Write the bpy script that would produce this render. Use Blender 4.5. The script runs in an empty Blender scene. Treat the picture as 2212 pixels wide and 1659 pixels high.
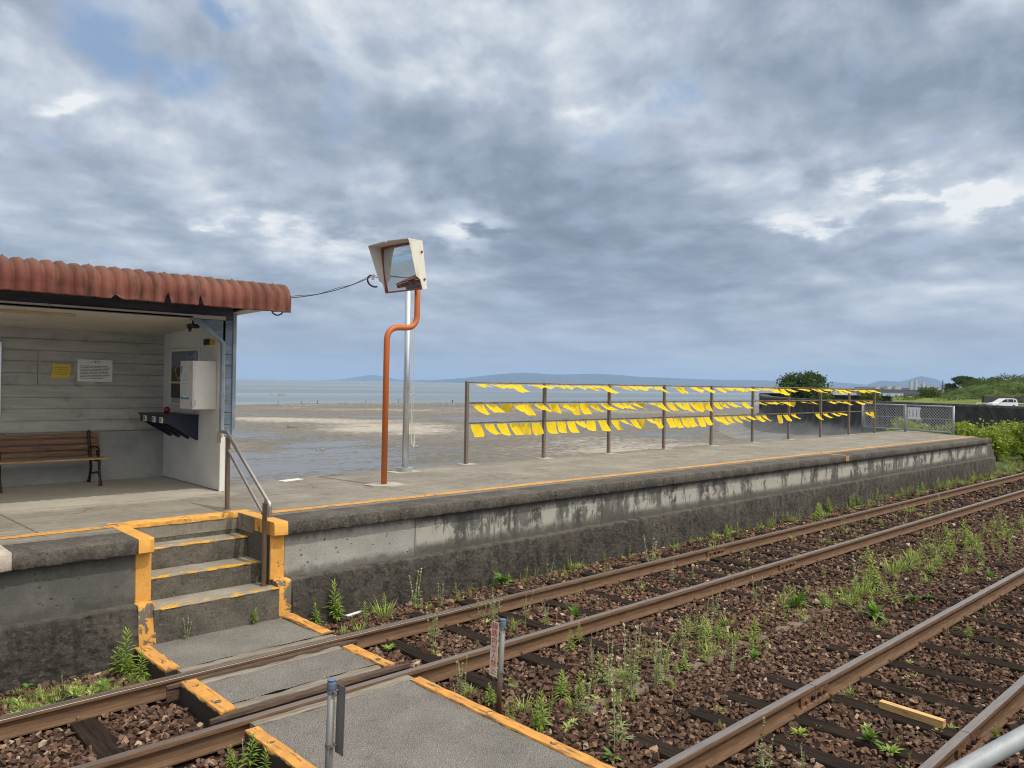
import bpy, math, random
import numpy as np
from mathutils import Vector, Matrix

R = math.radians
sc = bpy.context.scene
col = sc.collection
rng = np.random.default_rng(7)
random.seed(7)

# ------------------------------------------------------------------ camera
TH, ROLL, PITCH, CAMZ = 0.8106, 0.0168, -0.0008, 2.399
cam_d = bpy.data.cameras.new("camera")
cam_d.sensor_fit = 'HORIZONTAL'
cam_d.sensor_width = 36.0
cam_d.lens = 36.0 * 1699.7 / 2212.0
cam_d.clip_start = 0.05
cam_d.clip_end = 90000.0
cam = bpy.data.objects.new("camera", cam_d)
col.objects.link(cam)
fwd0 = Vector((math.cos(TH), math.sin(TH), 0))
right0 = Vector((math.sin(TH), -math.cos(TH), 0))
up0 = Vector((0, 0, 1))
fwd = (fwd0 * math.cos(PITCH) + up0 * math.sin(PITCH)).normalized()
upp = (up0 * math.cos(PITCH) - fwd0 * math.sin(PITCH)).normalized()
cx = right0 * math.cos(ROLL) + upp * math.sin(ROLL)
cy = upp * math.cos(ROLL) - right0 * math.sin(ROLL)
cz = -fwd
M = Matrix(((cx.x, cy.x, cz.x, 0), (cx.y, cy.y, cz.y, 0), (cx.z, cy.z, cz.z, CAMZ), (0, 0, 0, 1)))
cam.matrix_world = M
sc.camera = cam
sc.render.resolution_x, sc.render.resolution_y = 1024, 768

# ------------------------------------------------------------------ view + light
sc.view_settings.view_transform = 'Standard'
sc.view_settings.look = 'None'
sc.view_settings.exposure = 0.0
sc.view_settings.gamma = 1.0
sc.cycles.max_bounces = 8
sc.cycles.volume_bounces = 1
sc.cycles.transparent_max_bounces = 12
sc.cycles.use_denoising = True
sc.cycles.filter_width = 1.1

SUN_EL = R(58)
SUN_DIR = Vector((0.22, -0.975, 0)).normalized()          # horizontal direction towards the sun
sun_vec = SUN_DIR * math.cos(SUN_EL) + Vector((0, 0, math.sin(SUN_EL)))
sd = bpy.data.lights.new("sun", 'SUN')
sd.energy = 2.2
sd.angle = R(0.9)
sd.color = (1.0, 0.94, 0.85)
sun = bpy.data.objects.new("sun", sd)
sun.rotation_euler = (-sun_vec).to_track_quat('-Z', 'Y').to_euler()
col.objects.link(sun)


class NT:
    """small helper round a node tree"""
    def __init__(s, tree):
        s.t = tree
        s.l = tree.links

    def n(s, typ, **kw):
        nd = s.t.nodes.new(typ)
        for k, v in kw.items():
            setattr(nd, k, v)
        return nd

    def put(s, sock, v):
        if isinstance(v, bpy.types.NodeSocket):
            s.l.new(v, sock)
        elif v is not None:
            if isinstance(v, (tuple, list)) and len(v) == 3 and sock.type == 'RGBA':
                v = (*v, 1)
            sock.default_value = v

    def math(s, op, a, b=None, c=None, clamp=False):
        nd = s.n('ShaderNodeMath', operation=op)
        nd.use_clamp = clamp
        s.put(nd.inputs[0], a)
        if b is not None:
            s.put(nd.inputs[1], b)
        if c is not None:
            s.put(nd.inputs[2], c)
        return nd.outputs[0]

    def vmath(s, op, a, b=None):
        nd = s.n('ShaderNodeVectorMath', operation=op)
        s.put(nd.inputs[0], a)
        if b is not None:
            s.put(nd.inputs[1], b)
        return nd.outputs[1] if op in ('DOT_PRODUCT', 'LENGTH', 'DISTANCE') else nd.outputs[0]

    def pos(s):
        return s.n('ShaderNodeNewGeometry').outputs['Position']

    def obj(s):
        return s.n('ShaderNodeTexCoord').outputs['Object']

    def uv(s):
        return s.n('ShaderNodeTexCoord').outputs['UV']

    def mp(s, vec, scale=(1, 1, 1), loc=(0, 0, 0), rot=(0, 0, 0)):
        nd = s.n('ShaderNodeMapping')
        s.put(nd.inputs[0], vec)
        nd.inputs[1].default_value = loc
        nd.inputs[2].default_value = rot
        nd.inputs[3].default_value = scale
        return nd.outputs[0]

    def noise(s, vec, scale, detail=4, rough=0.55, dist=0.0, out=0):
        nd = s.n('ShaderNodeTexNoise')
        s.put(nd.inputs['Vector'], vec)
        nd.inputs['Scale'].default_value = scale
        nd.inputs['Detail'].default_value = detail
        nd.inputs['Roughness'].default_value = rough
        nd.inputs['Distortion'].default_value = dist
        return nd.outputs[out]

    def voro(s, vec, scale, feature='F1', out=0, rand=1.0):
        nd = s.n('ShaderNodeTexVoronoi', feature=feature)
        s.put(nd.inputs['Vector'], vec)
        nd.inputs['Scale'].default_value = scale
        nd.inputs['Randomness'].default_value = rand
        return nd.outputs[out]

    def ramp(s, fac, stops, interp='LINEAR'):
        nd = s.n('ShaderNodeValToRGB')
        cr = nd.color_ramp
        cr.interpolation = interp
        while len(cr.elements) < len(stops):
            cr.elements.new(0.5)
        for e, (p, c) in zip(cr.elements, stops):
            e.position = p
            if not isinstance(c, (tuple, list)):
                c = (c, c, c)
            e.color = (*c[:3], 1)
        s.put(nd.inputs[0], fac)
        return nd.outputs[0]

    def mix(s, f, a, b, blend='MIX'):
        nd = s.n('ShaderNodeMix', data_type='RGBA', blend_type=blend)
        s.put(nd.inputs[0], f)
        s.put(nd.inputs[6], a)
        s.put(nd.inputs[7], b)
        return nd.outputs[2]

    def sep(s, v):
        nd = s.n('ShaderNodeSeparateXYZ')
        s.put(nd.inputs[0], v)
        return nd.outputs

    def comb(s, x, y, z):
        nd = s.n('ShaderNodeCombineXYZ')
        s.put(nd.inputs[0], x)
        s.put(nd.inputs[1], y)
        s.put(nd.inputs[2], z)
        return nd.outputs[0]

    def bump(s, h, strength=0.5, dist=0.02, normal=None):
        nd = s.n('ShaderNodeBump')
        nd.inputs['Strength'].default_value = strength
        nd.inputs['Distance'].default_value = dist
        s.put(nd.inputs['Height'], h)
        if normal is not None:
            s.put(nd.inputs['Normal'], normal)
        return nd.outputs[0]

    def step(s, x, a, b):
        """smooth 0..1 between a and b"""
        nd = s.n('ShaderNodeMapRange', interpolation_type='SMOOTHSTEP')
        s.put(nd.inputs[0], x)
        nd.inputs[1].default_value = a
        nd.inputs[2].default_value = b
        return nd.outputs[0]


# ------------------------------------------------------------------ world: blue Nishita sky under broken grey cloud
world = bpy.data.worlds.new("World")
sc.world = world
world.use_nodes = True
wt = world.node_tree
for nd in list(wt.nodes):
    wt.nodes.remove(nd)
w = NT(wt)
sky = w.n('ShaderNodeTexSky', sky_type='NISHITA')
sky.sun_disc = False
sky.sun_elevation = SUN_EL
sky.sun_rotation = math.atan2(SUN_DIR.x, SUN_DIR.y)
sky.air_density = 1.2
sky.dust_density = 1.0
sky.ozone_density = 2.0
SKYK = 0.1
dirv = w.n('ShaderNodeTexCoord').outputs['Generated']
dz = w.sep(dirv)[2]
dF = w.math('MAXIMUM', w.vmath('DOT_PRODUCT', dirv, tuple(fwd0)), 0.08)
az = w.math('DIVIDE', w.vmath('DOT_PRODUCT', dirv, tuple(right0)), dF)      # compass bearing off the bay, tan
el = w.math('DIVIDE', dz, dF)                                              # elevation, tan
# cloud field coordinates: puffs overhead, flattening into bars towards the horizon
dsp = w.sep(dirv)
zl = w.math('LOGARITHM', w.math('ADD', w.math('MAXIMUM', dz, 0.0), 0.10), math.e)
hyp = w.math('SQRT', w.math('MAXIMUM', w.math('SUBTRACT', 1.0, w.math('MULTIPLY', dz, dz)), 0.01))
pl = w.comb(w.math('DIVIDE', dsp[0], hyp), w.math('DIVIDE', dsp[1], hyp), zl)
warp = w.noise(w.mp(pl, (2.2, 2.2, 1.6)), 1.0, 3, 0.5, out=1)
wv = w.vmath('MULTIPLY', w.vmath('SUBTRACT', warp, (0.5, 0.5, 0.5)), (0.13, 0.13, 0.13))
plw = w.vmath('ADD', w.mp(pl, (1.0, 1.0, 0.72)), wv)
big = w.noise(plw, 2.6, 4, 0.5)
fine = w.noise(plw, 7.5, 9, 0.56)
# relief: the same field looked up a little higher in the sky and nearer the sun
fine2 = w.noise(w.vmath('ADD', plw, (0.012, -0.012, 0.035)), 7.5, 9, 0.56)
big2 = w.noise(w.vmath('ADD', plw, (0.02, -0.02, 0.07)), 2.6, 4, 0.5)
relief = w.math('ADD', w.math('SUBTRACT', fine, fine2), w.math('SUBTRACT', big, big2))
puff = w.noise(w.vmath('ADD', plw, (3.1, 1.7, 0.4)), 5.2, 9, 0.56)
puffm = w.math('SUBTRACT', w.step(puff, 0.42, 0.60), 0.5)
wob = w.noise(pl, 4.0, 5, 0.6, out=1)
wsep = w.sep(w.vmath('SUBTRACT', wob, (0.5, 0.5, 0.5)))
azw = w.math('ADD', az, w.math('MULTIPLY', wsep[0], 0.22))
elw = w.math('ADD', el, w.math('MULTIPLY', wsep[1], 0.10))


def blob(px, py, sx, sy, amp, rot=0.0):
    """a patch of thicker or thinner cloud: bearing/elevation given as 1700ths"""
    a0, e0 = px / 1700.0, py / 1700.0
    da = w.math('SUBTRACT', azw, a0)
    de = w.math('SUBTRACT', elw, e0)
    c_, s_ = math.cos(rot), math.sin(rot)
    p1 = w.math('ADD', w.math('MULTIPLY', da, c_ * 1700 / sx), w.math('MULTIPLY', de, s_ * 1700 / sx))
    p2 = w.math('ADD', w.math('MULTIPLY', da, -s_ * 1700 / sy), w.math('MULTIPLY', de, c_ * 1700 / sy))
    q = w.math('ADD', w.math('MULTIPLY', p1, p1), w.math('MULTIPLY', p2, p2))
    return w.math('MULTIPLY', w.math('EXPONENT', w.math('MULTIPLY', q, -1.0)), amp)


def total(items):
    acc = None
    for it in items:
        acc = it if acc is None else w.math('ADD', acc, it)
    return acc


lumps = total([blob(*b) for b in [
    # bearing, elevation, half-widths, amount (+ bright, - dark)
    (950, 700, 420, 130, -0.30, 0.05), (500, 640, 260, 90, -0.16), (120, 420, 560, 130, -0.22, -0.10),
    (330, 470, 260, 90, -0.20, 0.2), (-150, 560, 380, 120, -0.10), (0, 330, 420, 70, -0.20), (450, 290, 420, 60, -0.18),
    (-300, 210, 520, 60, -0.20), (250, 190, 600, 50, -0.16), (-800, 390, 320, 60, -0.05),
    (900, 470, 330, 110, 0.26, -0.2), (1000, 380, 260, 60, 0.18), (620, 330, 340, 35, 0.12), (-85, 340, 60, 40, 0.0), (235, 352, 45, 16, 0.0),
    (-560, 320, 220, 45, 0.14), (-1000, 410, 220, 60, 0.12), (-980, 590, 120, 18, 0.12), (0, 790, 800, 80, 0.16), (-700, 760, 420, 110, 0.10),
    (-450, 620, 160, 50, 0.14), (200, 130, 500, 16, 0.10), (-50, 65, 420, 14, 0.10), (800, 230, 500, 30, 0.06),
    (-850, 250, 260, 40, 0.05)]])
gaps = total([blob(*b) for b in [
    (-870, 690, 190, 70, 0.62, -0.3), (-660, 670, 150, 40, 0.55), (-640, 790, 60, 45, 0.6, -0.6), (-540, 480, 110, 75, 0.5, -0.7), (-700, 610, 200, 30, 0.2),
    (730, 560, 60, 16, 0.6), (920, 520, 36, 24, 0.7), (1060, 570, 40, 14, 0.5), (880, 180, 300, 60, 0.12), (-1000, 520, 60, 22, 0.35)]])
v = w.math('ADD', 0.565, w.math('MULTIPLY', lumps, 0.85))
v = w.math('ADD', v, w.math('MULTIPLY', w.math('SUBTRACT', big, 0.5), 0.85))
v = w.math('ADD', v, w.math('MULTIPLY', w.math('SUBTRACT', fine, 0.5), 0.30))
v = w.math('ADD', v, w.math('MULTIPLY', relief, 0.95))
v = w.math('ADD', v, w.math('MULTIPLY', puffm, 0.17))
# sunlit breaks with cauliflower edges
brk = total([blob(*b) for b in [(-85, 335, 85, 50, 0.68), (235, 350, 48, 18, 0.7), (860, 430, 190, 45, 0.34), (1020, 400, 120, 34, 0.38), (600, 345, 170, 22, 0.35), (-990, 588, 70, 12, 0.3), (-600, 325, 160, 22, 0.22), (-380, 300, 120, 18, 0.2), (180, 605, 60, 20, 0.25)]])
v = w.math('ADD', v, w.math('MULTIPLY', brk, w.step(w.math('ADD', puff, w.math('MULTIPLY', relief, 0.6)), 0.44, 0.56)))
# towards the horizon the layers merge into an even blue-grey
hz = w.math('SUBTRACT', 1.0, w.step(el, 0.0, 0.16))
v = w.math('ADD', w.math('MULTIPLY', v, w.math('SUBTRACT', 1.0, w.math('MULTIPLY', hz, 0.72))), w.math('MULTIPLY', hz, 0.36))
cloud = w.ramp(v, [(0.0, (0.215, 0.262, 0.345)), (0.24, (0.275, 0.333, 0.43)), (0.44, (0.36, 0.424, 0.525)), (0.62, (0.47, 0.535, 0.635)), (0.80, (0.63, 0.69, 0.765)), (1.0, (0.88, 0.90, 0.92))])
gm = w.math('ADD', gaps, w.math('MULTIPLY', w.math('SUBTRACT', fine, 0.52), 2.8))
gapmask = w.math('MULTIPLY', w.step(gm, 0.18, 0.75), 0.85)
skyc = w.n('ShaderNodeVectorMath', operation='SCALE')
w.l.new(sky.outputs[0], skyc.inputs[0])
skyc.inputs[3].default_value = SKYK
blue = w.mix(0.45, skyc.outputs[0], (0.33, 0.50, 0.80))
full = w.mix(gapmask, cloud, blue)
# sky brightened round the sun behind the viewer, unseen fill added for the shelter
fill_glow = w.step(w.vmath('DOT_PRODUCT', dirv, tuple(sun_vec)), 0.35, 1.0)
full = w.mix(fill_glow, full, (2.0, 1.88, 1.68))
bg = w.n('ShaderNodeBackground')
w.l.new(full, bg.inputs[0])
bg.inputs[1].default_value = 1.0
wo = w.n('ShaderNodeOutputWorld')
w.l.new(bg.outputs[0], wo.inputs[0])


# ------------------------------------------------------------------ scene bookkeeping
def tag(o, label=None, cat=None, group=None, kind=None):
    if label:
        o['label'] = label
    if cat:
        o['category'] = cat
    if group:
        o['group'] = group
    if kind:
        o['kind'] = kind
    return o


def thing(name, label, cat, loc=(0, 0, 0), group=None):
    o = bpy.data.objects.new(name, None)
    o.empty_display_size = 0.2
    o.location = loc
    col.objects.link(o)
    return tag(o, label, cat, group)


def world_loc(o):
    l = Vector((0, 0, 0))
    while o is not None:
        l = l + Vector(o.location)
        o = o.parent
    return l


class MB:
    """collects polygons and turns them into one mesh object"""
    def __init__(s):
        s.v = []
        s.f = []
        s.uv = []

    def quad(s, a, b, c, d):
        n = len(s.v)
        s.v += [tuple(a), tuple(b), tuple(c), tuple(d)]
        s.f.append((n, n + 1, n + 2, n + 3))

    def poly(s, pts):
        n = len(s.v)
        s.v += [tuple(p) for p in pts]
        s.f.append(tuple(range(n, n + len(pts))))

    def box(s, x0, x1, y0, y1, z0, z1, b=0.0):
        if b <= 0:
            P = [(x0, y0, z0), (x1, y0, z0), (x1, y1, z0), (x0, y1, z0), (x0, y0, z1), (x1, y0, z1), (x1, y1, z1), (x0, y1, z1)]
            n = len(s.v)
            s.v += P
            s.f += [tuple(n + i for i in q) for q in ((0, 3, 2, 1), (4, 5, 6, 7), (0, 1, 5, 4), (1, 2, 6, 5), (2, 3, 7, 6), (3, 0, 4, 7))]
            return
        # chamfered box
        xs, ys, zs = (x0, x1), (y0, y1), (z0, z1)
        n = len(s.v)
        idx = {}
        for i in (0, 1):
            for j in (0, 1):
                for k in (0, 1):
                    bx, by, bz = (b if i == 0 else -b), (b if j == 0 else -b), (b if k == 0 else -b)
                    for ax, p in (('x', (xs[i], ys[j] + by, zs[k] + bz)), ('y', (xs[i] + bx, ys[j], zs[k] + bz)), ('z', (xs[i] + bx, ys[j] + by, zs[k]))):
                        idx[(i, j, k, ax)] = len(s.v)
                        s.v.append(p)
        F = []
        for i in (0, 1):
            F.append([(i, 0, 0, 'x'), (i, 1, 0, 'x'), (i, 1, 1, 'x'), (i, 0, 1, 'x')])
            F.append([(0, i, 0, 'y'), (1, i, 0, 'y'), (1, i, 1, 'y'), (0, i, 1, 'y')])
            F.append([(0, 0, i, 'z'), (1, 0, i, 'z'), (1, 1, i, 'z'), (0, 1, i, 'z')])
            for j in (0, 1):
                F.append([(i, j, 0, 'x'), (i, j, 1, 'x'), (i, j, 1, 'y'), (i, j, 0, 'y')])
                F.append([(i, 0, j, 'x'), (i, 1, j, 'x'), (i, 1, j, 'z'), (i, 0, j, 'z')])
                F.append([(0, i, j, 'y'), (1, i, j, 'y'), (1, i, j, 'z'), (0, i, j, 'z')])
                for k in (0, 1):
                    F.append([(i, j, k, 'x'), (i, j, k, 'y'), (i, j, k, 'z')])
        ctr = Vector(((x0 + x1) / 2, (y0 + y1) / 2, (z0 + z1) / 2))
        for q in F:
            ids = [idx[t] for t in q]
            p = [Vector(s.v[t]) for t in ids]
            nn = (p[1] - p[0]).cross(p[2] - p[0])
            if nn.dot(sum(p, Vector()) / len(p) - ctr) < 0:
                ids.reverse()
            s.f.append(tuple(ids))

    def tube(s, pts, r, seg=10, cap=True, r2=None):
        pts = [Vector(p) for p in pts]
        n = len(pts)
        rad = r if isinstance(r, (list, tuple)) else [r + ((r2 - r) * i / max(1, n - 1) if r2 is not None else 0) for i in range(n)]
        t0 = (pts[1] - pts[0]).normalized()
        ref = Vector((0, 0, 1)) if abs(t0.z) < 0.9 else Vector((1, 0, 0))
        a = t0.cross(ref).normalized()
        base = len(s.v)
        for i, p in enumerate(pts):
            t = ((pts[min(i + 1, n - 1)] - pts[max(i - 1, 0)])).normalized()
            a = (a - t * a.dot(t)).normalized()
            b = t.cross(a)
            for k in range(seg):
                g = 2 * math.pi * k / seg
                q = p + a * (math.cos(g) * rad[i]) + b * (math.sin(g) * rad[i])
                s.v.append(tuple(q))
        for i in range(n - 1):
            for k in range(seg):
                k2 = (k + 1) % seg
                s.f.append((base + i * seg + k, base + i * seg + k2, base + (i + 1) * seg + k2, base + (i + 1) * seg + k))
        if cap:
            s.f.append(tuple(base + k for k in reversed(range(seg))))
            s.f.append(tuple(base + (n - 1) * seg + k for k in range(seg)))

    def grid(s, fn, nu, nv, flip=False):
        """fn(u, v) -> point, u, v in 0..1; also keeps uv"""
        base = len(s.v)
        for j in range(nv + 1):
            for i in range(nu + 1):
                s.v.append(tuple(fn(i / nu, j / nv)))
        for j in range(nv):
            for i in range(nu):
                q = (base + j * (nu + 1) + i, base + j * (nu + 1) + i + 1, base + (j + 1) * (nu + 1) + i + 1, base + (j + 1) * (nu + 1) + i)
                s.f.append(q[::-1] if flip else q)
                u0, u1, v0, v1 = i / nu, (i + 1) / nu, j / nv, (j + 1) / nv
                uvq = [(u0, v0), (u1, v0), (u1, v1), (u0, v1)]
                s.uv.append(uvq[::-1] if flip else uvq)

    def prism(s, poly, axis, a, b):
        """poly: 2-D outline, extruded along axis 'x','y','z' from a to b"""
        def P(q, t):
            return {'x': (t, q[0], q[1]), 'y': (q[0], t, q[1]), 'z': (q[0], q[1], t)}[axis]
        n = len(s.v)
        m = len(poly)
        area = sum(poly[i][0] * poly[(i + 1) % m][1] - poly[(i + 1) % m][0] * poly[i][1] for i in range(m))
        if (area < 0) != (axis == 'y'):
            poly = poly[::-1]
        s.v += [P(q, a) for q in poly] + [P(q, b) for q in poly]
        s.f.append(tuple(n + i for i in reversed(range(m))))
        s.f.append(tuple(n + m + i for i in range(m)))
        for i in range(m):
            j = (i + 1) % m
            s.f.append((n + i, n + j, n + m + j, n + m + i))

    def disc(s, c, r, h, seg=12):
        s.tube([(c[0], c[1], c[2]), (c[0], c[1], c[2] + h)], r, seg)

    def build(s, name, m, parent=None, smooth=False, auto=None):
        me = bpy.data.meshes.new(name)
        off = world_loc(parent) if parent is not None else Vector((0, 0, 0))
        me.from_pydata([(x - off.x, y - off.y, z - off.z) for x, y, z in s.v], [], s.f)
        if s.uv and len(s.uv) == len(s.f):
            ul = me.uv_layers.new(name="UVMap")
            flat = [c for q in s.uv for t in q for c in t]
            ul.data.foreach_set("uv", flat)
        if m is not None:
            for mm in (m if isinstance(m, (list, tuple)) else [m]):
                me.materials.append(mm)
        if smooth:
            me.polygons.foreach_set("use_smooth", [True] * len(me.polygons))
        me.update()
        if auto is not None:
            me.polygons.foreach_set("use_smooth", [True] * len(me.polygons))
            try:
                me.set_sharp_from_angle(angle=R(auto))
            except Exception:
                pass
        o = bpy.data.objects.new(name, me)
        col.objects.link(o)
        if parent is not None:
            o.parent = parent
        return o


def mesh_np(name, verts, faces, m, attrs=None, parent=None):
    """verts (n,3), faces (k,3|4) arrays"""
    me = bpy.data.meshes.new(name)
    verts = np.asarray(verts, np.float32)
    faces = np.asarray(faces, np.int32)
    if parent is not None:
        verts = verts - np.array(world_loc(parent), np.float32)
    k, d = faces.shape
    me.vertices.add(len(verts))
    me.vertices.foreach_set("co", verts.ravel())
    me.loops.add(k * d)
    me.loops.foreach_set("vertex_index", faces.ravel())
    me.polygons.add(k)
    me.polygons.foreach_set("loop_start", np.arange(0, k * d, d, dtype=np.int32))
    me.polygons.foreach_set("loop_total", np.full(k, d, np.int32))
    me.update(calc_edges=True)
    me.validate()
    if attrs:
        for an, arr in attrs.items():
            at = me.attributes.new(an, 'FLOAT', 'POINT')
            at.data.foreach_set("value", np.asarray(arr, np.float32))
    me.polygons.foreach_set('use_smooth', [False] * len(me.polygons))
    me.materials.append(m)
    o = bpy.data.objects.new(name, me)
    col.objects.link(o)
    if parent is not None:
        o.parent = parent
    return o


def copy_tree(o, parent=None):
    c = o.copy()
    col.objects.link(c)
    if parent is not None:
        c.parent = parent
    for ch in list(o.children):
        copy_tree(ch, c)
    return c


# ------------------------------------------------------------------ materials
def material(name, fn=None, base=(0.5, 0.5, 0.5), rough=0.6, metal=0.0, spec=0.5):
    m = bpy.data.materials.new(name)
    m.use_nodes = True
    t = NT(m.node_tree)
    p = m.node_tree.nodes['Principled BSDF']
    p.inputs['Base Color'].default_value = (*base, 1)
    p.inputs['Roughness'].default_value = rough
    p.inputs['Metallic'].default_value = metal
    p.inputs['Specular IOR Level'].default_value = spec
    if fn:
        d = fn(t) or {}
        for k, key in (('c', 'Base Color'), ('r', 'Roughness'), ('n', 'Normal'), ('m', 'Metallic')):
            if k in d:
                t.put(p.inputs[key], d[k])
    return m


def concrete(c0, c1, c2, streak=None, spots=0.0, bump=0.5, scale=1.0, cracks=False, extra=None, grit=1.0):
    def fn(t):
        p = t.pos()
        a = t.noise(p, 1.3 * scale, 6, 0.62, 0.3)
        b = t.noise(p, 9 * scale, 6, 0.65)
        f = t.noise(p, 60 * scale, 4, 0.7)
        c = t.mix(t.step(a, 0.36, 0.66), c0, c1)
        c = t.mix(t.step(b, 0.46, 0.72), c, c2)
        c = t.mix(t.math('MULTIPLY', t.step(f, 0.45, 0.75), 0.35), c, tuple(x * 0.55 for x in c0))
        c = t.mix(t.math('MULTIPLY', t.step(f, 0.55, 0.30), 0.25 * grit), c, tuple(min(1, x * 1.5) for x in c1))
        h = t.math('ADD', t.math('MULTIPLY', b, 0.6), t.math('MULTIPLY', f, 0.5))
        if spots:
            vd = t.voro(p, 26, 'F1')
            sm = t.math('MULTIPLY', t.step(vd, 0.22, 0.12), t.step(t.noise(p, 3.0, 2), 0.5, 0.6))
            c = t.mix(t.math('MULTIPLY', sm, spots), c, tuple(x * 0.25 for x in c0))
            h = t.math('SUBTRACT', h, t.math('MULTIPLY', sm, 0.6))
        if cracks:
            wv = t.vmath('ADD', p, t.vmath('MULTIPLY', t.vmath('SUBTRACT', t.noise(p, 3, 4, out=1), (0.5, 0.5, 0.5)), (0.5, 0.5, 0.5)))
            cd = t.voro(wv, 0.8, 'DISTANCE_TO_EDGE')
            cm = t.math('MULTIPLY', t.step(cd, 0.010, 0.003), t.step(t.noise(p, 0.7, 2), 0.5, 0.62))
            c = t.mix(cm, c, tuple(x * 0.25 for x in c0))
        if extra:
            c, h = extra(t, p, c, h)
        return {'c': c, 'r': 0.9, 'n': t.bump(h, bump, 0.012)}
    return fn


def deck_extra(t, p, c, h):
    s = t.sep(p)
    # darker weathered band along the edge, construction joints across the deck, pale patch near the shelter
    e = t.math('ADD', s[1], t.math('MULTIPLY', t.math('SUBTRACT', t.noise(p, 2.2, 5, 0.65), 0.5), 0.45))
    c = t.mix(t.math('MULTIPLY', t.step(e, 8.15, 7.9), 0.72), c, (0.105, 0.092, 0.075))
    c = t.mix(t.math('MULTIPLY', t.step(e, 10.45, 10.75), 0.45), c, (0.15, 0.125, 0.09))
    pale = t.math('MULTIPLY', t.step(e, 9.45, 9.75), t.step(t.math('ADD', s[0], t.math('MULTIPLY', t.noise(p, 1.5, 3), 0.5)), 4.75, 4.35))
    c = t.mix(t.math('MULTIPLY', pale, 0.8), c, (0.44, 0.40, 0.325))
    j = t.math('ABSOLUTE', t.math('SUBTRACT', t.math('FRACT', t.math('DIVIDE', t.math('ADD', s[0], t.math('MULTIPLY', s[1], 0.04)), 4.4)), 0.5))
    jm = t.math('MULTIPLY', t.step(j, 0.0032, 0.0012), t.step(s[1], 7.9, 8.3))
    c = t.mix(t.math('MULTIPLY', jm, 0.8), c, (0.05, 0.045, 0.04))
    ln = t.noise(t.mp(p, (0.5, 6, 1)), 2.0, 5, 0.6)
    c = t.mix(t.math('MULTIPLY', t.step(ln, 0.48, 0.66), 0.55), c, (0.135, 0.12, 0.092))
    ln2 = t.noise(t.mp(p, (2.5, 9, 1)), 3.0, 6, 0.72)
    c = t.mix(t.math('MULTIPLY', t.step(ln2, 0.52, 0.66), 0.5), c, (0.31, 0.285, 0.235))
    c = t.mix(t.math('MULTIPLY', t.step(ln2, 0.46, 0.34), 0.5), c, (0.09, 0.082, 0.066))
    st = t.math('MULTIPLY', t.step(t.noise(p, 0.55, 4, 0.6), 0.53, 0.68), 0.5)
    c = t.mix(st, c, (0.155, 0.138, 0.11))
    return c, t.math('SUBTRACT', h, t.math('MULTIPLY', jm, 1.0))


def wall_extra(t, p, c, h):
    s = t.sep(p)
    st = t.noise(t.mp(p, (1.9, 1, 0.8)), 1.6, 7, 0.72, 0.5)
    st2 = t.noise(t.mp(p, (6.5, 1, 0.9), (3, 0, 0)), 1.2, 6, 0.72, 0.4)
    # right of the steps the first bay is pale; farther on black run-off streaks with whitish lime
    far = t.step(s[0], 5.58, 5.68)
    dk = t.mix(t.step(st, 0.36, 0.66), (0.065, 0.064, 0.059), (0.175, 0.17, 0.155))
    c = t.mix(far, c, dk)
    lime = t.math('ADD', t.noise(t.mp(p, (1.6, 1, 1.3), (7, 0, 0)), 1.3, 7, 0.72, 0.4), t.math('MULTIPLY', t.math('SUBTRACT', st2, 0.5), 0.55))
    zc = t.math('MULTIPLY', t.step(s[2], 0.40, 0.50), t.step(s[2], 0.76, 0.68))
    c = t.mix(t.math('MULTIPLY', t.math('MULTIPLY', t.step(lime, 0.44, 0.545), far), t.math('ADD', 0.15, t.math('MULTIPLY', zc, 0.75))), c, (0.43, 0.415, 0.365))
    c = t.mix(t.math('MULTIPLY', t.math('MULTIPLY', far, t.step(st2, 0.60, 0.70)), 0.6), c, (0.035, 0.034, 0.031))
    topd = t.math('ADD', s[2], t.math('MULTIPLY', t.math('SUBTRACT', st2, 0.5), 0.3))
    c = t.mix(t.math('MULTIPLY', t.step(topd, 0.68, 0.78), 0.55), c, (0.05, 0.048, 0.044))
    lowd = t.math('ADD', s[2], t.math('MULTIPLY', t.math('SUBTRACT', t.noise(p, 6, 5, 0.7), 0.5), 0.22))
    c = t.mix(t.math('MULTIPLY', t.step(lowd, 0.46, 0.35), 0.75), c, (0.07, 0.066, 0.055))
    hole = t.math('MULTIPLY', t.math('MULTIPLY', t.step(t.voro(t.mp(p, (1, 1, 1.3)), 15, 'F1'), 0.24, 0.15), t.step(t.noise(p, 5, 3), 0.46, 0.56)), t.math('SUBTRACT', 1.0, far))
    c = t.mix(t.math('MULTIPLY', hole, 0.9), c, (0.05, 0.035, 0.028))
    left = t.step(s[0], 2.55, 2.45)
    c = t.mix(t.math('MULTIPLY', left, 0.8), c, t.mix(t.step(t.noise(p, 3.5, 6, 0.65), 0.4, 0.68), (0.04, 0.039, 0.035), (0.095, 0.092, 0.082)))
    sm = t.math('MULTIPLY', t.step(t.math('ABSOLUTE', t.math('SUBTRACT', s[0], 5.63)), 0.012, 0.004), 0.7)
    c = t.mix(sm, c, (0.05, 0.048, 0.042))
    return c, t.math('SUBTRACT', h, hole)


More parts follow.
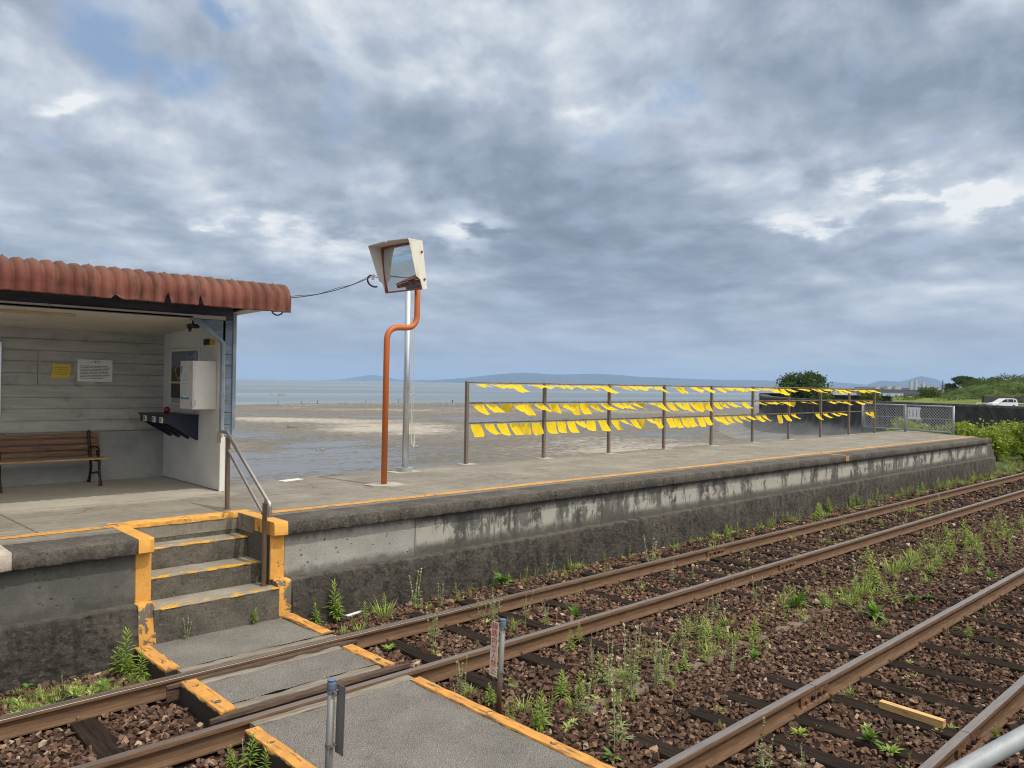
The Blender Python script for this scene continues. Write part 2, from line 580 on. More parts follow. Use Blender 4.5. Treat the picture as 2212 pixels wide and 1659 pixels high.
def foot_extra(t, p, c, h):
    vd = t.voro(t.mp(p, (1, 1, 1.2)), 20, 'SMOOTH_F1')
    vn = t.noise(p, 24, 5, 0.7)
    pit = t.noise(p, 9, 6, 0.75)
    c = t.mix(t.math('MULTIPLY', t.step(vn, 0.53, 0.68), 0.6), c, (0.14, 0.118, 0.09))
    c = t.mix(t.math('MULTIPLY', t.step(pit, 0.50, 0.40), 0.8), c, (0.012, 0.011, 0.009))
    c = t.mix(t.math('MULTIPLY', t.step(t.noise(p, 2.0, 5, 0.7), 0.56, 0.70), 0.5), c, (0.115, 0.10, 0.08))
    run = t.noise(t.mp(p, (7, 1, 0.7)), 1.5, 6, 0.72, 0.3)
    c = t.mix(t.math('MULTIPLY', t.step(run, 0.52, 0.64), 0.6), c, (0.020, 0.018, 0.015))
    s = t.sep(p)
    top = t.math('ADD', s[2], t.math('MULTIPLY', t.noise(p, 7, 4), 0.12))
    c = t.mix(t.math('MULTIPLY', t.step(top, 0.36, 0.42), 0.55), c, (0.145, 0.13, 0.105))  # paler ledge top: dust plus light from above painted into the colour
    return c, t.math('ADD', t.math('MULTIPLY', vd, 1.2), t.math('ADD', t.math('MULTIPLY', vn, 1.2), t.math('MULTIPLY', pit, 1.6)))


def speckle(t, p, c, h):
    a = t.noise(p, 34, 5, 0.72)
    b = t.noise(p, 4.5, 5, 0.65)
    c = t.mix(t.math('MULTIPLY', t.step(a, 0.52, 0.68), 0.75), c, (0.19, 0.172, 0.142))
    c = t.mix(t.math('MULTIPLY', t.step(a, 0.44, 0.34), 0.7), c, (0.022, 0.02, 0.017))
    c = t.mix(t.math('MULTIPLY', t.step(b, 0.52, 0.70), 0.5), c, (0.035, 0.031, 0.026))
    return c, t.math('ADD', h, t.math('MULTIPLY', a, 0.9))


MAT = {}
MAT['deck'] = material("deck_concrete", concrete((0.185, 0.169, 0.138), (0.285, 0.261, 0.213), (0.24, 0.219, 0.18), bump=0.25, cracks=True, extra=deck_extra))
MAT['coping'] = material("coping_concrete", concrete((0.045, 0.040, 0.034), (0.115, 0.103, 0.085), (0.075, 0.068, 0.056), bump=1.0, scale=1.6, grit=2.0, extra=speckle))
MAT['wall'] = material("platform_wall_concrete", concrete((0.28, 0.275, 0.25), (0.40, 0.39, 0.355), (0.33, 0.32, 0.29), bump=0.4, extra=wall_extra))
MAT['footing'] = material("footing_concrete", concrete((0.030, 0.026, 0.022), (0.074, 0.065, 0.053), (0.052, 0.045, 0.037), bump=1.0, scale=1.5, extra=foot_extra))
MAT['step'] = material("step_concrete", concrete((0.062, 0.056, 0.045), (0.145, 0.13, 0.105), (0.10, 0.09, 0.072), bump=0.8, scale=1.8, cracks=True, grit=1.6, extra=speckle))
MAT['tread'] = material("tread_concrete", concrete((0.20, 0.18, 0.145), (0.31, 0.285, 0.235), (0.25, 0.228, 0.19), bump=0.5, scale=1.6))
MAT['pad'] = material("pad_concrete", concrete((0.34, 0.32, 0.275), (0.45, 0.42, 0.36), (0.39, 0.365, 0.315), bump=0.3))
MAT['floor'] = material("shelter_floor_concrete", concrete((0.36, 0.335, 0.28), (0.46, 0.43, 0.36), (0.40, 0.37, 0.31), bump=0.15))
MAT['wains'] = material("wainscot_concrete", concrete((0.26, 0.262, 0.25), (0.37, 0.37, 0.35), (0.31, 0.31, 0.295), bump=0.25, scale=1.3, cracks=True))


def seawall_extra(t, p, c, h):
    s = t.sep(p)
    st = t.noise(t.mp(p, (0.8, 0.8, 0.08)), 2.0, 5, 0.65)
    zz = t.math('ADD', s[2], t.math('MULTIPLY', t.math('SUBTRACT', t.noise(p, 0.5, 4, 0.6), 0.5), 1.6))
    dark = t.mix(t.step(st, 0.4, 0.7), (0.045, 0.045, 0.042), (0.10, 0.098, 0.09))
    c = t.mix(t.step(zz, -2.4, -1.3), c, dark)
    return c, h


MAT['seawall'] = material("seawall_concrete", concrete((0.16, 0.155, 0.145), (0.24, 0.235, 0.22), (0.20, 0.195, 0.18), bump=0.4, scale=0.25, extra=seawall_extra))


def paint_worn(base, worn, amount=0.5, scale=9.0, zworn=None):
    def fn(t):
        p = t.pos()
        a = t.noise(p, scale, 6, 0.68, 0.4)
        b = t.noise(p, 2.2, 4, 0.6)
        k = t.math('ADD', a, t.math('MULTIPLY', t.math('SUBTRACT', b, 0.5), 0.5))
        if zworn is not None:
            z = t.sep(p)[2]
            k = t.math('ADD', k, t.math('MULTIPLY', t.step(z, zworn + 0.04, zworn - 0.06), 0.17))
        mk = t.step(k, 1.0 - amount, 1.06 - amount)
        c = t.mix(t.step(t.noise(p, 5, 4), 0.35, 0.7), base, tuple(x * 0.82 for x in base))
        gr = t.math('MULTIPLY', t.step(t.noise(p, 17, 6, 0.75), 0.50, 0.70), 0.45)
        c = t.mix(gr, c, tuple(x * 0.45 for x in base))
        c = t.mix(mk, c, worn)
        return {'c': c, 'r': 0.75, 'n': t.bump(t.math('SUBTRACT', t.noise(p, 40, 4, 0.7), mk), 0.45, 0.008)}
    return fn


ORANGE = (0.72, 0.365, 0.075)
MAT['orange'] = material("orange_paint", paint_worn(ORANGE, (0.13, 0.11, 0.085), 0.385, zworn=0.34))
MAT['orange_line'] = material("orange_line_paint", paint_worn((0.66, 0.31, 0.06), (0.22, 0.19, 0.14), 0.46, 14))
MAT['nosing'] = material("yellow_nosing_paint", paint_worn((0.66, 0.37, 0.05), (0.28, 0.245, 0.18), 0.535, 8))


def timber_fn(t):
    p = t.pos()
    g = t.noise(t.mp(p, (40, 3.0, 40)), 1.0, 5, 0.65, 0.3)
    s = t.sep(p)
    nz = t.sep(t.n('ShaderNodeNewGeometry').outputs['Normal'])[2]
    wear = t.step(t.math('ADD', g, t.math('MULTIPLY', t.noise(p, 6, 4), 0.4)), 0.745, 0.83)
    c = t.mix(t.step(t.noise(p, 7, 4), 0.35, 0.7), (0.66, 0.325, 0.075), (0.50, 0.235, 0.06))
    c = t.mix(t.math('MULTIPLY', wear, 0.8), c, (0.11, 0.075, 0.05))
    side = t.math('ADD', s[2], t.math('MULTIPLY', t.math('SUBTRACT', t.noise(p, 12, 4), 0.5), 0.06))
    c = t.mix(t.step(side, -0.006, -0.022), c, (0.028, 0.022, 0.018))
    return {'c': c, 'r': 0.85, 'n': t.bump(g, 0.9, 0.01)}


MAT['timber'] = material("yellow_timber", timber_fn)


def wood(c0, c1, axis, rough=0.8, sc_=1.0):
    def fn(t):
        p = t.pos()
        k = {'x': (1.2, 22, 22), 'y': (22, 1.2, 22), 'z': (22, 22, 1.2)}[axis]
        g = t.noise(t.mp(p, tuple(q * sc_ for q in k)), 1.6, 6, 0.65, 0.4)
        g2 = t.noise(t.mp(p, tuple(q * sc_ * 3 for q in k)), 1.6, 3, 0.6)
        c = t.mix(t.step(g, 0.35, 0.68), c0, c1)
        c = t.mix(t.math('MULTIPLY', t.step(g2, 0.58, 0.66), 0.6), c, tuple(x * 0.35 for x in c0))
        return {'c': c, 'r': rough, 'n': t.bump(t.math('ADD', g, t.math('MULTIPLY', g2, 0.6)), 0.6, 0.008)}
    return fn


MAT['sleeper'] = material("sleeper_wood", wood((0.014, 0.0105, 0.009), (0.040, 0.027, 0.020), 'y', 0.95), spec=0.12)
MAT['greywood'] = material("grey_wood", wood((0.17, 0.145, 0.115), (0.29, 0.255, 0.205), 'x'))
MAT['newwood'] = material("fresh_wood", wood((0.62, 0.39, 0.15), (0.72, 0.48, 0.21), 'y', 0.7, 0.5))
MAT['bench_wood'] = material("bench_wood", wood((0.16, 0.072, 0.03), (0.27, 0.135, 0.06), 'x', 0.5))
MAT['seat_wood'] = material("seat_wood", wood((0.38, 0.22, 0.09), (0.50, 0.31, 0.14), 'x', 0.6))
MAT['batten'] = material("batten_wood", wood((0.50, 0.36, 0.20), (0.58, 0.43, 0.26), 'x', 0.7))


def rail_fn(t):
    p = t.pos()
    nz = t.sep(t.n('ShaderNodeNewGeometry').outputs['Normal'])[2]
    a = t.noise(t.mp(p, (1.5, 20, 20)), 3, 5, 0.65)
    f = t.noise(p, 120, 3, 0.7)
    c = t.mix(t.step(a, 0.35, 0.7), (0.098, 0.053, 0.029), (0.175, 0.10, 0.052))
    c = t.mix(t.math('MULTIPLY', t.step(f, 0.5, 0.7), 0.4), c, (0.09, 0.045, 0.025))
    z = t.sep(p)[2]
    top = t.math('MULTIPLY', t.step(nz, 0.85, 0.97), t.step(z, -0.012, -0.006))
    c = t.mix(t.math('MULTIPLY', top, 0.8), c, t.mix(t.step(a, 0.3, 0.7), (0.38, 0.32, 0.275), (0.50, 0.44, 0.395)))
    return {'c': c, 'r': t.math('SUBTRACT', 0.85, t.math('MULTIPLY', top, 0.50)), 'm': t.math('MULTIPLY', top, 0.75), 'n': t.bump(f, 0.25, 0.004)}


MAT['rail'] = material("rusty_rail", rail_fn)
MAT['rust'] = material("rust_steel", lambda t: {'c': t.mix(t.step(t.noise(t.pos(), 18, 4), 0.35, 0.7), (0.10, 0.05, 0.028), (0.22, 0.115, 0.055)), 'n': t.bump(t.noise(t.pos(), 90, 3), 0.3, 0.004)}, rough=0.85)
MAT['guard'] = material("guard_rail_steel", lambda t: {'c': t.mix(t.step(t.noise(t.mp(t.pos(), (3, 20, 20)), 4, 4), 0.35, 0.7), (0.075, 0.05, 0.04), (0.15, 0.095, 0.065))}, rough=0.6, metal=0.2)


def stone_fn(t):
    at = t.n('ShaderNodeAttribute', attribute_name='tint').outputs['Fac']
    p = t.pos()
    c = t.ramp(at, [(0.0, (0.062, 0.037, 0.027)), (0.36, (0.128, 0.076, 0.053)), (0.66, (0.215, 0.130, 0.089)), (0.85, (0.33, 0.215, 0.145)), (1.0, (0.50, 0.39, 0.29))])
    g = t.noise(p, 55, 4, 0.7)
    c = t.mix(t.math('MULTIPLY', t.step(g, 0.4, 0.7), 0.5), c, (0.045, 0.026, 0.019))
    return {'c': c, 'r': 0.92, 'n': t.bump(g, 0.4, 0.006)}


MAT['stone'] = material("ballast_stone", stone_fn, spec=0.25)


def ground_fn(t):
    p = t.pos()
    vd = t.voro(p, 17, 'F1')
    vc = t.sep(t.voro(p, 17, 'F1', 1))[0]
    c = t.ramp(vc, [(0.0, (0.04, 0.023, 0.017)), (0.6, (0.085, 0.048, 0.033)), (1.0, (0.16, 0.095, 0.065))])
    c = t.mix(t.step(vd, 0.35, 0.6), c, (0.022, 0.014, 0.011))
    s = t.sep(p)
    # green and earth beyond the platform end
    gm = t.step(t.math('ADD', s[0], t.math('MULTIPLY', t.noise(p, 0.6, 4), 4)), 30.5, 33)
    off = t.step(s[1], 7.2, 7.9)
    gcol = t.mix(t.step(t.noise(p, 0.5, 5, 0.65), 0.35, 0.7), (0.10, 0.085, 0.045), (0.075, 0.115, 0.03))
    c = t.mix(t.math('MULTIPLY', gm, t.math('MAXIMUM', off, t.step(s[0], 45, 60))), c, gcol)
    return {'c': c, 'r': 0.95, 'n': t.bump(t.math('MULTIPLY', vd, -1), 0.8, 0.03)}


MAT['ground'] = material("track_bed_ground", ground_fn, spec=0.2)


def asphalt_fn(t):
    p = t.pos()
    v1 = t.voro(p, 105, 'F1')
    vc = t.sep(t.voro(p, 105, 'F1', 1))[1]
    n = t.noise(p, 1.8, 5, 0.6)
    c = t.mix(t.step(n, 0.35, 0.68), (0.215, 0.203, 0.185), (0.30, 0.283, 0.258))
    c = t.mix(t.math('MULTIPLY', t.step(vc, 0.6, 1.0), 0.32), c, (0.34, 0.32, 0.29))
    c = t.mix(t.math('MULTIPLY', t.step(v1, 0.38, 0.62), 0.5), c, (0.10, 0.092, 0.082))
    c = t.mix(t.math('MULTIPLY', t.step(t.noise(p, 9, 4, 0.7), 0.55, 0.75), 0.4), c, (0.075, 0.065, 0.055))
    wh = t.math('MULTIPLY', t.step(t.voro(p, 14, 'F1'), 0.075, 0.05), t.step(t.noise(p, 3.1, 2), 0.5, 0.56))
    c = t.mix(wh, c, (0.5, 0.47, 0.42))
    h = t.math('ADD', t.math('MULTIPLY', v1, -1.0), t.math('MULTIPLY', t.noise(p, 14, 4), 1.2))
    return {'c': c, 'r': 0.9, 'n': t.bump(h, 0.9, 0.012)}


MAT['asphalt'] = material("crossing_asphalt", asphalt_fn, spec=0.3)


def metal_fn(base, rough, streak=True):
    def fn(t):
        p = t.pos()
        g = t.noise(t.mp(p, (20, 20, 2)), 2, 5, 0.6)
        c = t.mix(t.step(g, 0.3, 0.7), tuple(x * 0.8 for x in base), base)
        return {'c': c, 'r': t.math('ADD', rough - 0.06, t.math('MULTIPLY', g, 0.14))}
    return fn


MAT['steel'] = material("stainless_steel", metal_fn((0.55, 0.50, 0.46), 0.32), metal=0.85)
MAT['bronze'] = material("bronze_post", metal_fn((0.20, 0.145, 0.10), 0.42), metal=0.55)
MAT['alu'] = material("silver_aluminium", metal_fn((0.72, 0.74, 0.76), 0.30), metal=0.8)
MAT['galv'] = material("galvanised_steel", metal_fn((0.40, 0.425, 0.44), 0.55), metal=0.3)
MAT['galvrust'] = material("galvanised_rusting", lambda t: {'c': t.mix(t.step(t.math('ADD', t.math('MULTIPLY', t.sep(t.pos())[2], -1.0), t.math('MULTIPLY', t.noise(t.pos(), 9, 4), 0.5)), 0.05, 0.30), (0.22, 0.21, 0.19), (0.22, 0.125, 0.07))}, rough=0.6, metal=0.3)
MAT['post_steel'] = material("weathered_post_steel", metal_fn((0.235, 0.235, 0.225), 0.5), metal=0.35)
MAT['railing'] = material("railing_brown_paint", metal_fn((0.20, 0.155, 0.118), 0.5), metal=0.1)
MAT['pole_orange'] = material("orange_pole_paint", lambda t: {'c': t.mix(t.step(t.noise(t.pos(), 3, 4), 0.3, 0.75), t.mix(t.math('MULTIPLY', t.step(t.noise(t.mp(t.pos(), (1, 1, 0.4)), 22, 5, 0.75), 0.60, 0.70), 0.6), (0.54, 0.125, 0.024), (0.36, 0.10, 0.04)), (0.48, 0.145, 0.042))}, rough=0.5)
MAT['mirror'] = material("mirror_glass", base=(0.66, 0.69, 0.70), rough=0.02, metal=1.0)


def hood_fn(t):
    p = t.pos()
    a = t.noise(t.mp(p, (9, 9, 1.4)), 1.3, 5, 0.7)
    c = t.mix(t.math('MULTIPLY', t.step(a, 0.50, 0.76), 0.8), (0.76, 0.73, 0.65), (0.55, 0.36, 0.20))
    return {'c': c, 'r': 0.5}


MAT['hood'] = material("hood_rust_stained_white", hood_fn)
MAT['red_trim'] = material("faded_red_trim", base=(0.32, 0.08, 0.05), rough=0.6)
MAT['white'] = material("white_paint", lambda t: {'c': t.mix(t.step(t.noise(t.pos(), 2, 5, 0.65), 0.35, 0.75), (0.70, 0.69, 0.65), (0.60, 0.59, 0.55))}, rough=0.5)
MAT['ceiling'] = material("ceiling_white", lambda t: {'c': t.mix(t.step(t.noise(t.pos(), 1.5, 4), 0.35, 0.7), (0.62, 0.59, 0.53), (0.55, 0.52, 0.46))}, rough=0.7)


def boards_fn(t):
    p = t.pos()
    a = t.noise(t.mp(p, (1.3, 1, 7)), 1.6, 6, 0.65)
    b = t.noise(p, 5, 5, 0.7)
    c = t.mix(t.step(a, 0.35, 0.68), (0.36, 0.352, 0.315), (0.46, 0.452, 0.405))
    c = t.mix(t.math('MULTIPLY', t.step(b, 0.54, 0.70), 0.5), c, (0.15, 0.15, 0.14))
    return {'c': c, 'r': 0.75, 'n': t.bump(b, 0.2, 0.006)}


MAT['boards'] = material("grey_painted_boards", boards_fn)
MAT['cladding'] = material("blue_grey_cladding", lambda t: {'c': t.mix(t.step(t.noise(t.mp(t.pos(), (3, 3, 9)), 1.5, 6, 0.65), 0.36, 0.7), (0.155, 0.205, 0.265), (0.24, 0.31, 0.39)), 'n': t.bump(t.noise(t.mp(t.pos(), (3, 3, 30)), 3, 4), 0.3, 0.005)}, rough=0.65)
MAT['fascia'] = material("dark_fascia_board", lambda t: {'c': t.mix(t.step(t.noise(t.mp(t.pos(), (1, 3, 9)), 1.5, 5), 0.36, 0.7), (0.055, 0.068, 0.088), (0.10, 0.12, 0.15))}, rough=0.7)
MAT['trim'] = material("grey_blue_trim", lambda t: {'c': t.mix(t.step(t.noise(t.mp(t.pos(), (3, 3, 2)), 2, 5), 0.36, 0.7), (0.22, 0.27, 0.32), (0.33, 0.39, 0.45))}, rough=0.6)


def roof_fn(t):
    p = t.pos()
    st = t.noise(t.mp(p, (5.5, 1.1, 1.1)), 1.5, 6, 0.68, 0.3)
    b = t.noise(p, 13, 5, 0.7)
    s = t.sep(p)
    c = t.mix(t.step(t.noise(p, 2.6, 4), 0.35, 0.68), (0.150, 0.050, 0.036), (0.235, 0.092, 0.066))
    up = t.math('MULTIPLY', t.step(s[2], 3.42, 3.56), 0.65)
    c = t.mix(up, c, (0.155, 0.085, 0.06))
    c = t.mix(t.math('MULTIPLY', t.step(st, 0.50, 0.66), 0.75), c, (0.05, 0.036, 0.03))
    c = t.mix(t.math('MULTIPLY', t.step(b, 0.60, 0.72), 0.45), c, (0.12, 0.062, 0.045))
    c = t.mix(t.math('MULTIPLY', t.step(t.noise(p, 30, 3, 0.7), 0.66, 0.74), 0.5), c, (0.42, 0.30, 0.24))
    return {'c': c, 'r': 0.85, 'n': t.bump(t.math('ADD', b, t.noise(p, 60, 3)), 0.35, 0.006)}


MAT['roof'] = material("red_corrugated_roof", roof_fn, spec=0.3)
MAT['navy'] = material("navy_paint", base=(0.010, 0.014, 0.035), rough=0.4)
MAT['black'] = material("black_plastic", base=(0.012, 0.012, 0.014), rough=0.45)
MAT['iron'] = material("cast_iron_brown", base=(0.035, 0.018, 0.014), rough=0.45, metal=0.4)
MAT['bluecap'] = material("blue_grey_cap", base=(0.12, 0.17, 0.26), rough=0.5)
MAT['redtext'] = material("red_lettering", base=(0.50, 0.035, 0.025), rough=0.5)
MAT['darktext'] = material("dark_lettering", base=(0.03, 0.03, 0.035), rough=0.6)
MAT['bench_text'] = material("burnt_lettering", base=(0.05, 0.022, 0.012), rough=0.6)
MAT['signwhite'] = material("sign_enamel", lambda t: {'c': t.mix(t.step(t.noise(t.pos(), 12, 4), 0.45, 0.75), (0.66, 0.60, 0.50), (0.52, 0.42, 0.30))}, rough=0.4)
MAT['red_glass'] = material("red_ball", base=(0.30, 0.02, 0.02), rough=0.15)
MAT['cork'] = material("brown_label", base=(0.40, 0.26, 0.13), rough=0.7)
MAT['paperwhite'] = material("white_paper", base=(0.74, 0.74, 0.72), rough=0.6)
MAT['rope'] = material("pale_rope", base=(0.55, 0.53, 0.45), rough=0.8)


def scribble(bg, ink, rows, amount=0.5, cols=60, top=0.12, bottom=0.9, left=0.08, right=0.92, strength=0.85):
    """rows of illegible small writing over a sheet (UV 0..1, v grows downward)"""
    def fn(t):
        s = t.sep(t.uv())
        u, vv = s[0], s[1]
        r = t.math('MULTIPLY', t.math('SUBTRACT', vv, top), rows / (bottom - top))
        inrow = t.math('MULTIPLY', t.step(t.math('FRACT', r), 0.28, 0.34), t.step(t.math('FRACT', r), 0.82, 0.76))
        rowi = t.math('FLOOR', r)
        nz = t.noise(t.comb(t.math('MULTIPLY', u, cols), t.math('MULTIPLY', r, 3.1), t.math('MULTIPLY', rowi, 7.3)), 1.0, 3, 0.7)
        ink_m = t.math('MULTIPLY', inrow, t.step(nz, 0.62 - amount * 0.2, 0.68 - amount * 0.2))
        ends = t.noise(t.comb(t.math('MULTIPLY', rowi, 3.7), 0.0, 0.0), 1.0, 0)
        rgt = t.math('ADD', right - 0.35, t.math('MULTIPLY', ends, 0.6))
        box = t.math('MULTIPLY', t.math('MULTIPLY', t.math('GREATER_THAN', u, left), t.math('LESS_THAN', u, t.math('MINIMUM', rgt, right))),
                     t.math('MULTIPLY', t.math('GREATER_THAN', vv, top), t.math('LESS_THAN', vv, bottom)))
        return {'c': t.mix(t.math('MULTIPLY', t.math('MULTIPLY', ink_m, box), strength), bg, ink)}
    return fn


MAT['notice_white'] = material("white_notice_paper", scribble((0.70, 0.70, 0.68), (0.04, 0.04, 0.04), 9, 0.95, 60, 0.26, 0.88, strength=1.0), rough=0.6)
MAT['notice_yellow'] = material("yellow_notice_paper", scribble((0.66, 0.47, 0.05), (0.07, 0.06, 0.03), 4, 0.7, 40, 0.16, 0.78), rough=0.6)
MAT['notice_small'] = material("small_notice_paper", scribble((0.66, 0.70, 0.72), (0.10, 0.12, 0.16), 10, 0.6, 24, 0.22, 0.88), rough=0.6)


def poster_fn(t):
    s = t.sep(t.uv())
    sky_ = t.mix(t.step(t.noise(t.uv(), 6, 4), 0.45, 0.65), (0.11, 0.16, 0.25), (0.30, 0.34, 0.38))
    c = t.mix(t.math('GREATER_THAN', s[0], 0.55), (0.16, 0.19, 0.23), sky_)
    low = t.mix(t.step(t.noise(t.uv(), 9, 4), 0.5, 0.62), (0.05, 0.045, 0.04), (0.42, 0.30, 0.06))
    c = t.mix(t.math('MULTIPLY', t.math('GREATER_THAN', s[1], 0.30), t.math('LESS_THAN', s[1], 0.58)), c, low)
    c = t.mix(t.math('MULTIPLY', t.math('GREATER_THAN', s[1], 0.58), t.math('LESS_THAN', s[1], 0.62)), c, (0.5, 0.5, 0.46))
    c = t.mix(t.math('GREATER_THAN', s[1], 0.62), c, t.mix(t.step(t.noise(t.uv(), 7, 3), 0.5, 0.7), (0.025, 0.03, 0.03), (0.12, 0.10, 0.08)))
    c = t.mix(t.math('GREATER_THAN', s[1], 0.90), c, (0.45, 0.46, 0.44))
    return {'c': c}


MAT['poster'] = material("travel_poster", poster_fn, rough=0.25)


def leaf_mat(name, c0, c1, trans=0.35, attr=True):
    m = bpy.data.materials.new(name)
    m.use_nodes = True
    t = NT(m.node_tree)
    p = m.node_tree.nodes['Principled BSDF']
    out = m.node_tree.nodes['Material Output']
    at = t.n('ShaderNodeAttribute', attribute_name='tint').outputs['Fac'] if attr else t.noise(t.pos(), 4, 2)
    c = t.mix(at, c0, c1)
    t.put(p.inputs['Base Color'], c)
    p.inputs['Roughness'].default_value = 0.55
    p.inputs['Specular IOR Level'].default_value = 0.3
    tr = t.n('ShaderNodeBsdfTranslucent')
    t.put(tr.inputs[0], t.mix(0.5, c, (0.25, 0.32, 0.02)))
    mx = t.n('ShaderNodeMixShader')
    mx.inputs[0].default_value = trans
    t.l.new(p.outputs[0], mx.inputs[1])
    t.l.new(tr.outputs[0], mx.inputs[2])
    t.l.new(mx.outputs[0], out.inputs[0])
    return m


MAT['leaf'] = leaf_mat("fresh_weed_leaf", (0.18, 0.30, 0.045), (0.44, 0.58, 0.10))
MAT['leaf_dark'] = leaf_mat("broad_weed_leaf", (0.085, 0.20, 0.035), (0.19, 0.34, 0.07))
MAT['seed'] = leaf_mat("seeding_stalk", (0.22, 0.29, 0.10), (0.56, 0.55, 0.33), 0.2)
MAT['grass'] = leaf_mat("grass_blade", (0.22, 0.33, 0.06), (0.50, 0.58, 0.18), 0.3)
MAT['tree_leaf'] = leaf_mat("tree_leaf", (0.018, 0.05, 0.016), (0.062, 0.115, 0.032), 0.2)
MAT['hill_leaf'] = leaf_mat("hill_leaf", (0.025, 0.06, 0.014), (0.115, 0.165, 0.035), 0.25)
MAT['shrub_leaf'] = leaf_mat("shrub_leaf", (0.15, 0.23, 0.03), (0.44, 0.52, 0.08), 0.35)
MAT['bark'] = material("bark", lambda t: {'c': t.mix(t.noise(t.pos(), 6, 4), (0.05, 0.035, 0.025), (0.12, 0.09, 0.065))}, rough=0.9)
MAT['stem'] = material("green_stem", base=(0.10, 0.15, 0.035), rough=0.6)


def cloth_mat():
    m = bpy.data.materials.new("yellow_cloth")
    m.use_nodes = True
    t = NT(m.node_tree)
    p = m.node_tree.nodes['Principled BSDF']
    out = m.node_tree.nodes['Material Output']
    d = scribble((0.93, 0.69, 0.03), (0.50, 0.33, 0.03), 5, 0.6, 26, 0.12, 0.9, 0.1, 0.9, 0.5)(t)
    rnd = t.n('ShaderNodeObjectInfo').outputs['Random']
    c = t.mix(t.math('MULTIPLY', rnd, 0.35), d['c'], (0.88, 0.59, 0.02))
    c = t.mix(t.math('MULTIPLY', t.step(t.noise(t.vmath('ADD', t.obj(), (0.3, 0, 0)), 9, 3), 0.45, 0.7), 0.35), c, (0.95, 0.77, 0.14))
    t.put(p.inputs['Base Color'], c)
    p.inputs['Roughness'].default_value = 0.85
    p.inputs['Specular IOR Level'].default_value = 0.15
    wv = t.noise(t.obj(), 14, 3)
    t.put(p.inputs['Normal'], t.bump(wv, 0.25, 0.01))
    tr = t.n('ShaderNodeBsdfTranslucent')
    t.put(tr.inputs[0], c)
    mx = t.n('ShaderNodeMixShader')
    mx.inputs[0].default_value = 0.35
    t.l.new(p.outputs[0], mx.inputs[1])
    t.l.new(tr.outputs[0], mx.inputs[2])
    t.l.new(mx.outputs[0], out.inputs[0])
    return m


MAT['cloth'] = cloth_mat()

FLAT_Z = -4.1


def mud_fn(t):
    p = t.pos()
    s = t.sep(p)
    big = t.noise(t.mp(p, (0.016, 0.045, 1)), 1.0, 6, 0.6, 0.6)
    mid = t.noise(t.mp(p, (0.09, 0.22, 1)), 1.0, 6, 0.65, 0.5)
    fine = t.noise(t.mp(p, (0.9, 1.6, 1)), 1.0, 6, 0.72)
    hgt = t.n('ShaderNodeAttribute', attribute_name='sand').outputs['Fac']
    k = t.math('ADD', hgt, t.math('ADD', t.math('MULTIPLY', t.math('SUBTRACT', mid, 0.5), 0.75), t.math('MULTIPLY', t.math('SUBTRACT', fine, 0.5), 0.85)))
    wet = t.step(k, 0.44, 0.36)
    sandc = t.mix(t.step(fine, 0.35, 0.7), (0.33, 0.30, 0.25), (0.48, 0.44, 0.375))
    mudc = t.mix(t.step(fine, 0.35, 0.68), (0.125, 0.114, 0.097), (0.22, 0.202, 0.172))
    c = t.mix(t.step(k, 0.60, 0.95), mudc, sandc)
    c = t.mix(t.math('MULTIPLY', t.step(big, 0.52, 0.62), 0.35), c, (0.125, 0.108, 0.075))
    c = t.mix(t.math('MULTIPLY', wet, 0.7), c, (0.115, 0.108, 0.098))
    r = t.math('SUBTRACT', 0.9, t.math('MULTIPLY', wet, 0.68))
    return {'c': c, 'r': r, 'n': t.bump(t.math('MULTIPLY', fine, t.math('SUBTRACT', 1.02, wet)), 0.6, 0.25)}


MAT['mud'] = material("tidal_mud", mud_fn, spec=0.38)


def water_fn(t):
    p = t.pos()
    n1 = t.noise(t.mp(p, (0.25, 0.5, 1), rot=(0, 0, 0.5)), 1.0, 5, 0.6)
    n2 = t.noise(t.mp(p, (0.0012, 0.009, 1), rot=(0, 0, 0.72)), 1.0, 6, 0.6, 0.5)
    c = t.mix(t.step(n2, 0.42, 0.62), (0.125, 0.165, 0.195), (0.21, 0.255, 0.285))
    r = t.math('ADD', 0.22, t.math('MULTIPLY', n2, 0.25))
    return {'c': c, 'r': r, 'n': t.bump(n1, 0.22, 0.6)}


MAT['water'] = material("sea_water", water_fn, spec=0.5)
MAT['mountain'] = material("mountain_forest", lambda t: {'c': t.mix(t.step(t.noise(t.pos(), 0.0012, 6, 0.6), 0.35, 0.7), (0.022, 0.032, 0.028), (0.04, 0.055, 0.045))}, rough=0.95, spec=0.1)
MAT['farland'] = material("far_shore_earth", lambda t: {'c': t.mix(t.step(t.noise(t.mp(t.pos(), (0.01, 0.01, 0.3)), 1, 5, 0.6), 0.35, 0.7), (0.07, 0.068, 0.06), (0.15, 0.14, 0.12))}, rough=0.95, spec=0.1)
MAT['hillsoil'] = material("hill_soil", lambda t: {'c': t.mix(t.step(t.noise(t.pos(), 0.6, 5, 0.65), 0.35, 0.7), (0.035, 0.055, 0.016), (0.09, 0.13, 0.035))}, rough=0.95, spec=0.1)
MAT['bankgrass'] = material("bank_grass", lambda t: {'c': t.mix(t.step(t.noise(t.mp(t.pos(), (0.25, 0.25, 1)), 1, 6, 0.65), 0.3, 0.72), (0.095, 0.12, 0.03), (0.19, 0.25, 0.06)), 'n': t.bump(t.noise(t.pos(), 1.5, 5, 0.7), 0.6, 0.4)}, rough=0.95, spec=0.1)
MAT['carwhite'] = material("white_car_paint", base=(0.78, 0.79, 0.80), rough=0.25)
MAT['glass'] = material("dark_car_glass", base=(0.03, 0.04, 0.045), rough=0.08)
MAT['rubber'] = material("tyre_rubber", base=(0.02, 0.02, 0.02), rough=0.8)
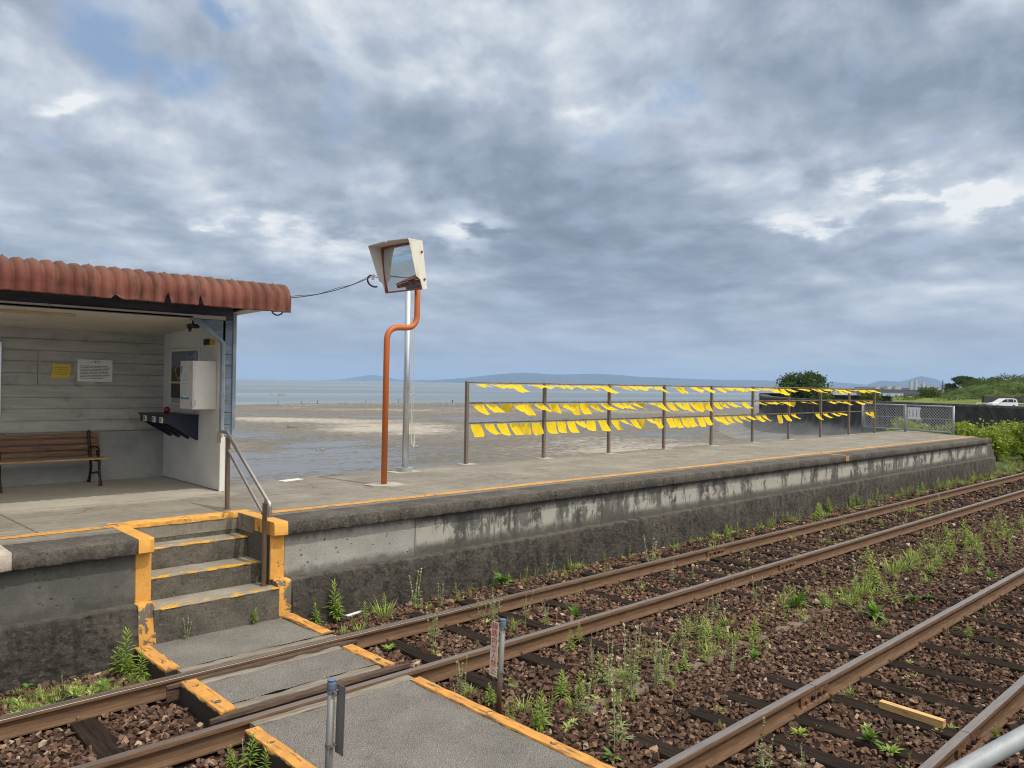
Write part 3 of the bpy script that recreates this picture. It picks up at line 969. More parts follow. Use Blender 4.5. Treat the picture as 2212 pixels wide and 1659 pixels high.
MAT['rock'] = material("shore_rock", lambda t: {'c': t.mix(t.noise(t.pos(), 5, 4), (0.10, 0.095, 0.08), (0.34, 0.32, 0.27))}, rough=0.9)
MAT['cable'] = material("black_cable", base=(0.02, 0.02, 0.03), rough=0.6)
MAT['ceramic'] = material("white_ceramic", base=(0.72, 0.66, 0.58), rough=0.3)
MAT['skin'] = material("skin", base=(0.42, 0.26, 0.18), rough=0.6)
MAT['shirt'] = material("pale_shirt", base=(0.55, 0.56, 0.60), rough=0.8)
MAT['trouser'] = material("dark_trousers", base=(0.04, 0.045, 0.06), rough=0.8)
MAT['yellowsign'] = material("yellow_sign", base=(0.55, 0.38, 0.03), rough=0.6)
MAT['facade'] = material("pale_facade", base=(0.42, 0.40, 0.36), rough=0.8)
MAT['facade_window'] = material("far_windows", base=(0.08, 0.09, 0.10), rough=0.3)
MAT['blueroof'] = material("blue_green_roof", base=(0.20, 0.33, 0.36), rough=0.6)
MAT['trough'] = material("dusty_trough", concrete((0.13, 0.10, 0.075), (0.20, 0.16, 0.12), (0.16, 0.125, 0.09), bump=0.6, scale=2.0))
MAT['peeled'] = material("peeled_whitish_concrete", concrete((0.40, 0.33, 0.27), (0.55, 0.48, 0.40), (0.30, 0.24, 0.19), bump=0.8, scale=2.0))

from mathutils import noise as mnoise


def nz(x, y, z=0.0):
    return mnoise.noise(Vector((x, y, z)))


ORD = ['first', 'second', 'third', 'fourth', 'fifth', 'sixth', 'seventh', 'eighth', 'ninth', 'tenth', 'eleventh', 'twelfth', 'thirteenth', 'fourteenth', 'fifteenth', 'sixteenth', 'seventeenth', 'eighteenth', 'nineteenth', 'twentieth']
for _t in ('twenty', 'thirty', 'forty', 'fifty', 'sixty'):
    if _t != 'twenty':
        ORD.append({'thirty': 'thirtieth', 'forty': 'fortieth', 'fifty': 'fiftieth', 'sixty': 'sixtieth'}[_t])
    for _o in ORD[:9]:
        ORD.append(_t + '-' + _o)


def rough_beam(mb, x0, x1, prof, amp, step, seed=0.0, freq=7.0, worn=()):
    """closed (y, z) outline swept along X with weathered, uneven edges; worn = indices of outline corners that are chipped"""
    n = max(2, int((x1 - x0) / step))
    base = len(mb.v)
    m = len(prof)
    for i in range(n + 1):
        x = x0 + (x1 - x0) * i / n
        for k, (y, z) in enumerate(prof):
            a = amp * (2.2 if k in worn else 1.0)
            mb.v.append((x, y + a * nz(x * freq, k * 9.1 + seed, 1.3), z + a * nz(x * freq, k * 5.7 + seed, 8.1)))
    for i in range(n):
        for k in range(m):
            k2 = (k + 1) % m
            mb.f.append((base + i * m + k, base + (i + 1) * m + k, base + (i + 1) * m + k2, base + i * m + k2))
    mb.f.append(tuple(base + k for k in range(m)))
    mb.f.append(tuple(base + n * m + k for k in reversed(range(m))))


# ------------------------------------------------------------------ ground, sea, mud
PZ = 0.932          # platform deck
GZ = -0.175         # ground under the ballast

mb = MB()
mb.grid(lambda u, v: (-20 + 98 * u, -30 + 42.2 * v, GZ + 0.02 * nz((-20 + 98 * u) * 0.8, (-30 + 42.2 * v) * 0.8)), 98, 42)
o = mb.build('ground', MAT['ground'], smooth=True)
tag(o, kind='structure')
# quay side where the land falls to the mud beyond the platform
mb = MB()
mb.box(-20, 78, 11.9, 12.2, FLAT_Z - 0.8, GZ - 0.03)
o = mb.build('ground_edge_wall', MAT['seawall'])
tag(o, kind='structure')

# tidal mud: a fan of ground from the platform to the waterline, slightly uneven
nd, na = 300, 340
Dv = 8.0 * (620 / 8.0) ** np.linspace(0, 1, nd)
Av = np.linspace(-1.25, 1.0, na)
DD, AA = np.meshgrid(Dv, Av, indexing='ij')
XX = DD * math.cos(TH) + AA * DD * math.sin(TH)
YY = DD * math.sin(TH) - AA * DD * math.cos(TH)


def vnoise(x, y, seed):
    """value noise on arrays"""
    xi, yi = np.floor(x).astype(np.int64), np.floor(y).astype(np.int64)
    xf, yf = x - xi, y - yi
    xf, yf = xf * xf * (3 - 2 * xf), yf * yf * (3 - 2 * yf)

    def h(a, b):
        k = (a * 374761393 + b * 668265263 + seed * 974711) & 0x7fffffff
        k = ((k ^ (k >> 13)) * 1274126177) & 0x7fffffff
        return ((k ^ (k >> 16)) & 0xffff) / 65535.0
    return (h(xi, yi) * (1 - xf) + h(xi + 1, yi) * xf) * (1 - yf) + (h(xi, yi + 1) * (1 - xf) + h(xi + 1, yi + 1) * xf) * yf


def fbm(x, y, seed, octv=4):
    r, a, tot = 0, 1.0, 0
    for k in range(octv):
        r = r + a * vnoise(x * 2 ** k, y * 2 ** k, seed + k)
        tot += a
        a *= 0.55
    return r / tot


def g2(a, d, a0, d0, sa, sd):
    return np.exp(-(((a - a0) / sa) ** 2) - ((np.log(d / d0) / sd) ** 2))


AW = AA + 0.05 * (fbm(XX * 0.05, YY * 0.05, 3) - 0.5)
DW = DD * np.exp(0.22 * (fbm(XX * 0.03, YY * 0.03, 9) - 0.5))
sand = 0.40 + 0 * DD
sand += 0.50 * g2(AW, DW, -0.30, 122, 0.15, 0.085) + 0.52 * g2(AW, DW, -0.13, 106, 0.10, 0.16) + 0.25 * g2(AW, DW, -0.20, 100, 0.05, 0.07)
sand += 0.40 * g2(AW, DW, -0.36, 78, 0.055, 0.06)
sand += 0.32 * g2(AW, DW, 0.10, 190, 0.30, 0.12) + 0.30 * g2(AW, DW, -0.20, 170, 0.2, 0.05)
sand += 0.28 * g2(AW, DW, 0.10, 80, 0.16, 0.22) + 0.22 * g2(AW, DW, 0.22, 62, 0.12, 0.3) + 0.25 * g2(AW, DW, 0.30, 60, 0.2, 0.5)
sand += 0.14 * g2(AW, DW, -0.2, 150, 0.4, 0.06) + 0.12 * g2(AW, DW, -0.3, 205, 0.3, 0.05)
sand -= 0.30 * g2(AW, DW, 0.0, 128, 0.07, 0.05) + 0.30 * g2(AW, DW, 0.21, 100, 0.045, 0.06) + 0.16 * g2(AW, DW, -0.12, 142, 0.3, 0.025)
sand -= 0.10 * g2(AW, DW, -0.25, 70, 0.2, 0.25) + 0.08 * g2(AW, DW, -0.28, 55, 0.12, 0.12)
shore = np.interp(AA, [-1.25, -0.5, -0.35, -0.19, -0.08, 0.1, 0.3, 1.0], [160, 178, 190, 232, 252, 262, 275, 300])
shore = shore * np.exp(0.18 * (fbm(XX * 0.012, YY * 0.03, 21, 5) - 0.5))
ZZ = FLAT_Z + 0.10 * (sand - 0.4) + 0.05 * (fbm(XX * 0.15, YY * 0.15, 5) - 0.5) - np.clip((DD - shore) / 60.0, -0.02, 1.2) * 0.8
ZZ = ZZ - 0.02
idx = np.arange(nd * na).reshape(nd, na)
faces = np.stack([idx[:-1, :-1], idx[1:, :-1], idx[1:, 1:], idx[:-1, 1:]], -1).reshape(-1, 4)[:, ::-1]
o = mesh_np('mudflat', np.stack([XX, YY, ZZ], -1).reshape(-1, 3), faces, MAT['mud'], {'sand': sand.ravel()})
o.data.polygons.foreach_set("use_smooth", [True] * len(o.data.polygons))
tag(o, kind='structure')

WZ = FLAT_Z - 0.075
mb = MB()
mb.poly([(-26000, 30, WZ), (-26000, 30000, WZ), (30000, 30000, WZ), (30000, -6000, WZ), (700, -6000, WZ), (118, 60, WZ), (60, 30, WZ)][::-1])
o = mb.build('water', MAT['water'])
tag(o, kind='structure')


# ------------------------------------------------------------------ station platform
plat = thing('station_platform', 'long weathered concrete station platform beside the track', 'platform', (10, 9, 0))
NX0, NX1 = 2.60, 3.78                    # the opening for the steps
CY = 7.46                                # front edge of the coping
DI = 7.90
mb = MB()
mb.prism([(-4, DI), (NX0, DI), (NX0, 8.30), (NX1, 8.30), (NX1, DI), (28.15, DI), (30.2, 11.0), (22, 10.97), (8.7, 10.93), (6.3, 10.80), (4.9, 10.58), (4.55, 12.45), (-4, 12.45)], 'z', 0.76, PZ)
mb.build('deck', MAT['deck'], plat)
cprof = [(CY + 0.012, PZ), (CY, PZ - 0.014), (CY, 0.808), (CY + 0.008, 0.797), (DI, 0.797), (DI, PZ)]
for i, (a, b) in enumerate([(3.94, 9.46), (9.466, 15.9), (15.906, 21.9), (21.906, 27.80)]):
    mb = MB()
    rough_beam(mb, a, b, cprof, 0.0035, 0.025, i * 3.0, 22.0, (0, 1, 2, 3))
    mb.build('coping', MAT['coping'], plat, auto=50)
mb = MB()
rough_beam(mb, 1.49, 2.465, cprof, 0.0035, 0.025, 31, 22.0, (0, 1, 2, 3))
mb.build('coping', MAT['coping'], plat, auto=50)
mb = MB()
rough_beam(mb, -4, 1.484, [(y - 0.01 if y < 7.6 else y, z + (0.012 if z > 0.9 else 0)) for y, z in cprof], 0.005, 0.03, 47, 20.0, (0, 1, 2, 3))
o = mb.build('coping', MAT['peeled'], plat, auto=50)
o['label'] = 'whitish flaking end stone of the platform edge'
# retaining wall
mb = MB()
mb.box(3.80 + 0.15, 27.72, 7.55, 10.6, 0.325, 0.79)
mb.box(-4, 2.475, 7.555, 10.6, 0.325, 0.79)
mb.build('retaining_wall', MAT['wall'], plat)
mb = MB()
mb.box(-4, 29.2, 10.55, 10.86, FLAT_Z - 1, 0.75)
mb.box(-4, 4.5, 10.87, 12.4, FLAT_Z - 1, 0.75)
mb.build('sea_side_wall', MAT['seawall'], plat)
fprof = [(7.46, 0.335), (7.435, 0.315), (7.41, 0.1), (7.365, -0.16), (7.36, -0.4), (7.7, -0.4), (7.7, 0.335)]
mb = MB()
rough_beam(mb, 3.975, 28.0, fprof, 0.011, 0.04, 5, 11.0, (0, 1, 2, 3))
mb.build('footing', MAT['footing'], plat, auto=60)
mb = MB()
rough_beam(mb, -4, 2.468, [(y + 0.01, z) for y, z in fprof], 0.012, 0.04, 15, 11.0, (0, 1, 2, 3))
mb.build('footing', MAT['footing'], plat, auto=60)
# orange-painted end blocks of the coping and the wall ends below them
for sgn, (a, b) in ((0, (2.470, 2.605)), (1, (3.785, 3.935))):
    mb = MB()
    rough_beam(mb, a, b, [(CY + 0.004, PZ + 0.004), (CY - 0.010, PZ - 0.014), (CY - 0.010, 0.806), (CY, 0.796), (8.42, 0.796), (8.42, PZ + 0.004)], 0.004, 0.025, sgn * 7 + 2, 12, (0, 1, 2, 3))
    mb.build('painted_coping_end', MAT['orange'], plat, auto=40)
    mb = MB()
    mb.box(a + 0.006, b + 0.012, 7.545, 7.9, 0.335, 0.795, 0.006)
    mb.build('painted_wall_end', MAT['orange'], plat)
    mb = MB()
    f0, f1 = (a + 0.0, b + 0.01) if sgn == 0 else (a + 0.03, b + 0.035)
    rough_beam(mb, f0, f1, [(7.45, 0.338), (7.43, 0.315), (7.425, 0.1), (7.40, -0.06), (7.40, -0.3), (7.7, -0.3), (7.7, 0.338)], 0.012, 0.03, sgn * 5 + 60, 14, (0, 1, 2, 3))
    mb.build('painted_footing_end', MAT['orange'], plat, auto=50)
# dark cheek walls of the opening
mb = MB()
for a_, b_ in ((NX1 + 0.006, NX1 + 0.16), (NX0 - 0.15, NX0 - 0.006)):
    mb = MB()
    mb.box(a_, b_, 7.56, 8.6, -0.2, 0.79)
    mb.build('cheek_wall', MAT['footing'], plat)
# painted lines
mb = MB()


def strip(x0, x1, y0, y1, wdt, z, n=60):
    for i in range(n):
        a, b = i / n, (i + 1) / n
        xa, xb = x0 + (x1 - x0) * a, x0 + (x1 - x0) * b
        ya, yb = y0 + (y1 - y0) * a + 0.008 * nz(xa * 2, 3), y0 + (y1 - y0) * b + 0.008 * nz(xb * 2, 3)
        wa, wb = wdt * (1 + 0.12 * nz(xa * 3, 9)), wdt * (1 + 0.12 * nz(xb * 3, 9))
        mb.quad((xa, ya, z), (xb, yb, z), (xb, yb + wb, z), (xa, ya + wa, z))


strip(3.94, 28.2, 8.02, 8.05, 0.15, PZ + 0.004, 90)
mb2, mb = mb, MB()
strip(-4, 2.47, 8.12, 8.18, 0.13, PZ + 0.004, 30)
mb.build('edge_line', MAT['orange_line'], plat)
mb = mb2
mb.quad((17.24, 7.475, PZ + 0.006), (17.36, 7.475, PZ + 0.006), (17.36, 8.02, PZ + 0.005), (17.24, 8.02, PZ + 0.005))
mb.quad((17.25, 7.449, 0.81), (17.40, 7.449, 0.81), (17.40, 7.449, 0.925), (17.25, 7.449, 0.925))
mb.build('edge_line', MAT['orange_line'], plat)
mb = MB()
rough_beam(mb, 2.50, 3.93, [(8.30, PZ + 0.005), (8.292, PZ - 0.006), (8.292, 0.885), (8.303, 0.88), (8.43, 0.9), (8.43, PZ + 0.005)], 0.004, 0.03, 77, 12, (0, 1, 2))
mb.build('painted_stair_head', MAT['orange'], plat, auto=40)
# steps
treads = [(8.05, 8.30, 0.714), (7.735, 8.06, 0.498), (7.41, 7.745, 0.284)]
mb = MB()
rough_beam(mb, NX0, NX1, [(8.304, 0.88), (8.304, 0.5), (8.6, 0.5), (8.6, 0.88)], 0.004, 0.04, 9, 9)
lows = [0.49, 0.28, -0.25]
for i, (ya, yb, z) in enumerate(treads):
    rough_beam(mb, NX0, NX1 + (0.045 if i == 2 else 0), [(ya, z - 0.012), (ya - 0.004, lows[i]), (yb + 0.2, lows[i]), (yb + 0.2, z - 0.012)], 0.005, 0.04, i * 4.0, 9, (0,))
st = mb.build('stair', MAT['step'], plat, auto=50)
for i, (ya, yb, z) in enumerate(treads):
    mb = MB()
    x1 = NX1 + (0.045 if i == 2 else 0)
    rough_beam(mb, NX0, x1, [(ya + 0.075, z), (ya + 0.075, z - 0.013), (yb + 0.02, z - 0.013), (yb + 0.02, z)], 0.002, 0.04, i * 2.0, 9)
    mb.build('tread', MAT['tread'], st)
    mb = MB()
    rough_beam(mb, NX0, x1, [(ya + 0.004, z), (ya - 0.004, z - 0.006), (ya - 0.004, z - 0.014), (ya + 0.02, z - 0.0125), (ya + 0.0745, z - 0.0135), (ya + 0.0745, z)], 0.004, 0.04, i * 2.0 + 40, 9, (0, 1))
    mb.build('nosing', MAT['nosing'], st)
# little steps going down at the far end
mb = MB()
mb.box(27.85, 28.9, 7.75, 9.0, -0.3, 0.70, 0.01)
mb.box(28.9, 29.5, 7.85, 9.3, -0.3, 0.47, 0.01)
mb.box(29.5, 30.1, 7.95, 9.6, -0.3, 0.2, 0.01)
mb.build('end_steps', MAT['step'], plat)

# platform the picture is taken from (below the view)
mb = MB()
mb.box(-4, 20, -4, 0.72, -0.3, 0.93, 0.01)
o = mb.build('near_platform', MAT['step'])
tag(o, 'near concrete platform under the grey corner handrail', 'platform')

# ------------------------------------------------------------------ crossing path and its timbers
mb = MB()


def rough_sheet(x0, x1, y0, y1, z, amp=0.008, slope=0.0):
    mb.grid(lambda u, v: (x0 + (x1 - x0) * u, y0 + (y1 - y0) * v, z + slope * v + amp * nz((x0 + (x1 - x0) * u) * 5, (y0 + (y1 - y0) * v) * 5)), 24, 24)
    mb.box(x0 + 0.01, x1 - 0.01, y0 + 0.005, y1 - 0.005, -0.3, z - 0.03)


rough_sheet(2.53, 3.88, 6.60, 7.41, -0.012, 0.006, -0.02)
rough_sheet(2.53, 3.82, 5.635, 6.13, -0.012)
rough_sheet(2.505, 3.82, 0.75, 5.145, -0.012, 0.012)
mb.uv = []
o = mb.build('path', MAT['asphalt'], smooth=False)
tag(o, kind='structure')

timber_spots = [
    # x0, x1, y0, y1 and what tells it apart
    (2.41, 2.53, 6.60, 7.33, 'thick orange timber edging the path below the left stair post'),
    (3.855, 3.965, 6.62, 7.38, 'thick orange timber edging the path below the right stair post'),
    (2.405, 2.53, 5.51, 6.26, 'short orange timber between the far rails beside bare ballast and a lone sleeper'),
    (3.81, 3.915, 5.51, 6.17, 'short orange timber between the far rails on the sign post side of the path'),
    (2.41, 2.505, 2.9, 5.12, 'orange timber along the near path with bright green weeds beside it'),
    (3.80, 3.895, 0.9, 5.13, 'long orange timber along the near path at the foot of the red-lettered sign'),
]
for i, (x0, x1, y0, y1, lab) in enumerate(timber_spots):
    t_ = thing('edge_timber', lab, 'timber', ((x0 + x1) / 2, (y0 + y1) / 2, -0.15), 'orange timbers edging the level crossing')
    mb = MB()
    n = int((y1 - y0) / 0.05)
    base = len(mb.v)
    pr = [(0, -0.2), (0, -0.016), (0.012, 0.0), (1, 0.0), (1.012, -0.016), (1.012, -0.2)]
    for k in range(n + 1):
        y = y0 + (y1 - y0) * k / n
        for q, (u, z) in enumerate(pr):
            a = 0.007 if z > -0.1 else 0.003
            mb.v.append((x0 + (x1 - x0) * min(1, u) + (0.0 if q not in (1, 4) else (-0.004 if q == 1 else 0.004)) + a * nz(y * 9, q * 4.4 + i * 11), y, z + 0.002 + a * nz(y * 8, q * 7.7 + i * 5)))
    for k in range(n):
        for q in range(5):
            mb.f.append((base + k * 6 + q, base + k * 6 + q + 1, base + (k + 1) * 6 + q + 1, base + (k + 1) * 6 + q))
    mb.f.append(tuple(base + q for q in range(6))[::-1])
    mb.f.append(tuple(base + n * 6 + q for q in range(6)))
    mb.build('beam', MAT['timber'], t_, auto=60)
    nb = 2 if y1 - y0 < 1 else int((y1 - y0) / 0.55)
    for k in range(nb):
        yb = y0 + (y1 - y0) * (k + 0.5) / nb + 0.12 * nz(k * 3.3, i * 7)
        mb = MB()
        c = ((x0 + x1) / 2 + 0.015 * nz(k, i), yb, 0.0)
        mb.tube([(c[0], c[1], c[2]), (c[0], c[1], 0.008), (c[0], c[1], 0.013)], [0.024, 0.024, 0.015], 10)
        mb.build('bolt_head', MAT['orange'], t_)

plank_spots = [(2.5, 3.93, 6.49, 6.585, 'grey plank on the platform side of the far track\'s back rail'),
               (2.54, 3.80, 6.145, 6.225, 'grey plank inside the guard rail nearest the platform'),
               (2.54, 3.80, 5.53, 5.62, 'grey plank inside the guard rail farther from the platform'),
               (2.50, 3.86, 5.15, 5.245, 'grey plank against the outer side of the far track\'s near rail')]
for i, (x0, x1, y0, y1, lab) in enumerate(plank_spots):
    mb = MB()
    rough_beam(mb, x0, x1, [(y0, -0.012), (y0, -0.09), (y1, -0.09), (y1, -0.012), ((y0 + y1) / 2, -0.006)], 0.006, 0.05, i * 9.0, 6, (0, 3))
    o = mb.build('crossing_plank', MAT['greywood'])
    tag(o, lab, 'plank', 'grey planks along the rails at the crossing')

# ------------------------------------------------------------------ rails and sleepers
RY = [6.43, 5.30, 2.915, 1.787]
rprof = [(0.0325, -0.004), (0.030, -0.0005), (0.0, 0.0), (-0.030, -0.0005), (-0.0325, -0.004), (-0.033, -0.032), (-0.010, -0.042), (-0.0075, -0.06), (-0.0075, -0.105), (-0.012, -0.116), (-0.060, -0.131), (-0.061, -0.142), (0.061, -0.142), (0.060, -0.131), (0.012, -0.116), (0.0075, -0.105), (0.0075, -0.06), (0.010, -0.042), (0.033, -0.032)]
rail_lab = ['rusty rail closest to the platform with a bright worn edge', 'rusty rail of the far track on the side away from the platform',
            'rusty rail of the near track on the far side with a bolted joint', 'rusty rail in the bottom right corner next to the grey handrail']
joints = [10.37, 10.39, 6.18, 6.16]
MAT['railbright'] = material("worn_rail_edge", base=(0.62, 0.60, 0.58), rough=0.18, metal=0.95)
for i, y in enumerate(RY):
    t_ = thing('rail', rail_lab[i], 'rail', (5, y, 0), 'rails of the two tracks')
    mb = MB()
    for a, b in ((-4, joints[i] - 0.004), (joints[i] + 0.004, 24.996), (25.0, 110)):
        mb.prism([(y + q[0], q[1]) for q in rprof], 'x', a, b)
    mb.build('rail_bar', MAT['rail'], t_, auto=35)
    if i == 0:
        mb = MB()
        mb.prism([(y - 0.0335, -0.010), (y - 0.030, -0.0022), (y - 0.012, 0.0012), (y - 0.011, -0.001), (y - 0.0325, -0.010)], 'x', -4, 6.0)
        mb.build('worn_edge', MAT['railbright'], t_)
    for sgn in (-1, 1):
        mb = MB()
        j = joints[i]
        ys = y + sgn * 0.010
        mb.prism([(ys, -0.043), (y + sgn * 0.028, -0.048), (y + sgn * 0.028, -0.11), (y + sgn * 0.045, -0.124), (ys, -0.115)], 'x', j - 0.24, j + 0.24)
        fp = mb.build('joint_bar', MAT['rust'], t_)
        for bx in (-0.16, -0.055, 0.055, 0.16):
            mb = MB()
            mb.tube([(j + bx, y + sgn * 0.026, -0.08), (j + bx, y + sgn * 0.05, -0.08)], 0.017, 6)
            mb.build('bolt', MAT['rust'] if abs(bx) > 0.1 else MAT['black'], fp)

for y, lab in ((6.283, 'dark guard rail beside the platform-side rail in the crossing'), (5.462, 'dark guard rail beside the near-side rail in the crossing')):
    mb = MB()
    pr = [(y - 0.03, -0.004), (y + 0.03, -0.004), (y + 0.034, -0.03), (y + 0.012, -0.045), (y + 0.012, -0.13), (y - 0.012, -0.13), (y - 0.012, -0.045), (y - 0.034, -0.03)]
    mb.prism(pr, 'x', 2.50, 3.86)
    for a, b, in ((2.50, 2.30), (3.86, 4.02)):
        n = len(mb.v)
        mb.v += [(a, q[0], q[1]) for q in pr] + [(b, y - 0.02 + (q[0] - y) * 0.35, q[1]) for q in pr]
        m = len(pr)
        for k in range(m):
            k2 = (k + 1) % m
            f = (n + k, n + k2, n + m + k2, n + m + k)
            mb.f.append(f if b < a else f[::-1])
        mb.f.append(tuple(n + m + k for k in range(m)) if b < a else tuple(n + m + k for k in reversed(range(m))))
    o = mb.build('guard_rail', MAT['guard'])
    tag(o, lab, 'guard rail', 'guard rails in the crossing')

sl_far = [-0.3, 0.35, 1.02, 1.735, 4.47, 5.2, 5.95, 6.68, 7.38, 8.06, 8.75, 9.35, 9.87, 10.25, 10.76, 11.25, 12.0] + [12.7 + 0.7 * k for k in range(26)]
sl_near = [0.2, 0.9, 1.6, 4.6, 5.32, 5.82, 6.43, 7.02, 7.66, 8.42] + [9.1 + 0.68 * k for k in range(16)]


def sleeper(x, yc, lab, grp, w_=0.18, half=1.08):
    mb = MB()
    n = 16
    s0 = rng.uniform(0, 99)
    yaw = rng.uniform(-0.012, 0.012)
    pr = [(-0.5, -0.26), (-0.5, -0.02), (-0.45, 0), (-0.2, 0.001), (0.05, -0.002), (0.2, 0.002), (0.45, 0), (0.5, -0.02), (0.5, -0.26)]
    base = len(mb.v)
    for k in range(n + 1):
        y = -half + 2 * half * k / n
        for q, (u, z) in enumerate(pr):
            mb.v.append((x + u * w_ + yaw * y + 0.006 * nz(y * 5, q * 3 + s0), yc + y + (0.01 * nz(q, s0) if k in (0, n) else 0), -0.141 + z + 0.005 * nz(y * 5, q * 5 + s0)))
    m = len(pr)
    for k in range(n):
        for q in range(m - 1):
            mb.f.append((base + k * m + q, base + (k + 1) * m + q, base + (k + 1) * m + q + 1, base + k * m + q + 1)[::-1])
    mb.f.append(tuple(base + q for q in range(m)))
    mb.f.append(tuple(base + n * m + q for q in reversed(range(m))))
    me_parent = thing('sleeper', lab, 'sleeper', (x, yc, -0.28), grp)
    mb.build('beam', MAT['sleeper'], me_parent, auto=50)
    for ry in RY:
        if abs(ry - yc) < 1 and x < 12:
            for sgn in (-1, 1):
                s = MB()
                s.tube([(x + 0.03 * sgn, ry + sgn * 0.066, -0.15), (x + 0.03 * sgn, ry + sgn * 0.066, -0.118), (x + 0.03 * sgn, ry + sgn * 0.05, -0.112)], 0.009, 5)
                s.build('spike', MAT['rust'], me_parent)


k = 0
for x in sl_far:
    if x < 2.3:
        lab = {1.735: 'wide dark sleeper of the far track in bare ballast just before the crossing'}.get(x, 'far track sleeper %s before the crossing along the platform wall' % {1.02: 'second', 0.35: 'third', -0.3: 'fourth'}.get(x, 'fifth'))
        sleeper(x, 5.865, lab, 'sleepers of the far track', 0.20 if x > 1.5 else 0.19, 1.15)
    else:
        sleeper(x, 5.865, 'dark timber sleeper of the far track, %s beyond the crossing' % ORD[k], 'sleepers of the far track', 0.175, 1.15)
        k += 1
k = 0
for x in sl_near:
    if x < 4.4:
        sleeper(x, 2.35, 'near track sleeper out by the crossing, %s before it' % ORD[int(x / 0.8)], 'sleepers of the near track')
    else:
        sleeper(x, 2.35, 'dark timber sleeper of the near track, %s beyond the crossing' % ORD[k], 'sleepers of the near track', 0.18, 1.15)
        k += 1

# ------------------------------------------------------------------ ballast stones
PHI = (1 + 5 ** 0.5) / 2
ico = np.array([(-1, PHI, 0), (1, PHI, 0), (-1, -PHI, 0), (1, -PHI, 0), (0, -1, PHI), (0, 1, PHI), (0, -1, -PHI), (0, 1, -PHI), (PHI, 0, -1), (PHI, 0, 1), (-PHI, 0, -1), (-PHI, 0, 1)], float)
ico /= np.linalg.norm(ico[0])
icof = np.array([(0, 11, 5), (0, 5, 1), (0, 1, 7), (0, 7, 10), (0, 10, 11), (1, 5, 9), (5, 11, 4), (11, 10, 2), (10, 7, 6), (7, 1, 8), (3, 9, 4), (3, 4, 2), (3, 2, 6), (3, 6, 8), (3, 8, 9), (4, 9, 5), (2, 4, 11), (6, 2, 10), (8, 6, 7), (9, 8, 1)])


cubev = np.array([(x, y, z) for z in (-1, 1) for y in (-1, 1) for x in (-1, 1)], float) * 0.75
cubef = np.array([(0, 2, 3), (0, 3, 1), (4, 5, 7), (4, 7, 6), (0, 1, 5), (0, 5, 4), (2, 6, 7), (2, 7, 3), (0, 4, 6), (0, 6, 2), (1, 3, 7), (1, 7, 5)])


def rot_random(n, g):
    q = g.normal(size=(n, 4))
    q /= np.linalg.norm(q, axis=1)[:, None]
    a, b, c, d = q.T
    return np.stack([np.stack([1 - 2 * (c * c + d * d), 2 * (b * c - a * d), 2 * (b * d + a * c)], -1),
                     np.stack([2 * (b * c + a * d), 1 - 2 * (b * b + d * d), 2 * (c * d - a * b)], -1),
                     np.stack([2 * (b * d - a * c), 2 * (c * d + a * b), 1 - 2 * (b * b + c * c)], -1)], 1)


def stones(n, xr, yr, r0, r1, zoff, g):
    x = g.uniform(*xr, n)
    y = g.uniform(*yr, n)
    keep = ~((x > 2.36) & (x < 3.97) & (y < 7.6))
    for ry in RY:
        keep &= np.abs(y - ry) > 0.068
    keep &= y < 7.43
    slx = np.array(sl_far)
    on = (np.min(np.abs(x[:, None] - slx[None, :]), 1) < 0.088 + 0.10 * (fbm(x * 1.6, y * 1.6, 2) - 0.48)) & (np.abs(y - 5.865) < 1.13) & ((np.abs(y - 5.865) < 0.50) | (x < 6.6))
    on2 = (np.min(np.abs(x[:, None] - np.array(sl_near)[None, :]), 1) < 0.085 + 0.13 * (fbm(x * 1.3, y * 1.3, 4) - 0.52)) & (np.abs(y - 2.35) < 1.13) & ((np.abs(y - 2.35) < 0.5) | (fbm(x * 1.1, y * 1.1, 14) > 0.53))
    lose = g.uniform(size=n) < 0.985
    keep &= ~((on | on2) & lose)
    x, y = x[keep], y[keep]
    n = len(x)
    r = (r0 + (r1 - r0) * g.beta(2, 3.2, n)) * np.where(g.uniform(size=n) < 0.06, 1.45, 1.0)
    S = np.stack([np.ones(n), g.uniform(0.55, 0.95, n), g.uniform(0.40, 0.8, n)], -1)
    V = cubev[None] + g.uniform(-0.42, 0.42, (n, 8, 3))
    V *= (1.05 / np.linalg.norm(V, axis=2).mean(1))[:, None, None]
    V = V * S[:, None, :] * r[:, None, None]
    V = np.einsum('nij,nkj->nki', rot_random(n, g), V)
    V[..., 2] *= 0.85
    z = -0.165 + zoff + 0.022 * (fbm(x * 1.7, y * 1.7, 8) - 0.5) + g.uniform(-0.012, 0.018, n)
    # between rails the ballast sits level with the sleepers, outside it falls a little
    z += np.where(y > 6.75, -0.015, 0) + np.where((y > 3.7) & (y < 4.6), 0.0, 0)
    V += np.stack([x, y, z], -1)[:, None, :]
    tint = np.clip(g.beta(1.6, 2.4, n) + 0.12 * (fbm(x * 0.9, y * 0.9, 6) - 0.5) + (g.uniform(size=n) < 0.07) * 0.33, 0, 1)
    return V.reshape(-1, 3), (cubef[None] + 8 * np.arange(n)[:, None, None]).reshape(-1, 3), np.repeat(tint, 8)


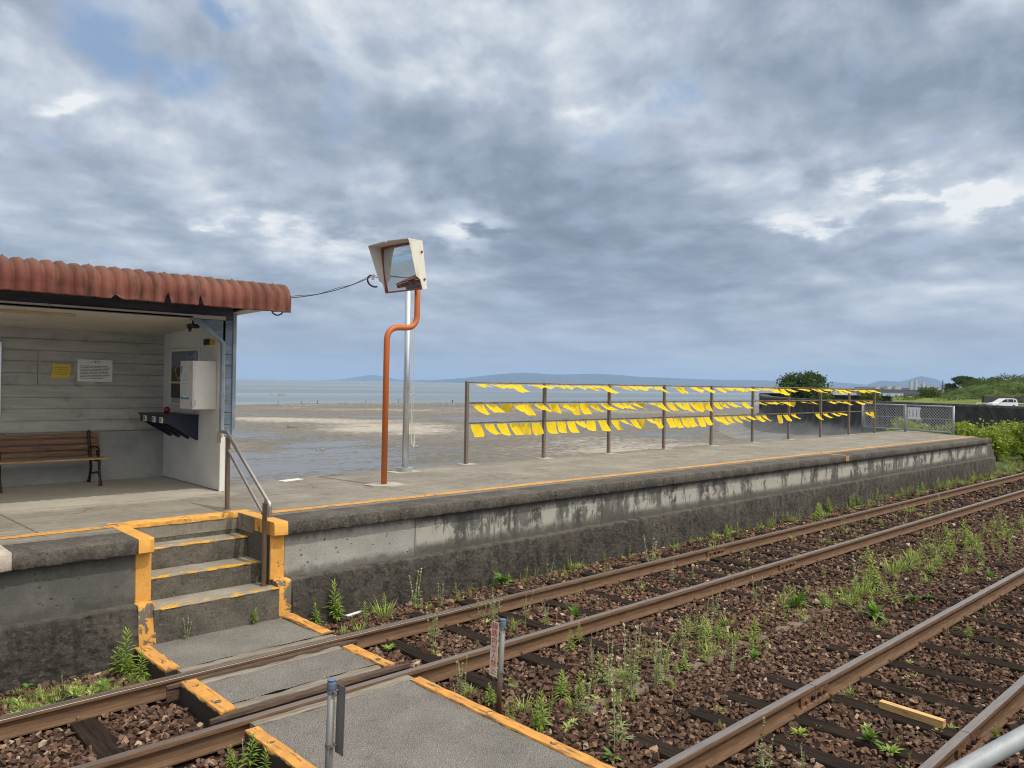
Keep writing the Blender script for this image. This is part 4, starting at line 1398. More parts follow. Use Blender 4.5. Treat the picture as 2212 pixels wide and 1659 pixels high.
g = np.random.default_rng(11)
parts = [stones(26000, (0.6, 9), (0.85, 7.45), 0.018, 0.037, 0.0, g), stones(15000, (0.6, 9), (0.85, 7.45), 0.020, 0.046, 0.012, g),
         stones(20000, (9, 20), (1.2, 7.45), 0.024, 0.046, 0.006, g), stones(14000, (20, 46), (1.2, 7.45), 0.03, 0.06, 0.01, g)]
VV, FF, TT, off = [], [], [], 0
for v_, f_, t_ in parts:
    VV.append(v_)
    FF.append(f_ + off)
    TT.append(t_)
    off += len(v_)
o = mesh_np('gravel', np.concatenate(VV), np.concatenate(FF), MAT['stone'], {'tint': np.concatenate(TT)})
tag(o, 'brown angular ballast stones around both tracks', 'gravel', kind='stuff')
# half-buried concrete cable trough between the tracks
mb = MB()
n = 40
for k in range(n):
    pass
rough_beam(mb, 4.6, 8.9, [(3.99, -0.150), (3.96, -0.25), (4.12, -0.25), (4.09, -0.150)], 0.016, 0.06, 3, 6, (0, 3))
o = mb.build('cable_trough', MAT['trough'])
tag(o, 'buried grey concrete trough lid between the two tracks', 'cable trough')

# piece of new timber lying between the near rails
mb = MB()
c0, c1 = Vector((6.50, 2.50, -0.118)), Vector((6.475, 2.02, -0.118))
d = (c1 - c0).normalized()
s = Vector((-d.y, d.x, 0)) * 0.028
for zz in ((-0.145, -0.085),):
    pts = [c0 - s, c0 + s, c1 + s, c1 - s]
    mb.prism([(p.x, p.y) for p in pts], 'z', zz[0], zz[1])
o = mb.build('timber_offcut', MAT['newwood'])
tag(o, 'short piece of fresh pale timber lying on a sleeper of the near track', 'timber')


# ------------------------------------------------------------------ waiting shelter
sh = thing('waiting_shelter', 'open-fronted grey and blue station waiting shelter with red corrugated roof', 'shelter', (1.5, 11, PZ))
FY, BY, RX0, RX1 = 9.98, 12.03, 4.30, 4.47
CB, CF = 3.03, 3.15
mb = MB()
mb.box(-4, 4.29, 9.9, BY, PZ - 0.05, PZ + 0.006)
mb.build('floor_slab', MAT['floor'], sh)
# back wall: concrete dado, then overlapping painted boards
mb = MB()
mb.box(-4, 4.32, BY - 0.03, BY + 0.15, PZ, 1.625)
mb.build('dado_wall', MAT['wains'], sh)
mb = MB()
bz = [1.632, 1.79, 1.95, 2.105, 2.27, 2.43, 2.59, 2.735, 2.89, 3.06]
for a, b in zip(bz[:-1], bz[1:]):
    g0, g1 = a + 0.005, b - 0.006
    mb.prism([(BY + 0.1, g0), (BY - 0.004, g0), (BY + 0.004, g1), (BY + 0.1, g1)], 'x', -4, 2.655 if 2.2 < a < 2.7 else 2.66)
    mb.prism([(BY + 0.1, g0), (BY - 0.004, g0), (BY + 0.004, g1), (BY + 0.1, g1)], 'x', 2.664 if 2.2 < a < 2.7 else 2.66, 4.32)
mb.box(-4, 4.32, BY + 0.02, BY + 0.14, 1.626, 3.07)
mb.build('board_wall', MAT['boards'], sh)
# ceiling, sloping up to the front
mb = MB()
for a, b in ((-4, -1.2), (-1.196, 0.6), (0.604, 2.3), (2.304, 4.32)):
    mb.prism([(9.93, 3.155), (BY + 0.02, CB), (BY + 0.02, CB + 0.05), (9.93, 3.2)], 'x', a, b)
mb.build('ceiling', MAT['ceiling'], sh)
mb = MB()
mb.prism([(10.28, 3.105), (10.34, 3.101), (10.34, 3.129), (10.28, 3.132)], 'x', 0.2, 2.66)
mb.build('ceiling_batten', MAT['batten'], sh)
# right-hand end wall: white panel inside, cladding outside
mb = MB()
mb.box(RX0, RX0 + 0.03, 9.96, BY, PZ + 0.012, 3.16)
mb.build('end_panel', MAT['white'], sh)
mb = MB()
mb.box(RX0 + 0.032, RX1 - 0.06, 10.02, BY + 0.15, PZ, 1.64)
mb.build('end_wall_base', MAT['wains'], sh)
mb = MB()
for k in range(11):
    a, b = 1.65 + 0.152 * k, 1.65 + 0.152 * (k + 1) - 0.007
    mb.box(RX0 + 0.032, RX1, 10.0, BY + 0.17, a, min(b, 3.22))
mb.build('end_cladding', MAT['cladding'], sh)
mb = MB()
mb.box(4.276, 4.345, 9.945, 9.985, PZ + 0.004, 1.645, 0.004)
mb.build('post_foot_cover', MAT['white'], sh)
mb = MB()
mb.box(4.278, 4.315, 9.93, 9.995, 1.655, 2.86, 0.004)
mb.build('inner_post_trim', MAT['trim'], sh)
mb = MB()
mb.box(4.428, 4.475, 9.945, 9.985, 1.64, 3.25, 0.004)
mb.build('corner_trim', MAT['trim'], sh)
mb = MB()
for k in range(9):
    a, b = 1.655 + 0.152 * k, 1.655 + 0.152 * (k + 1) - 0.007
    mb.box(4.317, 4.426, 9.965, 9.99, a, min(b, 2.865), 0.003)
mb.build('post_cladding', MAT['cladding'], sh)
# front beam and knee brace
mb = MB()
mb.box(-4, 4.426, 9.955, 9.985, 3.15, 3.50)
mb.build('front_beam', MAT['fascia'], sh)
mb = MB()
P = [(3.99, 3.148), (4.426, 3.148), (4.426, 2.868), (4.33, 2.868)]
mb.prism(P, 'y', 9.96, 9.985)
mb.build('brace_board', MAT['cladding'], sh)
mb = MB()
mb.prism([(3.895, 3.148), (3.988, 3.148), (4.328, 2.866), (4.28, 2.858)], 'y', 9.93, 10.0)
mb.build('knee_brace', MAT['trim'], sh)
mb = MB()
mb.prism([(9.93, 3.148), (9.952, 3.148), (9.952, 3.175), (9.93, 3.175)], 'x', -4, 3.9)
mb.build('beam_bead', MAT['trim'], sh)
# soffit
mb = MB()
mb.prism([(9.10, 3.30), (12.6, 3.19), (12.6, 3.21), (9.10, 3.32)], 'x', 4.48, 4.66)
mb.build('soffit', MAT['ceiling'], sh)
mb = MB()
mb.box(-4, 4.66, 9.10, 9.135, 3.276, 3.46)
mb.build('roof_edge_board', MAT['fascia'], sh)

# corrugated roof: flat part and rolled eave sheets
PITCH_C = 0.1318


def roofprofile(s):
    """s 0..1 along the eave roll: (y, z, normal y, normal z)"""
    if s < 0.42:
        q = s / 0.42
        return 9.04, 3.232 + 0.125 * q, -1.0, 0.0
    if s < 0.86:
        a = (s - 0.42) / 0.44 * math.pi / 2 * 0.93
        r = 0.205
        return 9.04 + r * (1 - math.cos(a)), 3.357 + r * math.sin(a), -math.cos(a), math.sin(a)
    q = (s - 0.86) / 0.14
    a = math.pi / 2 * 0.93
    y0, z0 = 9.04 + 0.205 * (1 - math.cos(a)), 3.357 + 0.205 * math.sin(a)
    return y0 + 0.16 * q, z0 + 0.016 * q, -math.cos(a), math.sin(a)


def corr(x):
    ph = (x - 2.241) / PITCH_C
    return 0.062 * (abs(math.cos(math.pi * ph)) ** 0.7) - 0.034


notches = [(2.72, 0.05, 0.05), (3.26, 0.028, 0.13), (3.63, 0.026, 0.15)]
mb = MB()
mb.grid(lambda u, v: (-4 + 8.72 * u, 9.38 + 2.6 * v, 3.552 - 0.13 * v + corr(-4 + 8.72 * u)), 560, 6)
mb.grid(lambda u, v: (-4 + 8.72 * u, 11.98 + 0.6 * v, 3.422 - 0.06 * v + corr(-4 + 8.72 * u)), 560, 4)
mb.uv = []
roof_top = mb.build('roof_sheet', MAT['roof'], sh, smooth=True)
edges = [-4.0, -2.497, -1.706, -0.915, -0.124, 0.659, 1.450, 2.241, 3.032, 3.823, 4.52, 4.745]
for i, (a, b) in enumerate(zip(edges[:-1], edges[1:])):
    mb = MB()
    lift = 0.0
    nu, nv = max(6, int((b - a) / 0.011)), 22

    def fn(u, v, a=a, b=b, i=i):
        x = a - 0.012 + (b + 0.0 - a + 0.012) * u
        s = v
        lowlip = 0.0
        for nx, nw, nh in notches:
            d_ = abs(x - nx) / nw
            if d_ < 1:
                lowlip = max(lowlip, nh * (1 - d_ ** 1.5))
        if s < 0.42:
            s = max(s, min(0.415, lowlip / 0.125 * 0.42) * 1.0)
        y, z, ny_, nz_ = roofprofile(s)
        if lowlip > 0.11:
            z = max(z, 3.232 + lowlip)
        tuck = 0.010 * (1 - u)                  # each sheet laps over the one to its left
        h = corr(x) + (0.012 - tuck) + 0.003 * nz(x * 6, v * 5)
        zz = z + nz_ * h + (0.006 * nz(x * 9, i) if v < 0.05 else 0)
        return (x, y + ny_ * h, zz)
    mb.grid(fn, nu, nv)
    # lip thickness
    mb.uv = []
    o = mb.build('eave_sheet', MAT['roof'], sh, smooth=True)
    mod = o.modifiers.new('thickness', 'SOLIDIFY')
    mod.thickness = 0.009
    mod.offset = -1
    if b > 1.2:
        k0 = math.ceil((a - 2.241) / (2 * PITCH_C) - 0.01)
        x = 2.241 + 2 * PITCH_C * k0
        while x < b - 0.02:
            y, z, _, _ = roofprofile(0.88)
            s = MB()
            s.tube([(x, y, z + 0.01), (x, y, z + 0.036)], 0.013, 6)
            s.tube([(x, y, z + 0.036), (x, y, z + 0.043)], 0.007, 6)
            s.build('roof_bolt', MAT['rust'], o)
            x += 2 * PITCH_C
# gable end closure of the roof
mb = MB()
mb.prism([(9.07, 3.30), (9.08, 3.4), (9.25, 3.52), (11.98, 3.39), (12.55, 3.33), (12.55, 3.22)], 'x', 4.665, 4.695)
mb.build('gable_board', MAT['roof'], sh)
mb = MB()
mb.box(-4, 4.66, 12.3, 12.55, 3.22, 3.25)
mb.build('rear_soffit', MAT['ceiling'], sh)

# ------------------------------------------------------------------ things in the shelter
bn = thing('bench', 'brown wooden slatted bench with curled iron ends inside the shelter', 'bench', (2.7, 11.7, PZ))
for k, (zc, yc) in enumerate([(1.585, 11.955), (1.505, 11.935), (1.425, 11.915), (1.345, 11.90)]):
    mb = MB()
    mb.box(1.95, 3.40, yc - 0.012, yc + 0.012, zc - 0.031, zc + 0.031, 0.005)
    sl = mb.build('back_slat', MAT['bench_wood'], bn)
mb = MB()
for yc, z_ in ((11.46, 1.297), (11.56, 1.293), (11.66, 1.288), (11.76, 1.284)):
    m2 = MB()
    m2.box(1.93, 3.385, yc - 0.04, yc + 0.04, z_ - 0.012, z_ + 0.012, 0.005)
    m2.build('seat_slat', MAT['seat_wood'], bn)
for xs in (2.13, 3.27):
    mb = MB()
    mb.tube([(xs, 11.37, PZ + 0.008), (xs, 11.39, 1.03), (xs, 11.44, 1.15), (xs, 11.44, 1.27)], [0.026, 0.017, 0.018, 0.022], 8)
    mb.tube([(xs, 11.90, PZ + 0.008), (xs, 11.84, 1.05), (xs, 11.80, 1.16), (xs, 11.85, 1.30), (xs, 11.90, 1.46), (xs, 11.935, 1.655)], [0.026, 0.018, 0.018, 0.02, 0.02, 0.018], 8)
    mb.tube([(xs, 11.40, 1.08), (xs, 11.56, 1.11), (xs, 11.70, 1.08), (xs, 11.83, 1.08)], 0.012, 6)
    mb.tube([(xs, 11.42, 1.27), (xs, 11.64, 1.262), (xs, 11.84, 1.275)], 0.016, 6)
    mb.build('iron_end', MAT['iron'], bn)
    mb = MB()
    pts = [(xs + 0.01, 11.87, 1.42), (xs + 0.01, 11.72, 1.445), (xs + 0.01, 11.58, 1.44)]
    for q in range(10):
        a = math.pi / 2 + q * 0.62
        r = 0.075 - 0.005 * q
        pts.append((xs + 0.01, 11.55 + r * math.cos(a), 1.372 + r * math.sin(a)))
    mb.tube(pts, 0.014, 6)
    mb.build('armrest', MAT['iron'], bn)


def text_obj(name, body, size, m, parent, loc, rot, extrude=0.001, align='CENTER', sx=1.0, spacing=1.0):
    cu = bpy.data.curves.new(name, 'FONT')
    cu.body = body
    cu.size = size
    cu.align_x = align
    cu.align_y = 'CENTER'
    cu.extrude = extrude
    cu.space_line = spacing
    tmp = bpy.data.objects.new(name, cu)
    col.objects.link(tmp)
    dg = bpy.context.evaluated_depsgraph_get()
    dg.update()
    me = bpy.data.meshes.new_from_object(tmp.evaluated_get(dg))
    bpy.data.objects.remove(tmp)
    bpy.data.curves.remove(cu)
    me.name = name
    me.materials.clear()
    me.materials.append(m)
    o = bpy.data.objects.new(name, me)
    col.objects.link(o)
    if parent is not None:
        o.parent = parent
        loc = Vector(loc) - world_loc(parent)
    o.location = loc
    o.rotation_euler = rot
    o.scale = (sx, 1, 1)
    return o


FACE_Y = (R(90), 0, 0)                        # text lying in the XZ plane, read from -Y
text_obj('lettering', 'OMISAKI', 0.055, MAT['bench_text'], bn, (2.68, 11.902, 1.425), FACE_Y, 0.0008, sx=1.25)


def sheet_xz(name, x0, x1, y, z0, z1, m, parent=None, curl=0.0):
    """a paper on the back wall, read from -Y; v runs downwards"""
    mb = MB()
    mb.grid(lambda u, v: (x0 + (x1 - x0) * u + (0.012 * math.sin(v * 5) if curl else 0), y - curl * (0.5 - abs(u - 0.5)) * math.sin(v * 3 + u * 4), z1 + (z0 - z1) * v), 10, 10, flip=True)
    return mb.build(name, m, parent, smooth=True)


n1 = thing('wall_notice', 'white printed notice sheet on the grey board wall above the bench', 'notice', (3.36, 12.0, 2.48))
sheet_xz('paper', 3.135, 3.585, 12.012, 2.325, 2.632, MAT['notice_white'], n1)
text_obj('title', '－ご 案 内－', 0.036, MAT['darktext'], n1, (3.36, 12.009, 2.598), FACE_Y, 0.0005)
n2 = tag(sheet_xz('wall_notice', 2.82, 3.045, 12.008, 2.366, 2.558, MAT['notice_yellow'], None, 0.012), 'curled yellow handwritten cloth pinned left of the white notice', 'notice')
fr = thing('notice_board', 'silver framed board cut off at the frame edge on the shelter wall', 'notice board', (1.8, 12.0, 2.3))
mb = MB()
for a, b, c, d_ in ((1.25, 2.235, 2.80, 2.83), (1.25, 2.235, 1.85, 1.88), (1.25, 1.28, 1.88, 2.80), (2.205, 2.235, 1.88, 2.80)):
    mb.box(a, b, 11.975, 12.022, c, d_, 0.004)
mb.build('frame', MAT['alu'], fr)
mb = MB()
mb.box(1.28, 2.205, 12.0, 12.02, 1.88, 2.80)
mb.build('panel', MAT['paperwhite'], fr)
# poster on the end wall
ps = thing('poster', 'white framed travel poster on the shelter end wall behind the cabinet', 'poster', (4.29, 11.2, 2.4))
mb = MB()
for a, b, c, d_ in ((10.67, 11.72, 2.775, 2.81), (10.67, 11.72, 2.0, 2.035), (10.67, 10.705, 2.035, 2.775), (11.685, 11.72, 2.035, 2.775)):
    mb.box(4.272, 4.298, a, b, c, d_, 0.004)
mb.build('frame', MAT['white'], ps)
mb = MB()
mb.grid(lambda u, v: (4.284, 11.685 - 0.98 * u, 2.775 - 0.74 * v), 2, 2, flip=True)
mb.build('picture', MAT['poster'], ps)
# cabinet
cb = thing('wall_cabinet', 'white wall cabinet with steel latches on the shelter end wall', 'cabinet', (4.15, 10.35, 2.3))
mb = MB()
mb.box(4.005, 4.298, 10.14, 10.56, 1.995, 2.622, 0.003)
mb.build('box', MAT['white'], cb)
mb = MB()
mb.box(3.988, 4.003, 10.14, 10.56, 1.995, 2.622, 0.003)
dr = mb.build('door', MAT['white'], cb)
for z_ in (2.08, 2.52):
    mb = MB()
    mb.box(3.976, 3.992, 10.145, 10.165, z_ - 0.045, z_ + 0.045, 0.003)
    mb.box(3.98, 4.03, 10.133, 10.1385, z_ - 0.04, z_ + 0.04)
    mb.build('latch', MAT['steel'], cb)
mb = MB()
mb.grid(lambda u, v: (3.9855, 10.53 - 0.28 * u, 2.55 - 0.43 * v), 2, 2, flip=True)
nt = mb.build('notice', MAT['notice_small'], cb)
nt['label'] = 'small printed notice with blue corners on the cabinet door'
mb = MB()
MAT['bluepatch'] = material("blue_corner_print", base=(0.10, 0.30, 0.45), rough=0.6)
mb.poly([(3.9848, 10.53, 2.55), (3.9848, 10.53, 2.43), (3.9848, 10.505, 2.46), (3.9848, 10.47, 2.55)])
mb.poly([(3.9848, 10.53, 2.16), (3.9848, 10.53, 2.12), (3.9848, 10.25, 2.12), (3.9848, 10.25, 2.15), (3.9848, 10.42, 2.14)])
mb.build('blue_print', MAT['bluepatch'], nt)
# shelf
sf = thing('wall_shelf', 'dark navy corner shelf with triangular brackets under the poster', 'shelf', (4.1, 11.2, 1.9))
mb = MB()
mb.box(3.85, 4.298, 10.69, 11.72, 1.872, 1.90, 0.003)
mb.build('shelf_top', MAT['navy'], sf)
mb = MB()
mb.box(3.868, 3.884, 10.71, 11.70, 1.785, 1.871)
mb.build('front_apron', MAT['navy'], sf)
for yb in (10.72, 11.04, 11.37, 11.68):
    mb = MB()
    mb.prism([(3.886, 1.871), (4.297, 1.871), (4.297, 1.552), (4.275, 1.552), (3.886, 1.79)], 'y', yb - 0.012, yb + 0.012)
    mb.build('bracket', MAT['navy'], sf)
for yb in (10.86, 11.14, 11.48):
    mb = MB()
    mb.box(3.853, 3.867, yb - 0.05, yb + 0.05, 1.79, 1.868)
    f_ = mb.build('white_tile', MAT['paperwhite'], sf)
    mb = MB()
    mb.box(3.850, 3.8525, yb - 0.032, yb + 0.032, 1.803, 1.855)
    mb.build('tile_picture', MAT['cork'], f_)
mb = MB()
mb.tube([(4.12, 11.38, 1.90), (4.12, 11.38, 1.908), (4.12, 11.38, 1.93), (4.12, 11.38, 1.957), (4.12, 11.38, 1.98), (4.12, 11.38, 1.99)], [0.018, 0.032, 0.045, 0.045, 0.032, 0.012], 14)
o = mb.build('glass_ball', MAT['red_glass'], None, smooth=True)
tag(o, 'small dark red ball on the navy shelf', 'ball')
sp = thing('floodlight', 'small dark lamp housing fixed under the knee brace', 'lamp', (3.98, 10.1, 3.07))
mb = MB()
mb.box(3.90, 4.04, 10.06, 10.16, 3.035, 3.09, 0.012)
mb.build('housing', MAT['navy'], sp)
mb = MB()
mb.tube([(3.97, 10.11, 3.09), (3.97, 10.11, 3.145)], 0.014, 8)
mb.tube([(3.92, 10.08, 3.04), (3.90, 10.04, 3.00)], 0.022, 8)
mb.build('bracket', MAT['black'], sp)
sg = thing('wall_sign', 'small black and yellow sign high on the shelter end wall', 'sign', (4.29, 10.4, 2.88))
mb = MB()
mb.box(4.288, 4.299, 10.36, 10.56, 2.845, 2.925)
mb.build('black_plate', MAT['black'], sg)
mb = MB()
mb.box(4.288, 4.299, 10.20, 10.355, 2.845, 2.915)
mb.build('yellow_plate', MAT['yellowsign'], sg)

# ------------------------------------------------------------------ handrail by the steps
hr = thing('stair_handrail', 'bronze steel handrail with two sloping rails beside the platform steps', 'handrail', (3.75, 8.1, 0.5))
for (x, y, z0, z1) in ((3.79, 8.60, PZ, 1.735), (3.735, 7.57, 0.284, 1.13)):
    mb = MB()
    mb.tube([(x, y, z0), (x, y, z1)], 0.026, 14)
    po = mb.build('post', MAT['bronze'], hr, auto=40)
    mb = MB()
    mb.tube([(x, y, z0), (x, y, z0 + 0.008)], 0.042, 16)
    mb.build('base_flange', MAT['bronze'], po)
    mb = MB()
    mb.tube([(x, y, z1), (x, y, z1 + 0.045)], 0.010, 8)
    mb.build('stem', MAT['steel'], po)
mb = MB()
top_a, top_b = Vector((3.785, 8.62, 1.795)), Vector((3.735, 7.50, 1.155))
pts = [(3.76, 8.78, 1.665), (3.765, 8.78, 1.765), (3.768, 8.765, 1.785), (3.772, 8.74, 1.795), top_a, top_a.lerp(top_b, 0.5), top_b, (3.735, 7.47, 1.135), (3.735, 7.468, 1.105), (3.735, 7.468, 1.0)]
mb.tube(pts, 0.0215, 12)
mb.build('top_rail', MAT['steel'], hr, auto=50)
mb = MB()
mb.tube([(3.79, 8.60, 1.60), (3.737, 7.59, 1.0)], 0.017, 10)
mb.build('mid_rail', MAT['steel'], hr, auto=50)

# grey handrail of the near platform, bottom right corner
gh = thing('grey_handrail', 'grey tubular handrail crossing the bottom right corner', 'handrail', (1.9, 0.8, 0.93))
mb = MB()


def at_depth(px, py, D):
    a, b = (px - 1106) / 1699.7, (829.5 - py) / 1699.7
    q = cx * a + cy * b + fwd
    return Vector((0, 0, CAMZ)) + q * D


ga, gb, gc = at_depth(1900, 1765, 1.9), at_depth(2150, 1624, 1.95), at_depth(2420, 1478, 2.0)
mb.tube([ga + (ga - gb) * 1.2, ga, gb, gc, gc + (gc - gb)], 0.0225, 16)
mb.build('rail', MAT['galv'], gh, smooth=True)
mb = MB()
pf = ga + (ga - gb) * 0.9
mb.tube([(pf.x, pf.y, PZ - 0.0), (pf.x, pf.y, pf.z)], 0.02, 12)
pf = gc + (gc - gb) * 0.6
mb.build('post', MAT['galv'], gh, smooth=True)

# ------------------------------------------------------------------ traffic mirror on its orange pole
mp_ = thing('mirror_pole', 'orange cranked pole holding the square safety mirror', 'pole', (6.38, 9.30, PZ))
mb = MB()


def bend(pts, r, n=8):
    """rounded polyline"""
    out = [Vector(pts[0])]
    for i in range(1, len(pts) - 1):
        p0, p1, p2 = Vector(pts[i - 1]), Vector(pts[i]), Vector(pts[i + 1])
        a, b = (p0 - p1).normalized(), (p2 - p1).normalized()
        for k in range(n + 1):
            t_ = k / n
            q0, q1 = p1 + a * r, p1 + b * r
            out.append(q0 * (1 - t_) ** 2 + p1 * 2 * t_ * (1 - t_) + q1 * t_ ** 2)
    out.append(Vector(pts[-1]))
    return out


mb.tube(bend([(6.375, 9.30, PZ + 0.008), (6.385, 9.30, 3.165), (6.905, 9.30, 3.185), (6.91, 9.30, 4.20)], 0.20), 0.043, 18)
mb.build('tube', MAT['pole_orange'], mp_, smooth=True)
mb = MB()
mb.prism([(6.13, 9.20), (6.12, 9.43), (6.40, 9.48), (6.62, 9.40), (6.60, 9.09), (6.33, 9.06)], 'z', PZ, PZ + 0.014)
mb.build('base_pad', MAT['pad'], mp_)
# mirror: local frame  n = facing, s = along the face to the viewer's right, u = up the face
na, tilt = R(181.5), R(8.6)
nrm = Vector((math.cos(na) * math.cos(tilt), math.sin(na) * math.cos(tilt), -math.sin(tilt)))
sid = Vector((0, 0, 1)).cross(nrm).normalized()
sid = -sid if sid.dot(right0) < 0 else sid
upv = nrm.cross(sid)
upv = upv if upv.z > 0 else -upv
MC = Vector((6.74, 9.46, 4.055))
MW, MH = 0.84, 0.635
tm = thing('traffic_mirror', 'square convex mirror with rust-stained white hood reflecting the shore', 'mirror', tuple(MC))


def F(a, b, c):
    return MC + sid * a + upv * b + nrm * c


mb = MB()
mb.grid(lambda u, v: F((u - 0.5) * MW, (0.5 - v) * MH, 0.030 * (1 - (2 * u - 1) ** 2 * 0.5 - (2 * v - 1) ** 2 * 0.5)), 40, 32)
gl = mb.build('mirror_face', MAT['mirror'], tm, smooth=True)
me = gl.data
if me.polygons[0].normal.dot(nrm) < 0:
    me.flip_normals()


def fbox(mb, a0, a1, b0, b1, c0, c1):
    P = [F(a, b, c) for c in (c0, c1) for (a, b) in ((a0, b0), (a1, b0), (a1, b1), (a0, b1))]
    n = len(mb.v)
    mb.v += [tuple(p) for p in P]
    mb.f += [tuple(n + i for i in q) for q in ((0, 1, 2, 3), (7, 6, 5, 4), (0, 4, 5, 1), (1, 5, 6, 2), (2, 6, 7, 3), (3, 7, 4, 0))]


hw, hh = MW / 2, MH / 2
mb = MB()
fbox(mb, -hw - 0.018, hw + 0.018, -hh - 0.018, hh + 0.018, -0.07, -0.004)
mb.build('housing', MAT['hood'], tm)
mb = MB()
for (a0, a1, b0, b1) in ((-hw - 0.02, hw + 0.02, hh, hh + 0.022), (-hw - 0.02, hw + 0.02, -hh - 0.022, -hh), (-hw - 0.02, -hw, -hh, hh), (hw, hw + 0.02, -hh, hh)):
    fbox(mb, a0, a1, b0, b1, -0.004, 0.02)
mb.build('rim', MAT['red_trim'], tm)
# hood: top visor and two tapering cheeks
HD = 0.235
mb = MB()
T = 0.006


def fslab(mb, pts, off):
    n = len(mb.v)
    m = len(pts)
    mb.v += [tuple(p) for p in pts] + [tuple(p + off) for p in pts]
    mb.f.append(tuple(n + i for i in range(m)))
    mb.f.append(tuple(n + m + i for i in reversed(range(m))))
    for i in range(m):
        j = (i + 1) % m
        mb.f.append((n + i, n + m + i, n + m + j, n + j))


fslab(mb, [F(-hw - 0.025, hh + 0.024, -0.06), F(hw + 0.025, hh + 0.024, -0.06), F(hw + 0.03, hh + 0.06, HD * 0.82), F(0.03, hh + 0.075, HD + 0.01), F(0.0, hh + 0.055, HD - 0.005), F(-0.03, hh + 0.075, HD + 0.01), F(-hw - 0.03, hh + 0.055, HD)], upv * T)
mb.build('hood_top', MAT['hood'], tm)
for sgn in (-1, 1):
    mb = MB()
    e = hw + 0.022
    fslab(mb, [F(sgn * e, hh + 0.024, -0.065), F(sgn * (e + 0.008), hh + 0.058, HD * (1.0 if sgn < 0 else 0.80)), F(sgn * (e + 0.004), hh + 0.01, HD * (0.96 if sgn < 0 else 0.74)), F(sgn * e, -hh * 0.45, 0.11), F(sgn * e, -hh * 0.62, 0.045), F(sgn * e, -hh - 0.02, 0.022), F(sgn * e, -hh - 0.02, -0.065)], sid * sgn * T)
    ck = mb.build('hood_cheek', MAT['hood'], tm)
    for b_ in (0.19, -0.20):
        s = MB()
        p0 = F(sgn * (e + 0.006), b_, -0.03)
        s.tube([p0, p0 + sid * sgn * 0.012], 0.017, 8)
        s.build('screw', MAT['rust'], ck)
mb = MB()
fbox(mb, hw * 0.2, hw * 0.7, -0.09, 0.09, -0.12, -0.071)
mb.build('bracket', MAT['pole_orange'], tm)

# silver flagpole behind it
fp = thing('flagpole', 'slim silver flagpole standing at the back edge of the platform', 'flagpole', (7.57, 10.45, PZ))
mb = MB()
mb.tube([(7.57, 10.45, 1.0), (7.572, 10.45, 2.6), (7.575, 10.45, 4.25)], [0.052, 0.05, 0.047], 18)
mb.build('shaft', MAT['alu'], fp, smooth=True)
mb = MB()
mb.tube([(7.57, 10.45, PZ), (7.57, 10.45, 1.005)], 0.125, 24)
mb.build('base', MAT['galv'], fp, auto=40)
mb = MB()
mb.prism([(7.30, 10.32), (7.28, 10.62), (7.80, 10.62), (7.78, 10.3)], 'z', PZ, PZ + 0.01)
mb.build('base_pad', MAT['pad'], fp)
mb = MB()
mb.tube([(7.64, 10.40, 1.45), (7.65, 10.41, 2.4), (7.655, 10.42, 4.2)], 0.005, 6)
mb.tube([(7.665, 10.40, 1.5), (7.685, 10.41, 2.4), (7.69, 10.42, 4.2)], 0.005, 6)
mb.build('halyard', MAT['rope'], fp)
mb = MB()
for k in range(4):
    pts = []
    for q in range(13):
        a = 2 * math.pi * q / 12
        pts.append((7.66 + 0.012 * k + 0.03 * math.sin(a), 10.38 + 0.01 * k, 1.46 + 0.11 * math.cos(a) - 0.01 * k))
    mb.tube(pts, 0.007, 5)
mb.build('rope_coil', MAT['rope'], fp)
mb = MB()
mb.tube([(7.62, 10.42, 2.18), (7.70, 10.39, 2.2)], 0.008, 6)
mb.build('cleat', MAT['galv'], fp)
mb = MB()
mb.tube([(7.55, 10.43, 4.0), (6.66, 10.12, 3.99)], 0.012, 6)
mb.build('cable_arm', MAT['galv'], fp)

# service cable from the shelter roof to the pole
cw = thing('service_cable', 'thin dark cable strung from the shelter roof to the mirror', 'cable', (5.7, 9.5, 3.6))
A, B = Vector((4.74, 9.1, 3.42)), Vector((6.63, 10.1, 3.972))
mb = MB()
pts = []
for q in range(17):
    t_ = q / 16
    p = A.lerp(B, t_)
    p.z -= 0.10 * 4 * t_ * (1 - t_) * 0.6
    pts.append(p)
mb.tube(pts, 0.006, 6)
mb.tube([p + Vector((0, 0.02, 0.012 + 0.01 * math.sin(i * 0.9))) for i, p in enumerate(pts)], 0.004, 5)
mb.build('wire', MAT['cable'], cw)
mb = MB()
pts = []
for q in range(14):
    a = R(100) + q * R(15)
    pts.append((6.66 + 0.10 * math.cos(a) + q * 0.004, 10.12, 3.915 + 0.085 * math.sin(a)))
mb.tube(pts, 0.013, 8)
mb.build('wire_loop', MAT['cable'], cw)
for q in range(3):
    mb = MB()
    mb.tube([(6.65 + 0.012 * q, 10.10, 3.945 + 0.028 * q), (6.695 + 0.012 * q, 10.13, 3.955 + 0.028 * q)], 0.016, 10)
    mb.build('insulator', MAT['ceramic'], cw)
mb = MB()
pts = []
for q in range(12):
    a = math.pi + q * math.pi / 11
    pts.append((4.60 + 0.075 * math.cos(a), 9.08, 3.26 + 0.065 * math.sin(a)))
mb.tube([(4.525, 9.08, 3.30)] + pts + [(4.675, 9.08, 3.30)], 0.009, 6)
mb.build('eave_loop', MAT['cable'], cw)

